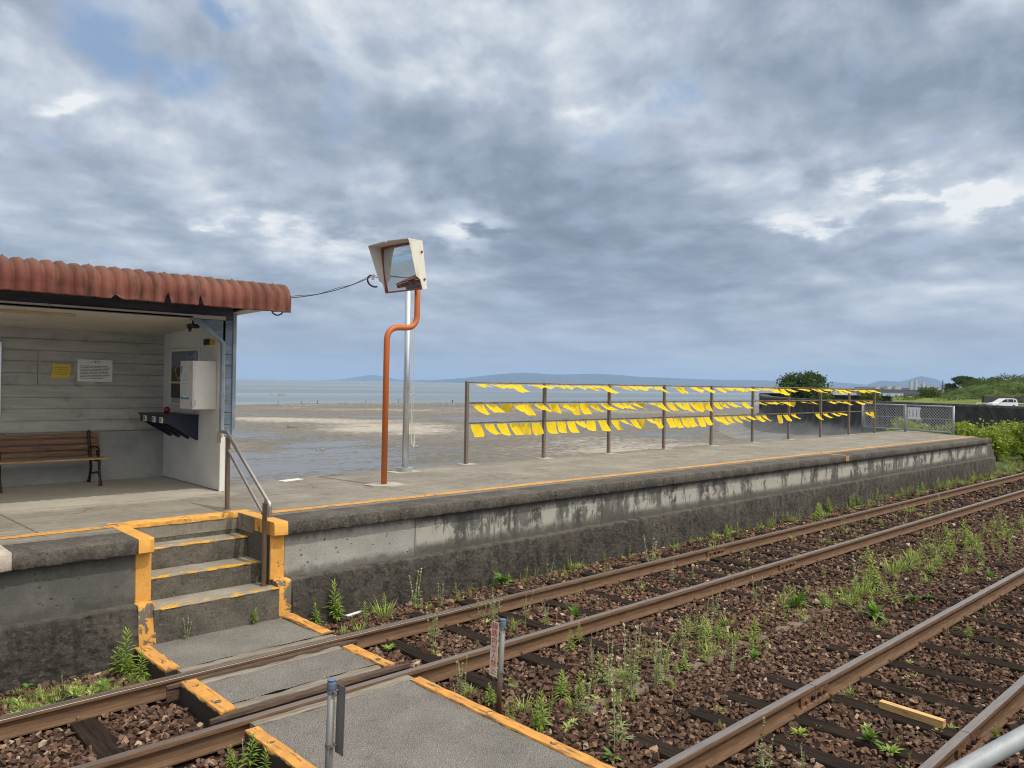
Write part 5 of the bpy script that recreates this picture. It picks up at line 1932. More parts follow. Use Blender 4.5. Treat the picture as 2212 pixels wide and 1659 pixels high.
# ------------------------------------------------------------------ railing along the back of the platform
RLY = 10.80
rl = thing('platform_railing', 'long brown three-rail railing along the back of the platform', 'railing', (18, RLY, PZ))
RZ = [2.405, 2.035, 1.672]
posts = [9.16 + 2.0 * k for k in range(10)]
for i, x in enumerate(posts):
    mb = MB()
    mb.box(x - 0.03, x + 0.03, RLY - 0.03, RLY + 0.03, PZ, 2.425, 0.004)
    po = mb.build('post', MAT['railing'], rl)
    mb = MB()
    a = 0.02 * nz(i, 4)
    if i not in (7, 9):
        mb.prism([(x - 0.15, RLY - 0.15 + a), (x + 0.15, RLY - 0.17), (x + 0.16, RLY + 0.09 + a), (x - 0.15, RLY + 0.10)], 'z', PZ, PZ + 0.009)
        mb.build('base_pad', MAT['pad'], po)
for zr in RZ:
    for i in range(9):
        mb = MB()
        mb.tube([(posts[i] + 0.031, RLY, zr), (posts[i + 1] - 0.031, RLY, zr)], 0.014, 8)
        mb.build('rail', MAT['railing'], rl, smooth=True)

CL = {
 'top': [(9.29,0.34,0.05,0.06),(9.69,0.29,0.06,0.04),(9.97,0.28,0.07,0.06),(10.24,0.34,0.14,0.09),(10.64,0.31,0.05,0.07),(10.9,0.3,0.06,0.07),(11.26,0.34,0.04,0.07),(11.57,0.34,0.06,0.09),(11.95,0.33,0.06,0.06),(12.28,0.27,0.09,0.09),(12.55,0.33,0.06,0.04),(12.9,0.24,0.14,0.06),(13.24,0.25,0.04,0.16),(13.43,0.34,0.08,0.17),(14.0,0.34,0.07,0.13),(14.35,0.34,0.05,0.04),(14.74,0.34,0.12,0.21),(15.37,0.24,0.04,0.1),(15.59,0.34,0.14,0.22),(16.19,0.31,0.1,0.13),(16.74,0.32,0.12,0.05),(17.3,0.3,0.1,0.22),(17.82,0.33,0.05,0.13),(18.34,0.31,0.07,0.07),(18.77,0.28,0.07,0.18),(19.25,0.33,0.04,0.07),(19.62,0.34,0.05,0.11),(20.22,0.34,0.13,0.22),(20.6,0.3,0.17,0.04),(20.9,0.3,0.08,0.16),(21.52,0.34,0.04,0.08),(22.2,0.34,0.03,0.09),(22.84,0.27,0.1,0.09),(23.22,0.34,0.04,0.22),(23.9,0.34,0.04,0.05),(24.24,0.34,0.13,0.2),(24.86,0.3,0.03,0.05),(25.43,0.34,0.03,0.05),(25.95,0.34,0.07,0.22),(26.42,0.34,0.05,0.22),(26.8,0.3,0.09,0.11)],
 'middle': [(9.28,0.26,0.17,0.12),(9.6,0.28,0.14,0.15),(10.0,0.28,0.14,0.09),(10.29,0.26,0.14,0.03),(10.53,0.24,0.21,0.02),(10.86,0.28,0.14,0.1),(11.27,0.28,0.18,0.16),(11.58,0.31,0.13,0.14),(11.92,0.28,0.23,0.05),(12.2,0.26,0.22,0.02),(12.48,0.31,0.16,0.17),(12.85,0.26,0.14,0.16),(13.25,0.25,0.1,0.16),(13.58,0.28,0.13,0.17),(13.86,0.26,0.11,0.17),(14.14,0.27,0.07,0.18),(14.5,0.32,0.08,0.18),(14.86,0.23,0.18,0.07),(15.24,0.29,0.18,0.14),(15.57,0.22,0.16,0.12),(15.87,0.3,0.21,0.11),(16.2,0.28,0.2,0.1),(16.48,0.3,0.21,0.1),(16.8,0.3,0.21,0.11),(17.22,0.24,0.16,0.15),(17.52,0.24,0.14,0.18),(17.87,0.3,0.12,0.22),(18.54,0.34,0.16,0.14),(19.28,0.34,0.06,0.11),(19.76,0.34,0.05,0.11),(20.14,0.34,0.06,0.22),(20.5,0.3,0.04,0.12),(20.8,0.3,0.12,0.2),(21.28,0.34,0.11,0.12),(21.74,0.34,0.04,0.13),(22.43,0.34,0.08,0.18),(23.56,0.34,0.05,0.22),(24.16,0.34,0.05,0.22),(24.72,0.34,0.11,0.22),(25.57,0.34,0.1,0.11),(26.13,0.34,0.05,0.11),(26.75,0.32,0.07,0.22)],
 'bottom': [(9.25,0.25,0.22,0.01),(9.58,0.25,0.19,0.12),(9.88,0.26,0.21,0.08),(10.22,0.24,0.22,0.06),(10.51,0.25,0.23,0.06),(10.81,0.25,0.23,0.03),(11.22,0.28,0.23,0.01),(11.53,0.25,0.22,0.01),(11.82,0.26,0.22,-0.02),(12.08,0.26,0.12,-0.04),(12.41,0.28,0.2,-0.07),(12.79,0.26,0.22,0.03),(13.22,0.25,0.21,0.1),(13.47,0.21,0.09,0.04),(13.87,0.24,0.19,0.13),(14.17,0.24,0.18,0.14),(14.47,0.2,0.11,0.07),(14.79,0.23,0.21,0.08),(15.24,0.26,0.21,0.0),(15.54,0.24,0.22,0.0),(15.86,0.26,0.22,0.01),(16.13,0.25,0.21,0.0),(16.5,0.27,0.21,0.03),(16.8,0.26,0.19,0.03),(17.24,0.19,0.12,0.05),(17.5,0.25,0.19,0.08),(17.82,0.25,0.17,0.16),(18.15,0.22,0.16,0.2),(18.45,0.26,0.13,0.22),(18.78,0.28,0.1,0.22),(19.3,0.29,0.16,0.15),(19.62,0.24,0.15,0.22),(20.5,0.26,0.23,0.06),(20.81,0.28,0.17,0.22),(21.28,0.34,0.12,0.22),(22.8,0.28,0.18,0.22),(23.3,0.34,0.13,0.22),(23.85,0.34,0.09,0.22),(24.3,0.34,0.06,0.22),(26.35,0.34,0.12,0.22),(26.8,0.3,0.2,0.22)]}
# fill wide gaps in the top row
row_ = CL['top']
for q in range(len(row_) - 1):
    a_, b_ = row_[q][0] + min(row_[q][1], 0.275), row_[q + 1][0]
    if b_ - a_ > 0.17 and not any(a_ - 0.02 < px_ < b_ + 0.02 for px_ in posts):
        row_.append((round(a_ + 0.01, 2), min(0.27, b_ - a_ - 0.02), 0.06 + 0.02 * (q % 3), 0.08))
row_.sort()
ROWZ = {'top': RZ[0], 'middle': RZ[1], 'bottom': RZ[2]}
cgrp = 'yellow cloths hung along the platform railing'
for row, items in CL.items():
    cnt = {}
    for j, (x, w_, dzv, sx) in enumerate(items):
        w_ = min(w_, 0.275) * random.uniform(0.93, 1.03)
        bay = max(0, min(8, int((x + 0.05 - posts[0]) / 2.0)))
        cnt[bay] = cnt.get(bay, 0) + 1
        zr = ROWZ[row] - 0.022
        L = random.uniform(0.235, 0.26)
        dzv = min(dzv, 0.235)
        sx = max(-0.1, min(sx, 0.17))
        rest = max(0.0, L * L - dzv * dzv - sx * sx)
        sy = -math.sqrt(rest) * (1 if random.random() < 0.9 else -0.6)
        ph, rip = random.uniform(0, 6.3), random.uniform(0.018, 0.042) * (1.1 if row == 'top' else 1)
        rk = random.uniform(0.7, 1.5)
        cur = random.uniform(0.25, 0.6)
        drp = random.uniform(0.006, 0.018)
        turn = random.uniform(-0.03, 0.03)
        skew = random.uniform(-0.022, 0.022)

        def fn(u, v, x=x, w_=w_, zr=zr, dzv=dzv, sx=sx, sy=sy, ph=ph, rip=rip, rk=rk, cur=cur, drp=drp, turn=turn, skew=skew):
            # nearly upright near the clips, carried out by the wind towards the free edge
            vo = v ** (1 + cur)
            vd = 1 - (1 - v) ** (1 + 0.55 * cur)
            wave = rip * v * math.sin(6.28 * (rk * u + 0.6 * v) + ph)
            return (x + w_ * u * (1 - 0.06 * v) + sx * vo + turn * v * v,
                    RLY - 0.004 + sy * vo + wave * (0.5 + 0.5 * abs(dzv) / 0.24),
                    zr - drp * math.sin(math.pi * u) - dzv * vd + skew * v * (u - 0.5) * 2 + 0.7 * wave * (1 - abs(dzv) / 0.26))
        mb = MB()
        mb.grid(fn, 9, 9, flip=True)
        for cx_ in (x + 0.012, x + w_ - 0.012):
            pass
        lab = 'yellow cloth on the %s rail, %s along in the %s bay from the mirror' % (row, ORD[cnt[bay] - 1], ORD[bay])
        ct = thing('yellow_cloth', lab, 'cloth', (x + w_ / 2, RLY, zr), cgrp)
        o = mb.build('fabric', MAT['cloth'], ct, smooth=True)
        for cx_ in (x + 0.012, x + w_ - 0.012):
            s = MB()
            s.tube([(cx_, RLY, zr - 0.012), (cx_, RLY - 0.012, zr + 0.008), (cx_, RLY - 0.006, zr + 0.04)], 0.004, 4)
            s.build('hook', MAT['rust'], ct)

# ------------------------------------------------------------------ chain-link fence at the end
fe = thing('chain_link_fence', 'low galvanised chain-link fence closing the platform end', 'fence', (29.2, 10.5, PZ))
fpts = [Vector((28.80, 8.87, 0)), Vector((29.20, 10.54, 0)), Vector((29.60, 12.2, 0))]
FT, FB = 1.865, 1.0
for p in fpts:
    mb = MB()
    mb.tube([(p.x, p.y, PZ - 0.1), (p.x, p.y, FT + 0.025)], 0.036, 12)
    mb.build('post', MAT['galv'], fe, smooth=True)
for a, b in zip(fpts[:-1], fpts[1:]):
    for zr, r in ((FT, 0.024), (FB, 0.022), (1.43, 0.008)):
        mb = MB()
        mb.tube([(a.x, a.y, zr), (b.x, b.y, zr)], r, 8)
        mb.build('rail', MAT['galv'], fe, smooth=True)
    mb = MB()
    for sx_ in (0.05, 0.95):
        q = a.lerp(b, sx_ if sx_ < 0.5 else sx_)
        mb.tube([(q.x, q.y, FB), (q.x, q.y, FT)], 0.011, 6)
    Lp = (b - a).length
    nn = 17
    hz_ = FT - FB
    for k in range(-9, nn + 1):
        for sgn in (1, -1):
            # straight strands clipped to the panel
            t0, t1 = k / nn, k / nn + hz_ / Lp * 0.95
            z0, z1 = (FB, FT) if sgn > 0 else (FT, FB)
            if t1 <= 0 or t0 >= 1:
                continue
            f0, f1 = max(0, t0), min(1, t1)
            za, zb = z0 + (z1 - z0) * (f0 - t0) / (t1 - t0), z0 + (z1 - z0) * (f1 - t0) / (t1 - t0)
            pa, pb = a.lerp(b, f0), a.lerp(b, f1)
            mb.tube([(pa.x, pa.y, za), (pb.x, pb.y, zb)], 0.006, 4, cap=False)
    mb.build('wire_mesh', MAT['galv'], fe)
fs = thing('fence_notice', 'white paper notice with vertical writing tied to the chain-link fence', 'notice', (29.1, 10.2, 1.6))
da = (fpts[0] - fpts[1]).normalized()
pa = fpts[1] + da * 0.10 + Vector((-0.05, 0, 0))
pb = fpts[1] + da * 0.58 + Vector((-0.05, 0, 0))
mb = MB()
mb.grid(lambda u, v: (pa.x + (pb.x - pa.x) * u, pa.y + (pb.y - pa.y) * u, 1.80 - 0.42 * v), 3, 3, flip=True)
MAT['vertnote'] = material("vertical_notice", lambda t: {'c': t.mix(t.math('MULTIPLY', t.math('MULTIPLY', t.step(t.math('ABSOLUTE', t.math('SUBTRACT', t.math('FRACT', t.math('MULTIPLY', t.sep(t.uv())[0], 3.6)), 0.5)), 0.16, 0.10), t.step(t.noise(t.mp(t.uv(), (10, 26, 1)), 1.0, 3), 0.42, 0.5)), t.math('MULTIPLY', t.math('GREATER_THAN', t.sep(t.uv())[1], 0.18), t.math('LESS_THAN', t.sep(t.uv())[1], 0.8))), (0.72, 0.68, 0.72), (0.12, 0.10, 0.12))}, rough=0.6)
mb.build('paper', MAT['vertnote'], fs)

# ------------------------------------------------------------------ the two warning posts
for (x, y, ztop, sgn, lab, base_z) in ((4.085, 4.39, 0.60, 1, 'thin leaning post with a narrow red-lettered warning plate', -0.2),
                                      (2.255, 3.79, 0.765, -1, 'grey warning post with blue-grey cap seen from behind its plate', -0.2)):
    wp = thing('warning_post', lab, 'sign post', (x, y, base_z))
    lean = 0.035 if sgn > 0 else 0.02

    def W(dx, dy, z):
        h = z - base_z
        return (x + dx + lean * h * 0.7, y + dy - lean * h * 0.7, z)
    mb = MB()
    mb.tube([W(0, 0, base_z), W(0, 0, ztop - 0.05)], 0.0205, 14)
    mb.build('tube', MAT['galvrust'] if sgn > 0 else MAT['post_steel'], wp, smooth=True)
    mb = MB()
    mb.tube([W(0, 0, ztop - 0.055), W(0, 0, ztop - 0.02), W(0, 0, ztop - 0.012), W(0, 0, ztop), W(0, 0, ztop + 0.003)], [0.0245, 0.0245, 0.022, 0.0245, 0.017], 14)
    mb.build('cap', MAT['bluecap'], wp, smooth=False)
    # plate: its lettered face looks across the crossing
    xo = -0.030 if sgn > 0 else 0.030
    ya, yb = (0.012, 0.092) if sgn > 0 else (-0.095, -0.012)
    zt, zb = ztop - 0.025, ztop - (0.44 if sgn > 0 else 0.40)
    mb = MB()
    n = len(mb.v)
    for dx in (xo - 0.0015, xo + 0.0015):
        for (yy, zz) in ((ya, zb), (yb, zb), (yb, zt), (ya, zt)):
            mb.v.append(W(dx, yy, zz))
    mb.f += [(0, 3, 2, 1), (4, 5, 6, 7), (0, 1, 5, 4), (1, 2, 6, 5), (2, 3, 7, 6), (3, 0, 4, 7)]
    pl_ = mb.build('plate', MAT['signwhite'] if sgn > 0 else MAT['post_steel'], wp)
    for zz in (zt - 0.035, zb + 0.04):
        s = MB()
        s.tube([W(0, 0, zz - 0.012), W(0, 0, zz + 0.012)], 0.0245, 14)
        s.tube([W(xo * 0.3, 0, zz), W(xo, (ya + yb) * 0.25, zz)], 0.008, 6)
        s.tube([W(0.0, -0.02, zz), W(0.0, -0.042, zz)], 0.007, 6)
        s.build('clamp', MAT['post_steel'], wp)
    if sgn > 0:
        for q, ch in enumerate('線路内立入禁止'):
            zc = zt - 0.036 - q * 0.0572
            p = W(xo - 0.0025, (ya + yb) / 2, zc)
            o = text_obj('character', ch, 0.058, MAT['redtext'], pl_, p, (R(90), 0, R(-90)), 0.0004, sx=1.12)
            for vv in o.data.vertices:
                pass


# ------------------------------------------------------------------ weeds along the tracks
def leaf_strip(V, Fc, Tn, p, dirv, L, wd, droop, tint, fold=0.25):
    """a pointed leaf of three cross-sections"""
    d = Vector(dirv).normalized()
    side = d.cross(Vector((0, 0, 1)))
    if side.length < 1e-3:
        side = Vector((1, 0, 0))
    side.normalize()
    upn = side.cross(d)
    n = len(V)
    p = Vector(p)
    m1 = p + d * (L * 0.45) + Vector((0, 0, -droop * L * 0.2))
    tip = p + d * L + Vector((0, 0, -droop * L))
    V += [p, m1 + side * wd + upn * wd * fold, tip, m1 - side * wd + upn * wd * fold, m1]
    Fc += [(n, n + 1, n + 4), (n + 1, n + 2, n + 4), (n, n + 4, n + 3), (n + 3, n + 4, n + 2)]
    Tn += [tint] * 5


def stem_strip(V, Fc, Tn, p0, p1, r, tint):
    n = len(V)
    for p, rr in ((Vector(p0), r), (Vector(p1), r * 0.5)):
        for k in range(3):
            a = 2.094 * k
            V.append(p + Vector((math.cos(a) * rr, math.sin(a) * rr, 0)))
            Tn.append(tint)
    for k in range(3):
        k2 = (k + 1) % 3
        Fc += [(n + k, n + k2, n + 3 + k2), (n + k, n + 3 + k2, n + 3 + k)]


def weed_mesh(kind, rg):
    """unit-height plant"""
    V, Fc, Tn = [], [], []
    if kind == 'L':
        for s in range(rg.choice([1, 2, 3])):
            lean = (rg.uniform(-0.12, 0.12), rg.uniform(-0.12, 0.12))
            bx, by = (0, 0) if s == 0 else (rg.uniform(-0.16, 0.16), rg.uniform(-0.16, 0.16))
            H = 1.0 if s == 0 else rg.uniform(0.45, 0.85)
            stem_strip(V, Fc, Tn, (bx, by, -0.1), (bx + lean[0] * H, by + lean[1] * H, H * 0.95), 0.016, 0.15)
            n = int(46 * H)
            for k in range(n):
                t_ = (k + 0.5) / n
                z = H * (0.10 + 0.88 * t_)
                a = k * 2.399 + rg.uniform(-0.3, 0.3)
                L = (0.30 * (1 - t_) + 0.13) * rg.uniform(0.75, 1.2) * (0.6 + 0.4 * H)
                e = 0.25 + 1.0 * t_ ** 2
                leaf_strip(V, Fc, Tn, (bx + lean[0] * z, by + lean[1] * z, z), (math.cos(a), math.sin(a), e), L, L * 0.10, 0.35 * (1 - t_), min(1, 0.25 + 0.75 * t_ ** 2 * rg.uniform(0.6, 1.1)))
    elif kind == 'S':
        for s in range(rg.randint(2, 5)):
            bx, by = rg.uniform(-0.10, 0.10), rg.uniform(-0.10, 0.10)
            lx, ly = rg.uniform(-0.22, 0.22), rg.uniform(-0.22, 0.22)
            H = rg.uniform(0.55, 1.0) if s else 1.0
            stem_strip(V, Fc, Tn, (bx, by, -0.1), (bx + lx * H, by + ly * H, H), 0.011, 0.45)
            for k in range(26):
                t_ = rg.uniform(0.12, 1.0)
                z = H * t_
                p = (bx + lx * z, by + ly * z, z)
                a = rg.uniform(0, 6.28)
                if t_ < 0.4:
                    leaf_strip(V, Fc, Tn, p, (math.cos(a), math.sin(a), 0.5), rg.uniform(0.08, 0.17), 0.016, 0.3, rg.uniform(0, 0.3))
                else:
                    L = rg.uniform(0.02, 0.065)
                    for q in range(2):
                        leaf_strip(V, Fc, Tn, p, (math.cos(a + q), math.sin(a + q), 1.3), L * 1.0, L * 0.36, 0.0, rg.uniform(0.5, 1.0))
        for k in range(10):
            a = rg.uniform(0, 6.28)
            leaf_strip(V, Fc, Tn, (0, 0, 0), (math.cos(a), math.sin(a), 0.8), rg.uniform(0.15, 0.28), 0.02, 0.4, rg.uniform(0, 0.25))
    elif kind == 'B':
        for k in range(rg.randint(14, 24)):
            a = rg.uniform(0, 6.28)
            e = rg.uniform(0.4, 2.2)
            L = rg.uniform(0.5, 0.95)
            leaf_strip(V, Fc, Tn, (rg.uniform(-.08, .08), rg.uniform(-.08, .08), rg.uniform(0, 0.25)), (math.cos(a), math.sin(a), e), L, L * rg.uniform(0.09, 0.17), rg.uniform(0.15, 0.55), rg.uniform(0.0, 1.0))
    elif kind == 'R':
        for k in range(rg.randint(9, 14)):
            a = k * 2.399 + rg.uniform(-0.4, 0.4)
            L = rg.uniform(0.7, 1.15)
            leaf_strip(V, Fc, Tn, (0, 0, 0), (math.cos(a), math.sin(a), rg.uniform(0.5, 1.6)), L, L * 0.11, 0.35, rg.uniform(0.2, 0.9))
    else:
        for k in range(rg.randint(45, 70)):
            a = rg.uniform(0, 6.28)
            r_ = rg.uniform(0, 0.35)
            L = rg.uniform(0.45, 1.1)
            leaf_strip(V, Fc, Tn, (r_ * math.cos(a), r_ * math.sin(a), -0.02), (math.cos(a) * 0.5, math.sin(a) * 0.5, rg.uniform(0.6, 2.0)), L, L * 0.018, rg.uniform(0.1, 0.6), rg.uniform(0, 1.0))
    return V, Fc, Tn


KM = {'L': 'leaf', 'S': 'seed', 'B': 'leaf_dark', 'R': 'leaf', 'G': 'grass'}
KN = {'L': ('leafy_weed', 'upright bright leafy weed'), 'S': ('seeding_weed', 'thin pale seeding weed'), 'B': ('broadleaf_weed', 'broad-leaved green weed'), 'R': ('rosette_weed', 'low rosette weed'), 'G': ('grass_tuft', 'green grass tuft')}
WEEDS = {
 'B': [(6.73,7.17,0.31),(6.46,5.74,0.17),(8.74,4.31,0.25),(6.72,3.75,0.16),(9.0,3.54,0.26),(10.0,3.47,0.21),(10.35,3.43,0.1),(12.17,3.26,0.15),(4.21,3.38,0.12),(5.81,2.3,0.15),(2.04,6.93,0.13),(1.57,7.30,0.1)],
 'L': [(4.44,7.33,0.37),(4.2,7.32,0.2),(5.92,7.07,0.11),(7.68,7.0,0.15),(8.25,7.07,0.08),(5.62,5.03,0.18),(4.21,4.62,0.15),(4.21,4.04,0.24),(4.72,4.32,0.2),(3.98,3.83,0.12),(4.78,4.38,0.17),(10.29,4.11,0.41),(13.2,4.11,0.33),(14.32,4.21,0.39),(17.14,4.43,0.25),(14.12,6.60,0.39),(19.17,6.16,0.19),(15.25,5.92,0.12),(12.05,7.25,0.15),(12.26,7.18,0.19),(15.62,7.3,0.18),(16.08,7.28,0.27),(17.27,7.3,0.24),(18.62,7.3,0.25),(21.47,7.3,0.19),(7.05,4.31,0.17),(7.22,4.03,0.22),(8.54,3.35,0.09),(9.73,3.59,0.23),(9.07,2.62,0.13),(5.21,3.16,0.06),(5.55,3.83,0.09),(6.63,1.72,0.08),(4.86,4.26,0.18),(5.88,5.15,0.17),(2.34,6.96,0.22),(2.33,4.89,0.21),(2.25,5.0,0.12),(2.37,4.75,0.15),(2.30,7.22,0.33),(1.97,6.95,0.06),(2.3,7.12,0.14),(3.55,7.37,0.13)],
 'G': [(4.89,7.07,0.23),(4.21,4.87,0.14),(4.31,4.34,0.15),(4.25,6.86,0.12),(4.4,6.82,0.14),(9.91,4.04,0.24),(12.29,4.31,0.32),(11.37,4.23,0.3),(11.76,4.23,0.27),(15.06,4.28,0.22),(17.33,6.13,0.18),(6.56,2.77,0.12)],
 'S': [(5.37,7.14,0.37),(5.67,7.08,0.2),(7.45,7.06,0.25),(5.6,6.3,0.25),(5.69,6.2,0.19),(5.76,6.25,0.31),(4.73,6.01,0.31),(6.07,6.07,0.23),(6.27,5.99,0.17),(4.1,4.86,0.28),(4.63,4.02,0.28),(5.53,4.7,0.21),(8.99,6.6,0.39),(8.58,5.96,0.25),(9.0,5.9,0.17),(8.77,5.18,0.16),(7.74,4.78,0.26),(8.61,4.76,0.26),(9.04,4.16,0.25),(9.83,4.1,0.43),(13.27,4.44,0.34),(12.74,4.11,0.45),(15.97,5.92,0.25),(12.7,5.73,0.25),(13.81,6.0,0.23),(13.57,7.2,0.24),(18.07,7.25,0.24),(20.8,7.3,0.22),(5.19,3.97,0.49),(5.52,3.98,0.35),(5.66,3.99,0.37),(6.32,4.24,0.3),(6.81,4.3,0.34),(5.22,4.24,0.35),(4.47,3.53,0.46),(4.67,3.99,0.25),(6.33,3.73,0.25),(11.29,3.56,0.11),(9.89,2.68,0.12),(8.58,2.22,0.14),(8.99,2.79,0.13),(7.43,3.53,0.15),(4.91,2.64,0.29),(5.09,2.45,0.14),(2.31,4.94,0.14),(2.87,7.36,0.17)],
 'R': [(4.34,6.2,0.11),(4.65,4.87,0.07),(6.41,4.09,0.06),(5.47,3.34,0.07),(7.37,2.56,0.08),(5.56,2.71,0.09),(5.76,2.14,0.11),(5.77,2.67,0.04)]}


def zone(x, y):
    if x < 2.42:
        return 'before the crossing'
    if y > 6.45:
        return 'along the foot of the platform wall'
    if y > 5.3:
        return 'between the far rails'
    if y > 2.95:
        return 'between the two tracks'
    return 'between the near rails'


protos = {}
rg = random.Random(5)
for k in KM:
    protos[k] = []
    for i in range(5):
        V, Fc, Tn = weed_mesh(k, rg)
        me = bpy.data.meshes.new(KN[k][0])
        me.from_pydata([tuple(v) for v in V], [], Fc)
        at = me.attributes.new('tint', 'FLOAT', 'POINT')
        at.data.foreach_set('value', Tn)
        me.materials.append(MAT[KM[k]])
        protos[k].append(me)
zc = {}
for k, items in WEEDS.items():
    for x, y, h in sorted(items):
        z = zone(x, y)
        if 2.5 < x < 3.9 and y > 6.5:
            lab = KN[k][1] + ' sprouting at the foot of the lowest step' + (' near its right end' if x > 3 else ' near its left end')
            gz = -0.01
        else:
            zc[(k, z)] = zc.get((k, z), 0) + 1
            lab = '%s %s, %s from the %s' % (KN[k][1], z, ORD[zc[(k, z)] - 1], 'left' if x < 2.42 else 'crossing')
            gz = -0.155
        o = bpy.data.objects.new(KN[k][0], rg.choice(protos[k]))
        col.objects.link(o)
        o.location = (x, y, gz)
        s = h * (1.25 if k == 'S' else 1.12)
        o.scale = (s * rg.uniform(0.9, 1.15), s * rg.uniform(0.9, 1.15), s)
        o.rotation_euler = (0, 0, rg.uniform(0, 6.28))
        tag(o, lab, 'weed' if k != 'G' else 'grass tuft', 'weeds growing in the ballast')

# small seedlings and moss-like growth nobody could count
V, Fc, Tn = [], [], []
spots = []
for i in range(760):
    u = rg.random()
    if u < 0.40:
        spots.append((4.05 + 26 * rg.random() ** 0.8, 7.40 - abs(rg.gauss(0, 0.24)), rg.uniform(0.05, 0.22)))
    elif u < 0.80:
        x_ = 4.0 + 14 * rg.random()
        spots.append((x_, rg.gauss(4.15, 0.16 + 0.012 * x_), rg.uniform(0.05, 0.26)))
    elif u < 0.93:
        spots.append((rg.uniform(4.2, 24), rg.uniform(5.45, 6.33), rg.uniform(0.04, 0.16)))
    else:
        spots.append((rg.uniform(4.2, 14), rg.uniform(1.95, 2.8), rg.uniform(0.04, 0.10)))
for i in range(90):
    spots.append((rg.uniform(1.35, 2.42), min(7.3, 6.80 + abs(rg.gauss(0, 0.2))), rg.uniform(0.05, 0.12)))
for i in range(420):
    spots.append((rg.uniform(22, 44), rg.uniform(6.75, 8.2) + (rg.uniform(0, 4) if rg.random() < 0.5 else 0) * 0.3, rg.uniform(0.10, 0.28)))
for x, y, h in spots:
    if y > 7.36 and x < 28:
        continue
    v_, f_, t_ = [], [], []
    kk = rg.choice('GGSR' if h < 0.11 else 'GSSSL')
    v_, f_, t_ = weed_mesh(kk, rg)
    if kk == 'S':
        t_ = [min(1, q + 0.15) for q in t_]
    off = len(V)
    V += [Vector((p.x * h + x, p.y * h + y, p.z * h - 0.165)) for p in v_]
    Fc += [tuple(off + q for q in f) for f in f_]
    Tn += t_
o = mesh_np('weeds', [tuple(v) for v in V], Fc, MAT['grass'], {'tint': Tn})
tag(o, 'small grass and seedlings scattered through the ballast', 'weeds', kind='stuff')


# ------------------------------------------------------------------ foliage masses
def leaf_cloud(centres, radii, n, size, g, squash=0.8, bias=0.55):
    """n pointed leaves near the surfaces of overlapping lobes: returns verts, faces, tint"""
    C = np.asarray(centres, float)
    Rr = np.asarray(radii, float)
    pr = Rr ** 2 / (Rr ** 2).sum()
    k = g.choice(len(C), n, p=pr)
    d = g.normal(size=(n, 3))
    d /= np.linalg.norm(d, axis=1)[:, None]
    r = Rr[k] * (1 - bias * g.uniform(size=n) ** 2) * g.uniform(0.85, 1.12, n)
    P = C[k] + d * r[:, None] * np.array([1, 1, squash])
    a = g.normal(size=(n, 3)) + d * 0.8 + np.array([0, 0, -0.1])
    a /= np.linalg.norm(a, axis=1)[:, None]
    b = np.cross(a, g.normal(size=(n, 3)))
    b /= np.linalg.norm(b, axis=1)[:, None]
    L = size * g.uniform(0.6, 1.4, n)[:, None]
    V = np.stack([P, P + a * L * 0.5 + b * L * 0.28, P + a * L, P + a * L * 0.5 - b * L * 0.28], 1)
    tint = np.clip(g.beta(1.5, 2.0, n) + g.normal(size=len(C))[k] * 0.12, 0, 1)
    return V.reshape(-1, 3), np.arange(4 * n).reshape(-1, 4), np.repeat(tint, 4)


def tree(name, lab, base, H, Wd, lobes, nl, size, mat='tree_leaf', trunk=0.12, group=None, seed=1, stems=1, squash=0.75, low=0.35, cat='tree'):
    g = np.random.default_rng(seed)
    t_ = thing(name, lab, cat, base, group)
    bx, by, bz_ = base
    C, Rr = [], []
    mb = MB()
    for s in range(stems):
        sx, sy = (0, 0) if s == 0 else (g.uniform(-0.3, 0.3) * Wd, g.uniform(-0.3, 0.3) * Wd)
        fork = Vector((bx + sx * 0.6, by + sy * 0.6, bz_ + H * low))
        mb.tube([(bx + sx * 0.3, by + sy * 0.3, bz_ - 0.1), (bx + sx * 0.5 + 0.05 * Wd, by + sy * 0.5, bz_ + H * low * 0.5), tuple(fork)], [trunk, trunk * 0.8, trunk * 0.6], 8)
        for q in range(lobes):
            a = g.uniform(0, 6.28)
            rr = Wd * 0.5 * g.uniform(0.1, 0.82)
            zz = bz_ + H * g.uniform(low, 0.93)
            rr *= math.sqrt(max(0.15, 1 - ((zz - bz_ - H * 0.5) / (H * 0.62)) ** 2))
            c = Vector((bx + sx + rr * math.cos(a), by + sy + rr * math.sin(a), zz))
            C.append(tuple(c))
            Rr.append(Wd * (g.uniform(0.05, 0.17) if cat == 'shrub' else g.uniform(0.07, 0.19)))
            if q % 2 == 0:
                mid = fork.lerp(c, 0.5) + Vector((0, 0, -0.05 * H))
                mb.tube([tuple(fork), tuple(mid), tuple(c)], [trunk * 0.5, trunk * 0.3, trunk * 0.12], 6)
    mb.build('trunk', MAT['bark'], t_, smooth=True)
    V, Fq, Tt = leaf_cloud(C, Rr, nl, size, g, squash)
    mesh_np('crown', V, Fq, MAT[mat], {'tint': Tt}, t_)
    return t_


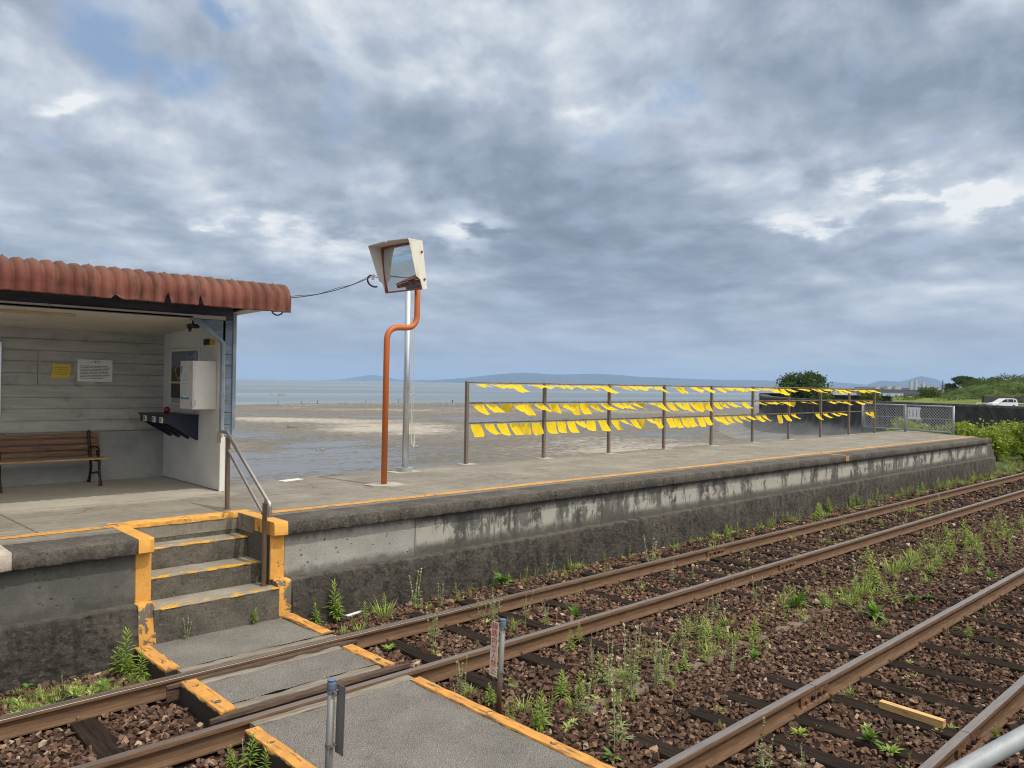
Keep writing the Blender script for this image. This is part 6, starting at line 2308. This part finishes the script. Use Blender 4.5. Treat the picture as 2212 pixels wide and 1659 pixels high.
# leafy shrubs beyond the end of the platform
shr = [((31.9, 11.2, -0.2), 1.45, 2.1, 'leafy shrub right behind the fence notice', 3),
       ((33.0, 9.9, -0.25), 1.42, 1.9, 'low yellow-green shrub behind the right half of the fence', 4),
       ((33.2, 8.95, -0.25), 1.32, 1.5, 'yellow-green shrub just past the right fence post', 5),
       ((34.4, 8.2, -0.25), 1.5, 1.0, 'slender taller shrub standing between the low shrubs and the big bush', 6),
       ((34.6, 6.9, -0.3), 1.75, 2.3, 'big bright yellow-green bush at the end of the platform', 7),
       ((38.5, 6.0, -0.3), 1.6, 2.6, 'rounded bright bush behind the big one near the rails', 8),
       ((32.2, 6.9, -0.3), 0.85, 1.7, 'low sprawling bush in front of the big bright bush', 9),
       ((36.0, 5.6, -0.3), 1.25, 2.2, 'mid-height bright bush nearest the rails', 11),
       ((37.0, 8.6, -0.3), 1.45, 2.4, 'leafy bush hidden behind the slender shrub', 12),
       ((40.5, 9.0, -0.3), 1.3, 2.6, 'pale green bush farther off below the dark seawall', 10)]
for b, H, Wd, lab, sd_ in shr:
    tree('shrub', lab, b, H, Wd, 30, 1900, 0.13, 'shrub_leaf', 0.03, 'shrubs beyond the platform end', sd_, 2, 0.85, 0.22, 'shrub')

# ------------------------------------------------------------------ seawall, terrace and hill in the distance
def wall_run(mb, pts, prof):
    """prof: list of (offset to the seaward side, z); pts: plan polyline, seaward side on the left when walking along"""
    n = len(pts)
    base = len(mb.v)
    m = len(prof)
    for i, p in enumerate(pts):
        a = Vector(pts[max(0, i - 1)])
        b = Vector(pts[min(n - 1, i + 1)])
        t_ = (b - a).normalized()
        s = Vector((-t_.y, t_.x))
        for (o_, z) in prof:
            mb.v.append((p[0] + s.x * o_, p[1] + s.y * o_, z))
    for i in range(n - 1):
        for k in range(m - 1):
            mb.f.append((base + i * m + k, base + i * m + k + 1, base + (i + 1) * m + k + 1, base + (i + 1) * m + k))
    mb.f.append(tuple(base + k for k in range(m)))
    mb.f.append(tuple(base + (n - 1) * m + k for k in reversed(range(m))))


def smooth_poly(pts, n=8):
    out = []
    for i in range(len(pts) - 1):
        p0, p1, p2, p3 = [Vector(pts[max(0, min(len(pts) - 1, i + q))]) for q in (-1, 0, 1, 2)]
        for k in range(n):
            t_ = k / n
            out.append(0.5 * ((2 * p1) + (-p0 + p2) * t_ + (2 * p0 - 5 * p1 + 4 * p2 - p3) * t_ ** 2 + (-p0 + 3 * p1 - 3 * p2 + p3) * t_ ** 3))
    out.append(Vector(pts[-1]))
    return out


# recurved sea face: lip leans out over a concave face that flares at the foot
face = [(-0.9, 1.14), (0.55, 1.14), (0.62, 0.95), (0.10, 0.15), (-0.15, -0.6), (-0.05, -1.4), (0.5, -2.2), (1.8, -3.0), (4.2, -3.7), (6.0, -4.0), (9.5, -4.35), (9.5, -5.5), (-0.9, -5.5)]
near_pts = smooth_poly([(76.5, 4.0), (77.5, 11.0), (79.0, 18.8), (83.4, 25.6), (88.6, 35.8), (90.6, 42.2), (95.4, 48.8), (106, 57.2), (120, 65.6), (134.6, 74.0)])
mb = MB()
wall_run(mb, [(p.x, p.y) for p in near_pts], face)
sw = mb.build('seawall', MAT['seawall'], None, auto=30)
tag(sw, 'long dark curved concrete seawall with an overhanging lip', 'seawall')
far_pts = smooth_poly([(134.9, 74.2), (137.5, 75.6), (139.8, 74.6), (138.0, 69.0), (133.0, 62.0), (130.3, 55.0), (129.9, 49.0)])
mb = MB()
wall_run(mb, [(p.x, p.y) for p in far_pts], [(-0.4, 1.36), (0.35, 1.36), (0.35, -5.5), (-0.4, -5.5)])
sw2 = mb.build('seawall', MAT['seawall'], None, auto=30)
tag(sw2, 'inner return of the seawall behind the round tree', 'seawall')

# made ground behind the wall with a grassy rise
land_poly = [(p.x + 0.35, p.y - 0.25) for p in near_pts] + [(p.x, p.y) for p in far_pts]


def inside(x, y, poly):
    c = False
    j = len(poly) - 1
    for i in range(len(poly)):
        if (poly[i][1] > y) != (poly[j][1] > y) and x < (poly[j][0] - poly[i][0]) * (y - poly[i][1]) / (poly[j][1] - poly[i][1]) + poly[i][0]:
            c = not c
        j = i
    return c


mb = MB()
xs = [76 + 3.0 * i for i in range(110)]
ys = [-160 + 3.0 * i for i in range(100)]
lim = land_poly


def land_z(x, y):
    z = -0.25 + 0.12 * nz(x * 0.08, y * 0.08)
    r = (x - 118) * 0.72 + (y - 48) * 0.55
    z += 1.15 * max(0, min(1, r / 40.0))
    return z


vid = {}
edge_x = lambda y: np.interp(y, [p.y for p in near_pts], [p.x for p in near_pts])
for x in xs:
    for y in ys:
        if y < 74 and x > edge_x(max(4, y)) + 0.6:
            # keep off the bay beyond the inner return
            if y > 49 and x > 129.5 + (y - 49) * 0.38 + 0.5:
                pass
            vid[(x, y)] = len(mb.v)
            mb.v.append((x, y, land_z(x, y)))
for i in range(len(xs) - 1):
    for j in range(len(ys) - 1):
        q = [(xs[i], ys[j]), (xs[i + 1], ys[j]), (xs[i + 1], ys[j + 1]), (xs[i], ys[j + 1])]
        if all(t in vid for t in q):
            mb.f.append(tuple(vid[t] for t in q))
o = mb.build('field', MAT['bankgrass'], None, smooth=True)
tag(o, kind='structure')
mb = MB()
rd = [(92, -60), (104, -10), (118, 18), (131, 34), (141, 46), (150, 54)]
sm = smooth_poly(rd, 10)
n = len(sm)
for i, p in enumerate(sm):
    t_ = (sm[min(i + 1, n - 1)] - sm[max(i - 1, 0)]).normalized()
    s = Vector((-t_.y, t_.x)) * 3.0
    zz = -0.10
    mb.v += [(p.x - s.x, p.y - s.y, zz), (p.x + s.x, p.y + s.y, zz)]
for i in range(n - 1):
    mb.f.append((2 * i, 2 * i + 2, 2 * i + 3, 2 * i + 1))
o = mb.build('road', MAT['asphalt'])
tag(o, kind='structure')

# wall behind the road
mb = MB()
wp = smooth_poly([(158, 24), (151.0, 35.6), (146.0, 40.6)], 8)
wall_run(mb, [(p.x, p.y) for p in wp], [(-0.3, 1.62), (0.3, 1.62), (0.3, -1.0), (-0.3, -1.0)])
o = mb.build('roadside_wall', MAT['seawall'], None, auto=30)
tag(o, 'grey concrete wall behind the white car', 'wall')
gr_ = thing('guard_fence', 'low white road guard fence beside the white car', 'guard fence', (133, 33, -0.1))
mb = MB()
a, b = Vector((124.5, 36.0, 0)), Vector((140.5, 20.5, 0))
a, b = Vector((131.2, 37.3, 0)), Vector((150, 13, 0))
mb.tube([(a.x, a.y, 0.62), (b.x, b.y, 0.62)], 0.06, 6)
mb.build('rail', MAT['carwhite'], gr_)
for q in range(9):
    p = a.lerp(b, q / 8)
    mb = MB()
    mb.tube([(p.x, p.y, -0.3), (p.x, p.y, 0.62)], 0.05, 6)
    mb.build('post', MAT['carwhite'], gr_)

# the white car, broadside on the road beyond the seawall
car = thing('car', 'white car driving behind the dark seawall', 'car', (0, 0, 0))
side = [(-1.85, 0.30), (-1.88, 0.62), (-1.80, 0.80), (-0.95, 0.92), (-0.20, 1.42), (0.10, 1.50), (1.30, 1.50), (1.62, 1.40), (1.80, 0.95), (1.86, 0.80), (1.86, 0.30)]
mb = MB()
mb.prism(side, 'y', -0.78, 0.78)
bd = mb.build('body', MAT['carwhite'], car)
bv = bd.modifiers.new('round', 'BEVEL')
bv.width = 0.07
bv.segments = 3
bv.angle_limit = R(25)
for ysgn in (-1, 1):
    for w_ in ([(-0.72, 0.96), (-0.12, 1.38), (0.28, 1.42), (0.28, 0.96)], [(0.38, 0.96), (0.38, 1.42), (1.10, 1.42), (1.18, 0.96)], [(1.26, 0.98), (1.20, 1.41), (1.40, 1.38), (1.60, 1.0)]):
        mb = MB()
        mb.prism(w_, 'y', ysgn * 0.785 - 0.006, ysgn * 0.785 + 0.006)
        mb.build('side_window', MAT['glass'], car)
    for xw in (-1.2, 1.2):
        mb = MB()
        mb.tube([(xw, ysgn * 0.62, 0.29), (xw, ysgn * 0.80, 0.29)], 0.29, 18)
        wl = mb.build('wheel', MAT['rubber'], car, auto=40)
        mb = MB()
        mb.tube([(xw, ysgn * 0.79, 0.29), (xw, ysgn * 0.812, 0.29)], 0.18, 14)
        mb.build('rim', MAT['alu'], wl)
    mb = MB()
    mb.box(1.83, 1.885, ysgn * 0.66 - 0.08, ysgn * 0.66 + 0.08, 0.72, 0.98, 0.01)
    mb.build('tail_light', MAT['redtext'], car)
    mb = MB()
    mb.box(-1.90, -1.84, ysgn * 0.6 - 0.12, ysgn * 0.6 + 0.12, 0.62, 0.76, 0.01)
    mb.build('headlight', MAT['paperwhite'], car)
    mb = MB()
    mb.box(-0.78, -0.66, ysgn * 0.88 - 0.08, ysgn * 0.88 + 0.08, 0.95, 1.07, 0.02)
    mb.build('wing_mirror', MAT['carwhite'], car)
    mb = MB()
    mb.box(0.30, 0.36, ysgn * 0.788 - 0.008, ysgn * 0.788 + 0.008, 0.35, 1.42)
    mb.build('door_pillar', MAT['carwhite'], car)
car.location = (131.2, 33.95, -0.10)
car.rotation_euler = (0, 0, math.atan2(-2.33, 2.46))

# vegetated hill at the right, its scrub one mass
hb = []
mb = MB()
HC = [(176, 53, 2.0, 9), (183, 46, 5.2, 15), (192, 36, 6.6, 19), (205, 20, 7.5, 26), (171, 49, 1.6, 7), (178, 40, 3.2, 12), (215, 2, 7.0, 30)]


def hill_z(x, y):
    z = -0.6
    for (hx, hy, hh_, hr_) in HC:
        d2 = ((x - hx) ** 2 + (y - hy) ** 2) / hr_ ** 2
        z = max(z, -0.6 + (hh_ + 0.6) * math.exp(-d2 * 1.1))
    return z + 0.25 * nz(x * 0.2, y * 0.2)


gx = [150 + 2.0 * i for i in range(60)]
gy = [-50 + 2.0 * i for i in range(66)]
for x in gx:
    for y in gy:
        mb.v.append((x, y, hill_z(x, y) - 0.5))
for i in range(len(gx) - 1):
    for j in range(len(gy) - 1):
        a = i * len(gy) + j
        mb.f.append((a, a + len(gy), a + len(gy) + 1, a + 1))
o = mb.build('hill', MAT['hillsoil'], None, smooth=True)
tag(o, kind='structure')
g = np.random.default_rng(31)
C, Rr = [], []
for i in range(900):
    x, y = g.uniform(155, 215), g.uniform(-10, 72)
    z = hill_z(x, y)
    if z < 0.2:
        continue
    if g.uniform() < 0.25 and z < 1.2:
        continue
    r = g.uniform(0.5, 1.25) * (0.7 + 0.08 * z)
    C.append((x, y, z - 0.2))
    Rr.append(r)
for i in range(120):
    t_ = g.uniform()
    x, y = 150 + 26 * t_ + g.normal() * 3, 66 - 24 * t_ + g.normal() * 5
    C.append((x, y, 0.5 + g.uniform(0, 0.5)))
    Rr.append(g.uniform(0.3, 0.8))
V, Fq, Tt = leaf_cloud(C, Rr, 52000, 0.30, g, 0.75)
# each bush its own shade
o = mesh_np('undergrowth', V, Fq, MAT['hill_leaf'], {'tint': Tt})
tag(o, 'green scrub covering the hill at the right edge', 'scrub', kind='stuff')
g = np.random.default_rng(77)
C, Rr = [], []
for i in range(150):
    t_ = g.uniform()
    x, y = 79.5 + 60 * t_ + g.uniform(1.5, 12), 14 + 46 * t_ + g.uniform(-10, 3)
    if x < edge_x(max(4, y)) + 1.5:
        continue
    C.append((x, y, land_z(x, y) + 0.15))
    Rr.append(g.uniform(0.25, 0.7))

# trees
tree('round_tree', 'dark green round tree standing inside the curved seawall', (114.8, 56.4, 0.0), 4.3, 8.2, 46, 15000, 0.34, 'tree_leaf', 0.16, None, 41, 2, 0.8, 0.12)
tree('shrub', 'small light green bush on the seawall terrace', (112.2, 45.2, 0.2), 1.9, 3.6, 16, 2600, 0.20, 'hill_leaf', 0.06, None, 42, 2, 0.7, 0.2, 'shrub')
tree('pine_tree', 'flat-topped dark pine rising behind the left slope of the hill', (288.1, 84.8, 0.8), 6.2, 9.5, 26, 6500, 0.55, 'tree_leaf', 0.28, 'pines behind the hill', 43, 1, 0.45, 0.55)
tree('pine_tree', 'smaller dark pine at the left foot of the hill', (285.0, 88.6, 0.5), 4.2, 4.2, 14, 2600, 0.5, 'tree_leaf', 0.2, 'pines behind the hill', 44, 1, 0.6, 0.4)
tree('pine_tree', 'dark pine partly hidden by the hill crest', (291.5, 78.0, 0.8), 5.8, 8.0, 22, 5000, 0.55, 'tree_leaf', 0.25, 'pines behind the hill', 45, 1, 0.5, 0.5)
tree('round_tree', 'dark leafy tree on the crown of the hill, cut by the frame', (190, 38.5, 4.6), 2.8, 6.5, 22, 5200, 0.4, 'hill_leaf', 0.15, None, 46, 2, 0.8, 0.2)
tree('round_tree', 'rounded tree low on the left shoulder of the hill', (170.5, 57.5, 0.3), 2.3, 4.6, 16, 3400, 0.32, 'hill_leaf', 0.1, None, 47, 2, 0.8, 0.15)

# ------------------------------------------------------------------ far shore: breakwaters, port buildings, mountains


def at_bearing(px, D, z=0.0):
    """point at bearing px (1700ths of the tangent) and distance D along the view axis"""
    l = px / 1699.7 * D
    return Vector((D * math.cos(TH) + l * math.sin(TH), D * math.sin(TH) - l * math.cos(TH), z))


def far_strip(name, lab, cat, p0, p1, D, z0, z1, depth, m, kind=None, n=40, jag=0.2):
    mb = MB()
    for i in range(n):
        a, b = p0 + (p1 - p0) * i / n, p0 + (p1 - p0) * (i + 1) / n
        q = [at_bearing(a, D), at_bearing(b, D), at_bearing(b, D + depth), at_bearing(a, D + depth)]
        za = z0 + (z1 - z0) * (1 + jag * nz(i * 0.7, D))
        zb = z0 + (z1 - z0) * (1 + jag * nz((i + 1) * 0.7, D))
        nb = len(mb.v)
        for p, z in ((q[0], z0 - 2), (q[1], z0 - 2), (q[1], zb), (q[0], za), (q[2], zb), (q[3], za), (q[2], z0 - 2), (q[3], z0 - 2)):
            mb.v.append((p.x, p.y, z))
        mb.f += [(nb, nb + 1, nb + 2, nb + 3), (nb + 3, nb + 2, nb + 4, nb + 5), (nb + 5, nb + 4, nb + 6, nb + 7)]
        if i == 0:
            mb.f.append((nb, nb + 3, nb + 5, nb + 7))
        if i == n - 1:
            mb.f.append((nb + 1, nb + 6, nb + 4, nb + 2))
    o = mb.build(name, m)
    tag(o, lab, cat, kind=kind)
    return o


far_strip('far_shore', None, None, 740, 1250, 2450, -5, 9.0, 900, MAT['farland'], 'structure', 60, 0.15)
far_strip('breakwater', 'long dark breakwater across the bay below the port', 'breakwater', 560, 1000, 1500, -5, 3.2, 30, MAT['farland'], None, 40, 0.05)
far_strip('breakwater', 'short dark breakwater closer in beside the grassy bank', 'breakwater', 846, 975, 600, -5, 0.9, 14, MAT['farland'], None, 20, 0.05)
far_strip('breakwater', 'low mud-coloured bank across the inlet in front of the bay', 'breakwater', 770, 1010, 420, -5, -1.6, 30, MAT['farland'], None, 24, 0.1)

blds = [(862, 28, 8, 'tall pale silo block', 'silo'), (872, 31.5, 7, 'tallest grey tower with a stepped top', 'tower'), (888, 22, 9, 'mid-height pale tower right of the tallest', 'tower'), (898, 17, 12, 'grey block right of the towers', 'building'),
        (832, 13.5, 18, 'low pale shed left of the silos', 'building'), (812, 13, 14, 'small grey shed well left of the silos', 'building'), (915, 12.5, 20, 'long low white shed right of the towers', 'building'), (938, 18.0, 22, 'blue-green roofed hall', 'hall'),
        (958, 14.5, 24, 'long pale hall right of the blue-green one', 'hall'), (985, 14, 16, 'small cream house near the mast', 'building'), (1000, 15, 18, 'grey house right of the mast', 'building'), (1022, 14.5, 20, 'pale houses by the pines', 'building'), (790, 12.5, 12, 'lone small shed far left on the shore', 'building')]
for px, zt, wd, lab, cat in blds:
    D = 2400
    c = at_bearing(px, D)
    b_ = thing('port_' + ('silo' if cat == 'silo' else 'building'), lab + ' on the far shore', cat, (c.x, c.y, 6), 'port buildings on the far shore')
    ang = rng.uniform(-0.3, 0.3) + TH
    ca, sa = math.cos(ang), math.sin(ang)

    def bx(mb, a0, a1, b0, b1, z0, z1):
        P = [(c.x + ca * a - sa * b, c.y + sa * a + ca * b, z) for z in (z0, z1) for (a, b) in ((a0, b0), (a1, b0), (a1, b1), (a0, b1))]
        n = len(mb.v)
        mb.v += P
        mb.f += [tuple(n + i for i in q) for q in ((0, 3, 2, 1), (4, 5, 6, 7), (0, 1, 5, 4), (1, 2, 6, 5), (2, 3, 7, 6), (3, 0, 4, 7))]
    mb = MB()
    bx(mb, -wd / 2, wd / 2, -wd / 2, wd / 2, 3, zt)
    mb.build('wall', MAT['facade'], b_)
    mb = MB()
    if cat in ('tower', 'silo'):
        bx(mb, -wd * 0.25, wd * 0.3, -wd * 0.3, wd * 0.2, zt, zt + 2.6)
    else:
        bx(mb, -wd / 2 - 0.4, wd / 2 + 0.4, -wd / 2 - 0.4, wd / 2 + 0.4, zt, zt + (1.8 if cat == 'hall' else 0.8))
    mb.build('roof', MAT['blueroof'] if px == 938 else MAT['facade'], b_)
ms = thing('radio_mast', 'thin dark mast standing between the port and the hill', 'mast', (434.4, 139, -4))
mb = MB()
mb.tube([(434.4, 139, -4), (434.4, 139, 2.4)], 0.3, 6)
mb.build('base', MAT['carwhite'], ms)
mb = MB()
mb.tube([(434.4, 139, 2.4), (434.4, 139, 7.6)], 0.22, 6)
mb.build('shaft', MAT['iron'], ms)


def mountain(profile, D, depth, seed):
    """profile: (bearing, height in 1700ths above the horizon)"""
    mb = MB()
    px = np.array([p[0] for p in profile], float)
    ph = np.array([p[1] for p in profile], float)
    n = 220
    xs_ = np.linspace(px[0], px[-1], n)
    hs = np.interp(xs_, px, ph)
    k = np.array([1, 2, 3, 2, 1.0])
    k /= k.sum()
    hs = np.convolve(np.pad(hs, 2, mode='edge'), k, 'valid')
    rows = [(-0.55, 0.0), (-0.40, 0.22), (-0.25, 0.5), (-0.12, 0.8), (0, 1.0), (0.2, 0.8), (0.5, 0.0)]
    base = len(mb.v)
    for i in range(n):
        crest = hs[i] + (0.5 * nz(i * 0.35, seed) + 0.3 * nz(i * 0.9, seed)) * min(1, hs[i] / 6)
        for r_, f_ in rows:
            d = D + depth * r_
            p = at_bearing(xs_[i], d)
            zz = (2.4 + crest / 1699.7 * D - WZ) * f_ * (1 + (0.22 * nz(i * 0.22, r_ * 9 + seed) if 0 < f_ < 1 else 0)) + WZ - (8 if f_ == 0 else 0)
            mb.v.append((p.x, p.y, zz))
    m = len(rows)
    for i in range(n - 1):
        for q in range(m - 1):
            mb.f.append((base + i * m + q, base + (i + 1) * m + q, base + (i + 1) * m + q + 1, base + i * m + q + 1))
    o = mb.build('mountains', MAT['mountain'], None, smooth=True)
    tag(o, kind='structure')


mountain([(-420, 0), (-367, 2.5), (-330, 9), (-309, 13), (-290, 12.5), (-270, 8), (-240, 4), (-215, 3.5), (-190, 5), (-165, 4), (-140, 2)], 21000, 2600, 3)
mountain([(-205, 0), (-170, 4), (-146, 6), (-94, 11), (-50, 17), (10, 23), (40, 23.5), (62, 22), (110, 21), (180, 24), (230, 22), (271, 19), (350, 17), (427, 15.3), (520, 15.5), (606, 15.5), (680, 15), (720, 13), (765, 10), (800, 6), (840, 2)], 16500, 3000, 7)
mountain([(735, 0), (765, 9), (785, 16), (798, 19.4), (815, 18.6), (838, 17.7), (855, 22), (870, 27), (884, 30.8), (900, 28), (917, 24), (935, 16), (948, 11), (970, 3), (990, 0)], 14500, 2400, 11)

# ------------------------------------------------------------------ things out on the flat and the sea
def rock(p, s, lab, grp='stones lying on the mud'):
    mb = MB()
    q = ico * np.array([1.2, 0.8, 0.6])
    s0 = random.uniform(0, 50)
    for v_ in q:
        k = 1 + 0.3 * nz(v_[0] * 2 + s0, v_[1] * 2, v_[2])
        mb.v.append((p[0] + v_[0] * s * k, p[1] + v_[1] * s * k, p[2] + v_[2] * s * k))
    mb.f += [tuple(int(i) for i in f) for f in icof]
    o = mb.build('rock', MAT['rock'], None)
    md = o.modifiers.new('round', 'SUBSURF')
    md.levels = md.render_levels = 1
    tag(o, lab, 'rock', grp)


def on_flat(px, vp):
    """bearing and drop below the horizon -> point on the flat"""
    D = 1699.7 * (CAMZ - FLAT_Z) / vp
    return at_bearing(px, D, FLAT_Z)


for px, vp, s, lab in [(-418, 151, 0.20, 'dark stone on the wet mud, left of the paler one'), (-407, 150.5, 0.33, 'pale rounded stone on the wet mud'), (-334, 153, 0.28, 'brown stone on the mud left of the orange pole'),
                       (-243, 142, 0.30, 'dark stone on the mud just left of the flagpole'), (-205, 141, 0.40, 'flat weedy stone on the mud right of the flagpole'), (215, 113, 0.25, 'dark stone seen through the railing near a pool'),
                       (-28, 140, 0.18, 'tiny dark stone seen through the first railing bay')]:
    rock(on_flat(px, vp), s, lab)
pk = on_flat(-471, 103)
mb = MB()
mb.box(pk.x - 0.8, pk.x + 0.8, pk.y - 0.22, pk.y + 0.22, pk.z + 0.02, pk.z + 0.22, 0.03)
o = mb.build('driftwood_plank', MAT['greywood'])
tag(o, 'weathered plank lying on the wet mud beyond the shelter', 'plank')
mb = MB()
mb.prism([(5.42, 10.40), (5.40, 10.55), (5.75, 10.62), (5.78, 10.50)], 'z', PZ + 0.001, PZ + 0.008)
o = mb.build('paper_scrap', MAT['paperwhite'])
tag(o, 'scrap of white paper lying at the back edge of the platform', 'paper')
mb = MB()
mb.prism([(4.52, 7.20), (4.50, 7.25), (4.72, 7.29), (4.74, 7.26)], 'z', -0.10, -0.092)
o = mb.build('litter', MAT['paperwhite'])
tag(o, 'white sliver of litter in the weeds under the platform wall', 'litter')
# dark line of stones and net stakes at the waterline
V = []
g = np.random.default_rng(5)
n = 620
D_ = g.uniform(186, 236, n)
P_ = g.uniform(-500, 60, n)
SX, VX, FX = [], [], []
for i in range(n):
    sh_ = np.interp(P_[i] / 1700, [-0.5, -0.35, -0.19, -0.08, 0.1], [178, 190, 232, 252, 262])
    c = at_bearing(P_[i], sh_ - abs(g.normal()) * 9 - 2, FLAT_Z)
    s = g.uniform(0.10, 0.34)
    V.append(ico * np.array([s * 1.6, s * 1.3, s * 0.7]) * (1 + g.uniform(-0.3, 0.3, (12, 1))) + np.array(c))
VV_ = np.concatenate(V)
o = mesh_np('rubble', VV_, (icof[None] + 12 * np.arange(n)[:, None, None]).reshape(-1, 3), MAT['rock'])
tag(o, 'dark line of stones along the waterline', 'rubble', kind='stuff')
for i, (px, D, h) in enumerate([(-505, 205, 0.9), (-455, 210, 0.8), (-420, 214, 1.0), (-315, 228, 0.9), (-245, 236, 1.2), (-232, 236, 0.8)]):
    c = at_bearing(px, D, FLAT_Z - 0.3)
    mb = MB()
    mb.tube([c, (c.x + 0.1, c.y, c.z + h + 0.3)], 0.07, 6)
    o = mb.build('stake', MAT['bark'])
    tag(o, 'dark wooden stake standing in the shallows, %s from the shelter' % ORD[i], 'stake', 'net stakes in the shallows')
for i, (px, D, sx_) in enumerate([(-520, 330, 1.0), (-497, 325, 2.0)]):
    c = at_bearing(px, D, WZ)
    rock((c.x, c.y, c.z), sx_, ['small dark rock awash close to the shelter post', 'longer dark rock awash beyond the shelter post'][i], 'rocks awash')
for i, (px, D, h) in enumerate([(-325, 1500, 4.2), (25, 1700, 4.0), (-380, 2100, 3.0), (-200, 2600, 3.0)]):
    c = at_bearing(px, D, WZ)
    by = thing('marker_buoy', 'pale marker buoy out on the sea, %s from the left' % ORD[[1, 3, 0, 2][i]], 'buoy', tuple(c), 'marker buoys on the sea')
    mb = MB()
    mb.tube([(c.x, c.y, WZ - 0.5), (c.x, c.y, WZ + 0.8)], 1.1, 10)
    mb.build('float', MAT['carwhite'], by)
    mb = MB()
    mb.tube([(c.x, c.y, WZ + 0.8), (c.x, c.y, WZ + h)], 0.25, 6)
    mb.build('pole', MAT['carwhite'], by)

# a walker at the water's edge
pc = at_bearing(-128, 246, FLAT_Z - 0.03)
pr_ = thing('person', 'person in a pale top and dark trousers standing at the waterline', 'person', tuple(pc))


def skinned(name, joints, edges_, radii, m, parent, root=0):
    me = bpy.data.meshes.new(name)
    me.from_pydata(joints, edges_, [])
    o = bpy.data.objects.new(name, me)
    col.objects.link(o)
    o.parent = parent
    md = o.modifiers.new('skin', 'SKIN')
    for i, sv in enumerate(me.skin_vertices[0].data):
        sv.radius = (radii[i], radii[i])
        sv.use_root = (i == root)
    ss = o.modifiers.new('sub', 'SUBSURF')
    ss.levels = ss.render_levels = 2
    me.materials.append(m)
    return o


J = [(0, 0, 0.92), (0, 0.01, 1.15), (0, 0, 1.40), (0, -0.01, 1.50), (0, -0.02, 1.60), (0, -0.03, 1.68),
     (0.17, 0, 1.40), (0.22, 0.02, 1.13), (0.23, -0.05, 0.88), (0.235, -0.07, 0.80), (-0.17, 0, 1.40), (-0.23, 0.03, 1.13), (-0.24, -0.04, 0.88), (-0.245, -0.06, 0.80),
     (0.10, 0, 0.88), (0.12, -0.04, 0.48), (0.12, 0.03, 0.08), (0.13, -0.14, 0.03), (-0.10, 0, 0.88), (-0.13, 0.03, 0.48), (-0.13, 0.08, 0.08), (-0.14, -0.08, 0.03)]
Ed = [(0, 1), (1, 2), (2, 3), (3, 4), (4, 5), (2, 6), (6, 7), (7, 8), (8, 9), (2, 10), (10, 11), (11, 12), (12, 13), (0, 14), (14, 15), (15, 16), (16, 17), (0, 18), (18, 19), (19, 20), (20, 21)]
Rd = [0.14, 0.13, 0.14, 0.055, 0.10, 0.085, 0.06, 0.045, 0.035, 0.03, 0.06, 0.045, 0.035, 0.03, 0.085, 0.06, 0.045, 0.035, 0.085, 0.06, 0.045, 0.035]
skinned('body', J, Ed, Rd, MAT['skin'], pr_)
skinned('shirt', J[:3] + [J[6], J[7], J[10], J[11]], [(0, 1), (1, 2), (2, 3), (3, 4), (2, 5), (5, 6)], [0.16, 0.155, 0.16, 0.075, 0.06, 0.075, 0.06], MAT['shirt'], pr_)
skinned('trousers', [J[0], J[14], J[15], J[16], J[18], J[19], J[20]], [(0, 1), (1, 2), (2, 3), (0, 4), (4, 5), (5, 6)], [0.15, 0.10, 0.075, 0.06, 0.10, 0.075, 0.06], MAT['trouser'], pr_)
mb = MB()
c = Vector(pc) + Vector((0, -0.01, 1.69))
mb.tube([c + Vector((0, 0, -0.08)), c + Vector((0, 0, 0.0)), c + Vector((0, 0, 0.06)), c + Vector((0, 0, 0.085))], [0.10, 0.112, 0.085, 0.03], 12)
mb.build('hair', MAT['black'], pr_, smooth=True)

# ------------------------------------------------------------------ the air: one even haze round everything
mb = MB()
mb.box(-27000, 31000, -7000, 31000, -7.0, 420.0)
hz_m = bpy.data.materials.new("sea_haze")
hz_m.use_nodes = True
ht = hz_m.node_tree
for nd in list(ht.nodes):
    ht.nodes.remove(nd)
out = ht.nodes.new('ShaderNodeOutputMaterial')
pv = ht.nodes.new('ShaderNodeVolumePrincipled')
pv.inputs['Color'].default_value = (0.47, 0.65, 0.92, 1)
pv.inputs['Density'].default_value = 6.2e-5
pv.inputs['Anisotropy'].default_value = 0.1
ht.links.new(pv.outputs[0], out.inputs['Volume'])
o = mb.build('haze', hz_m)
tag(o, kind='stuff')
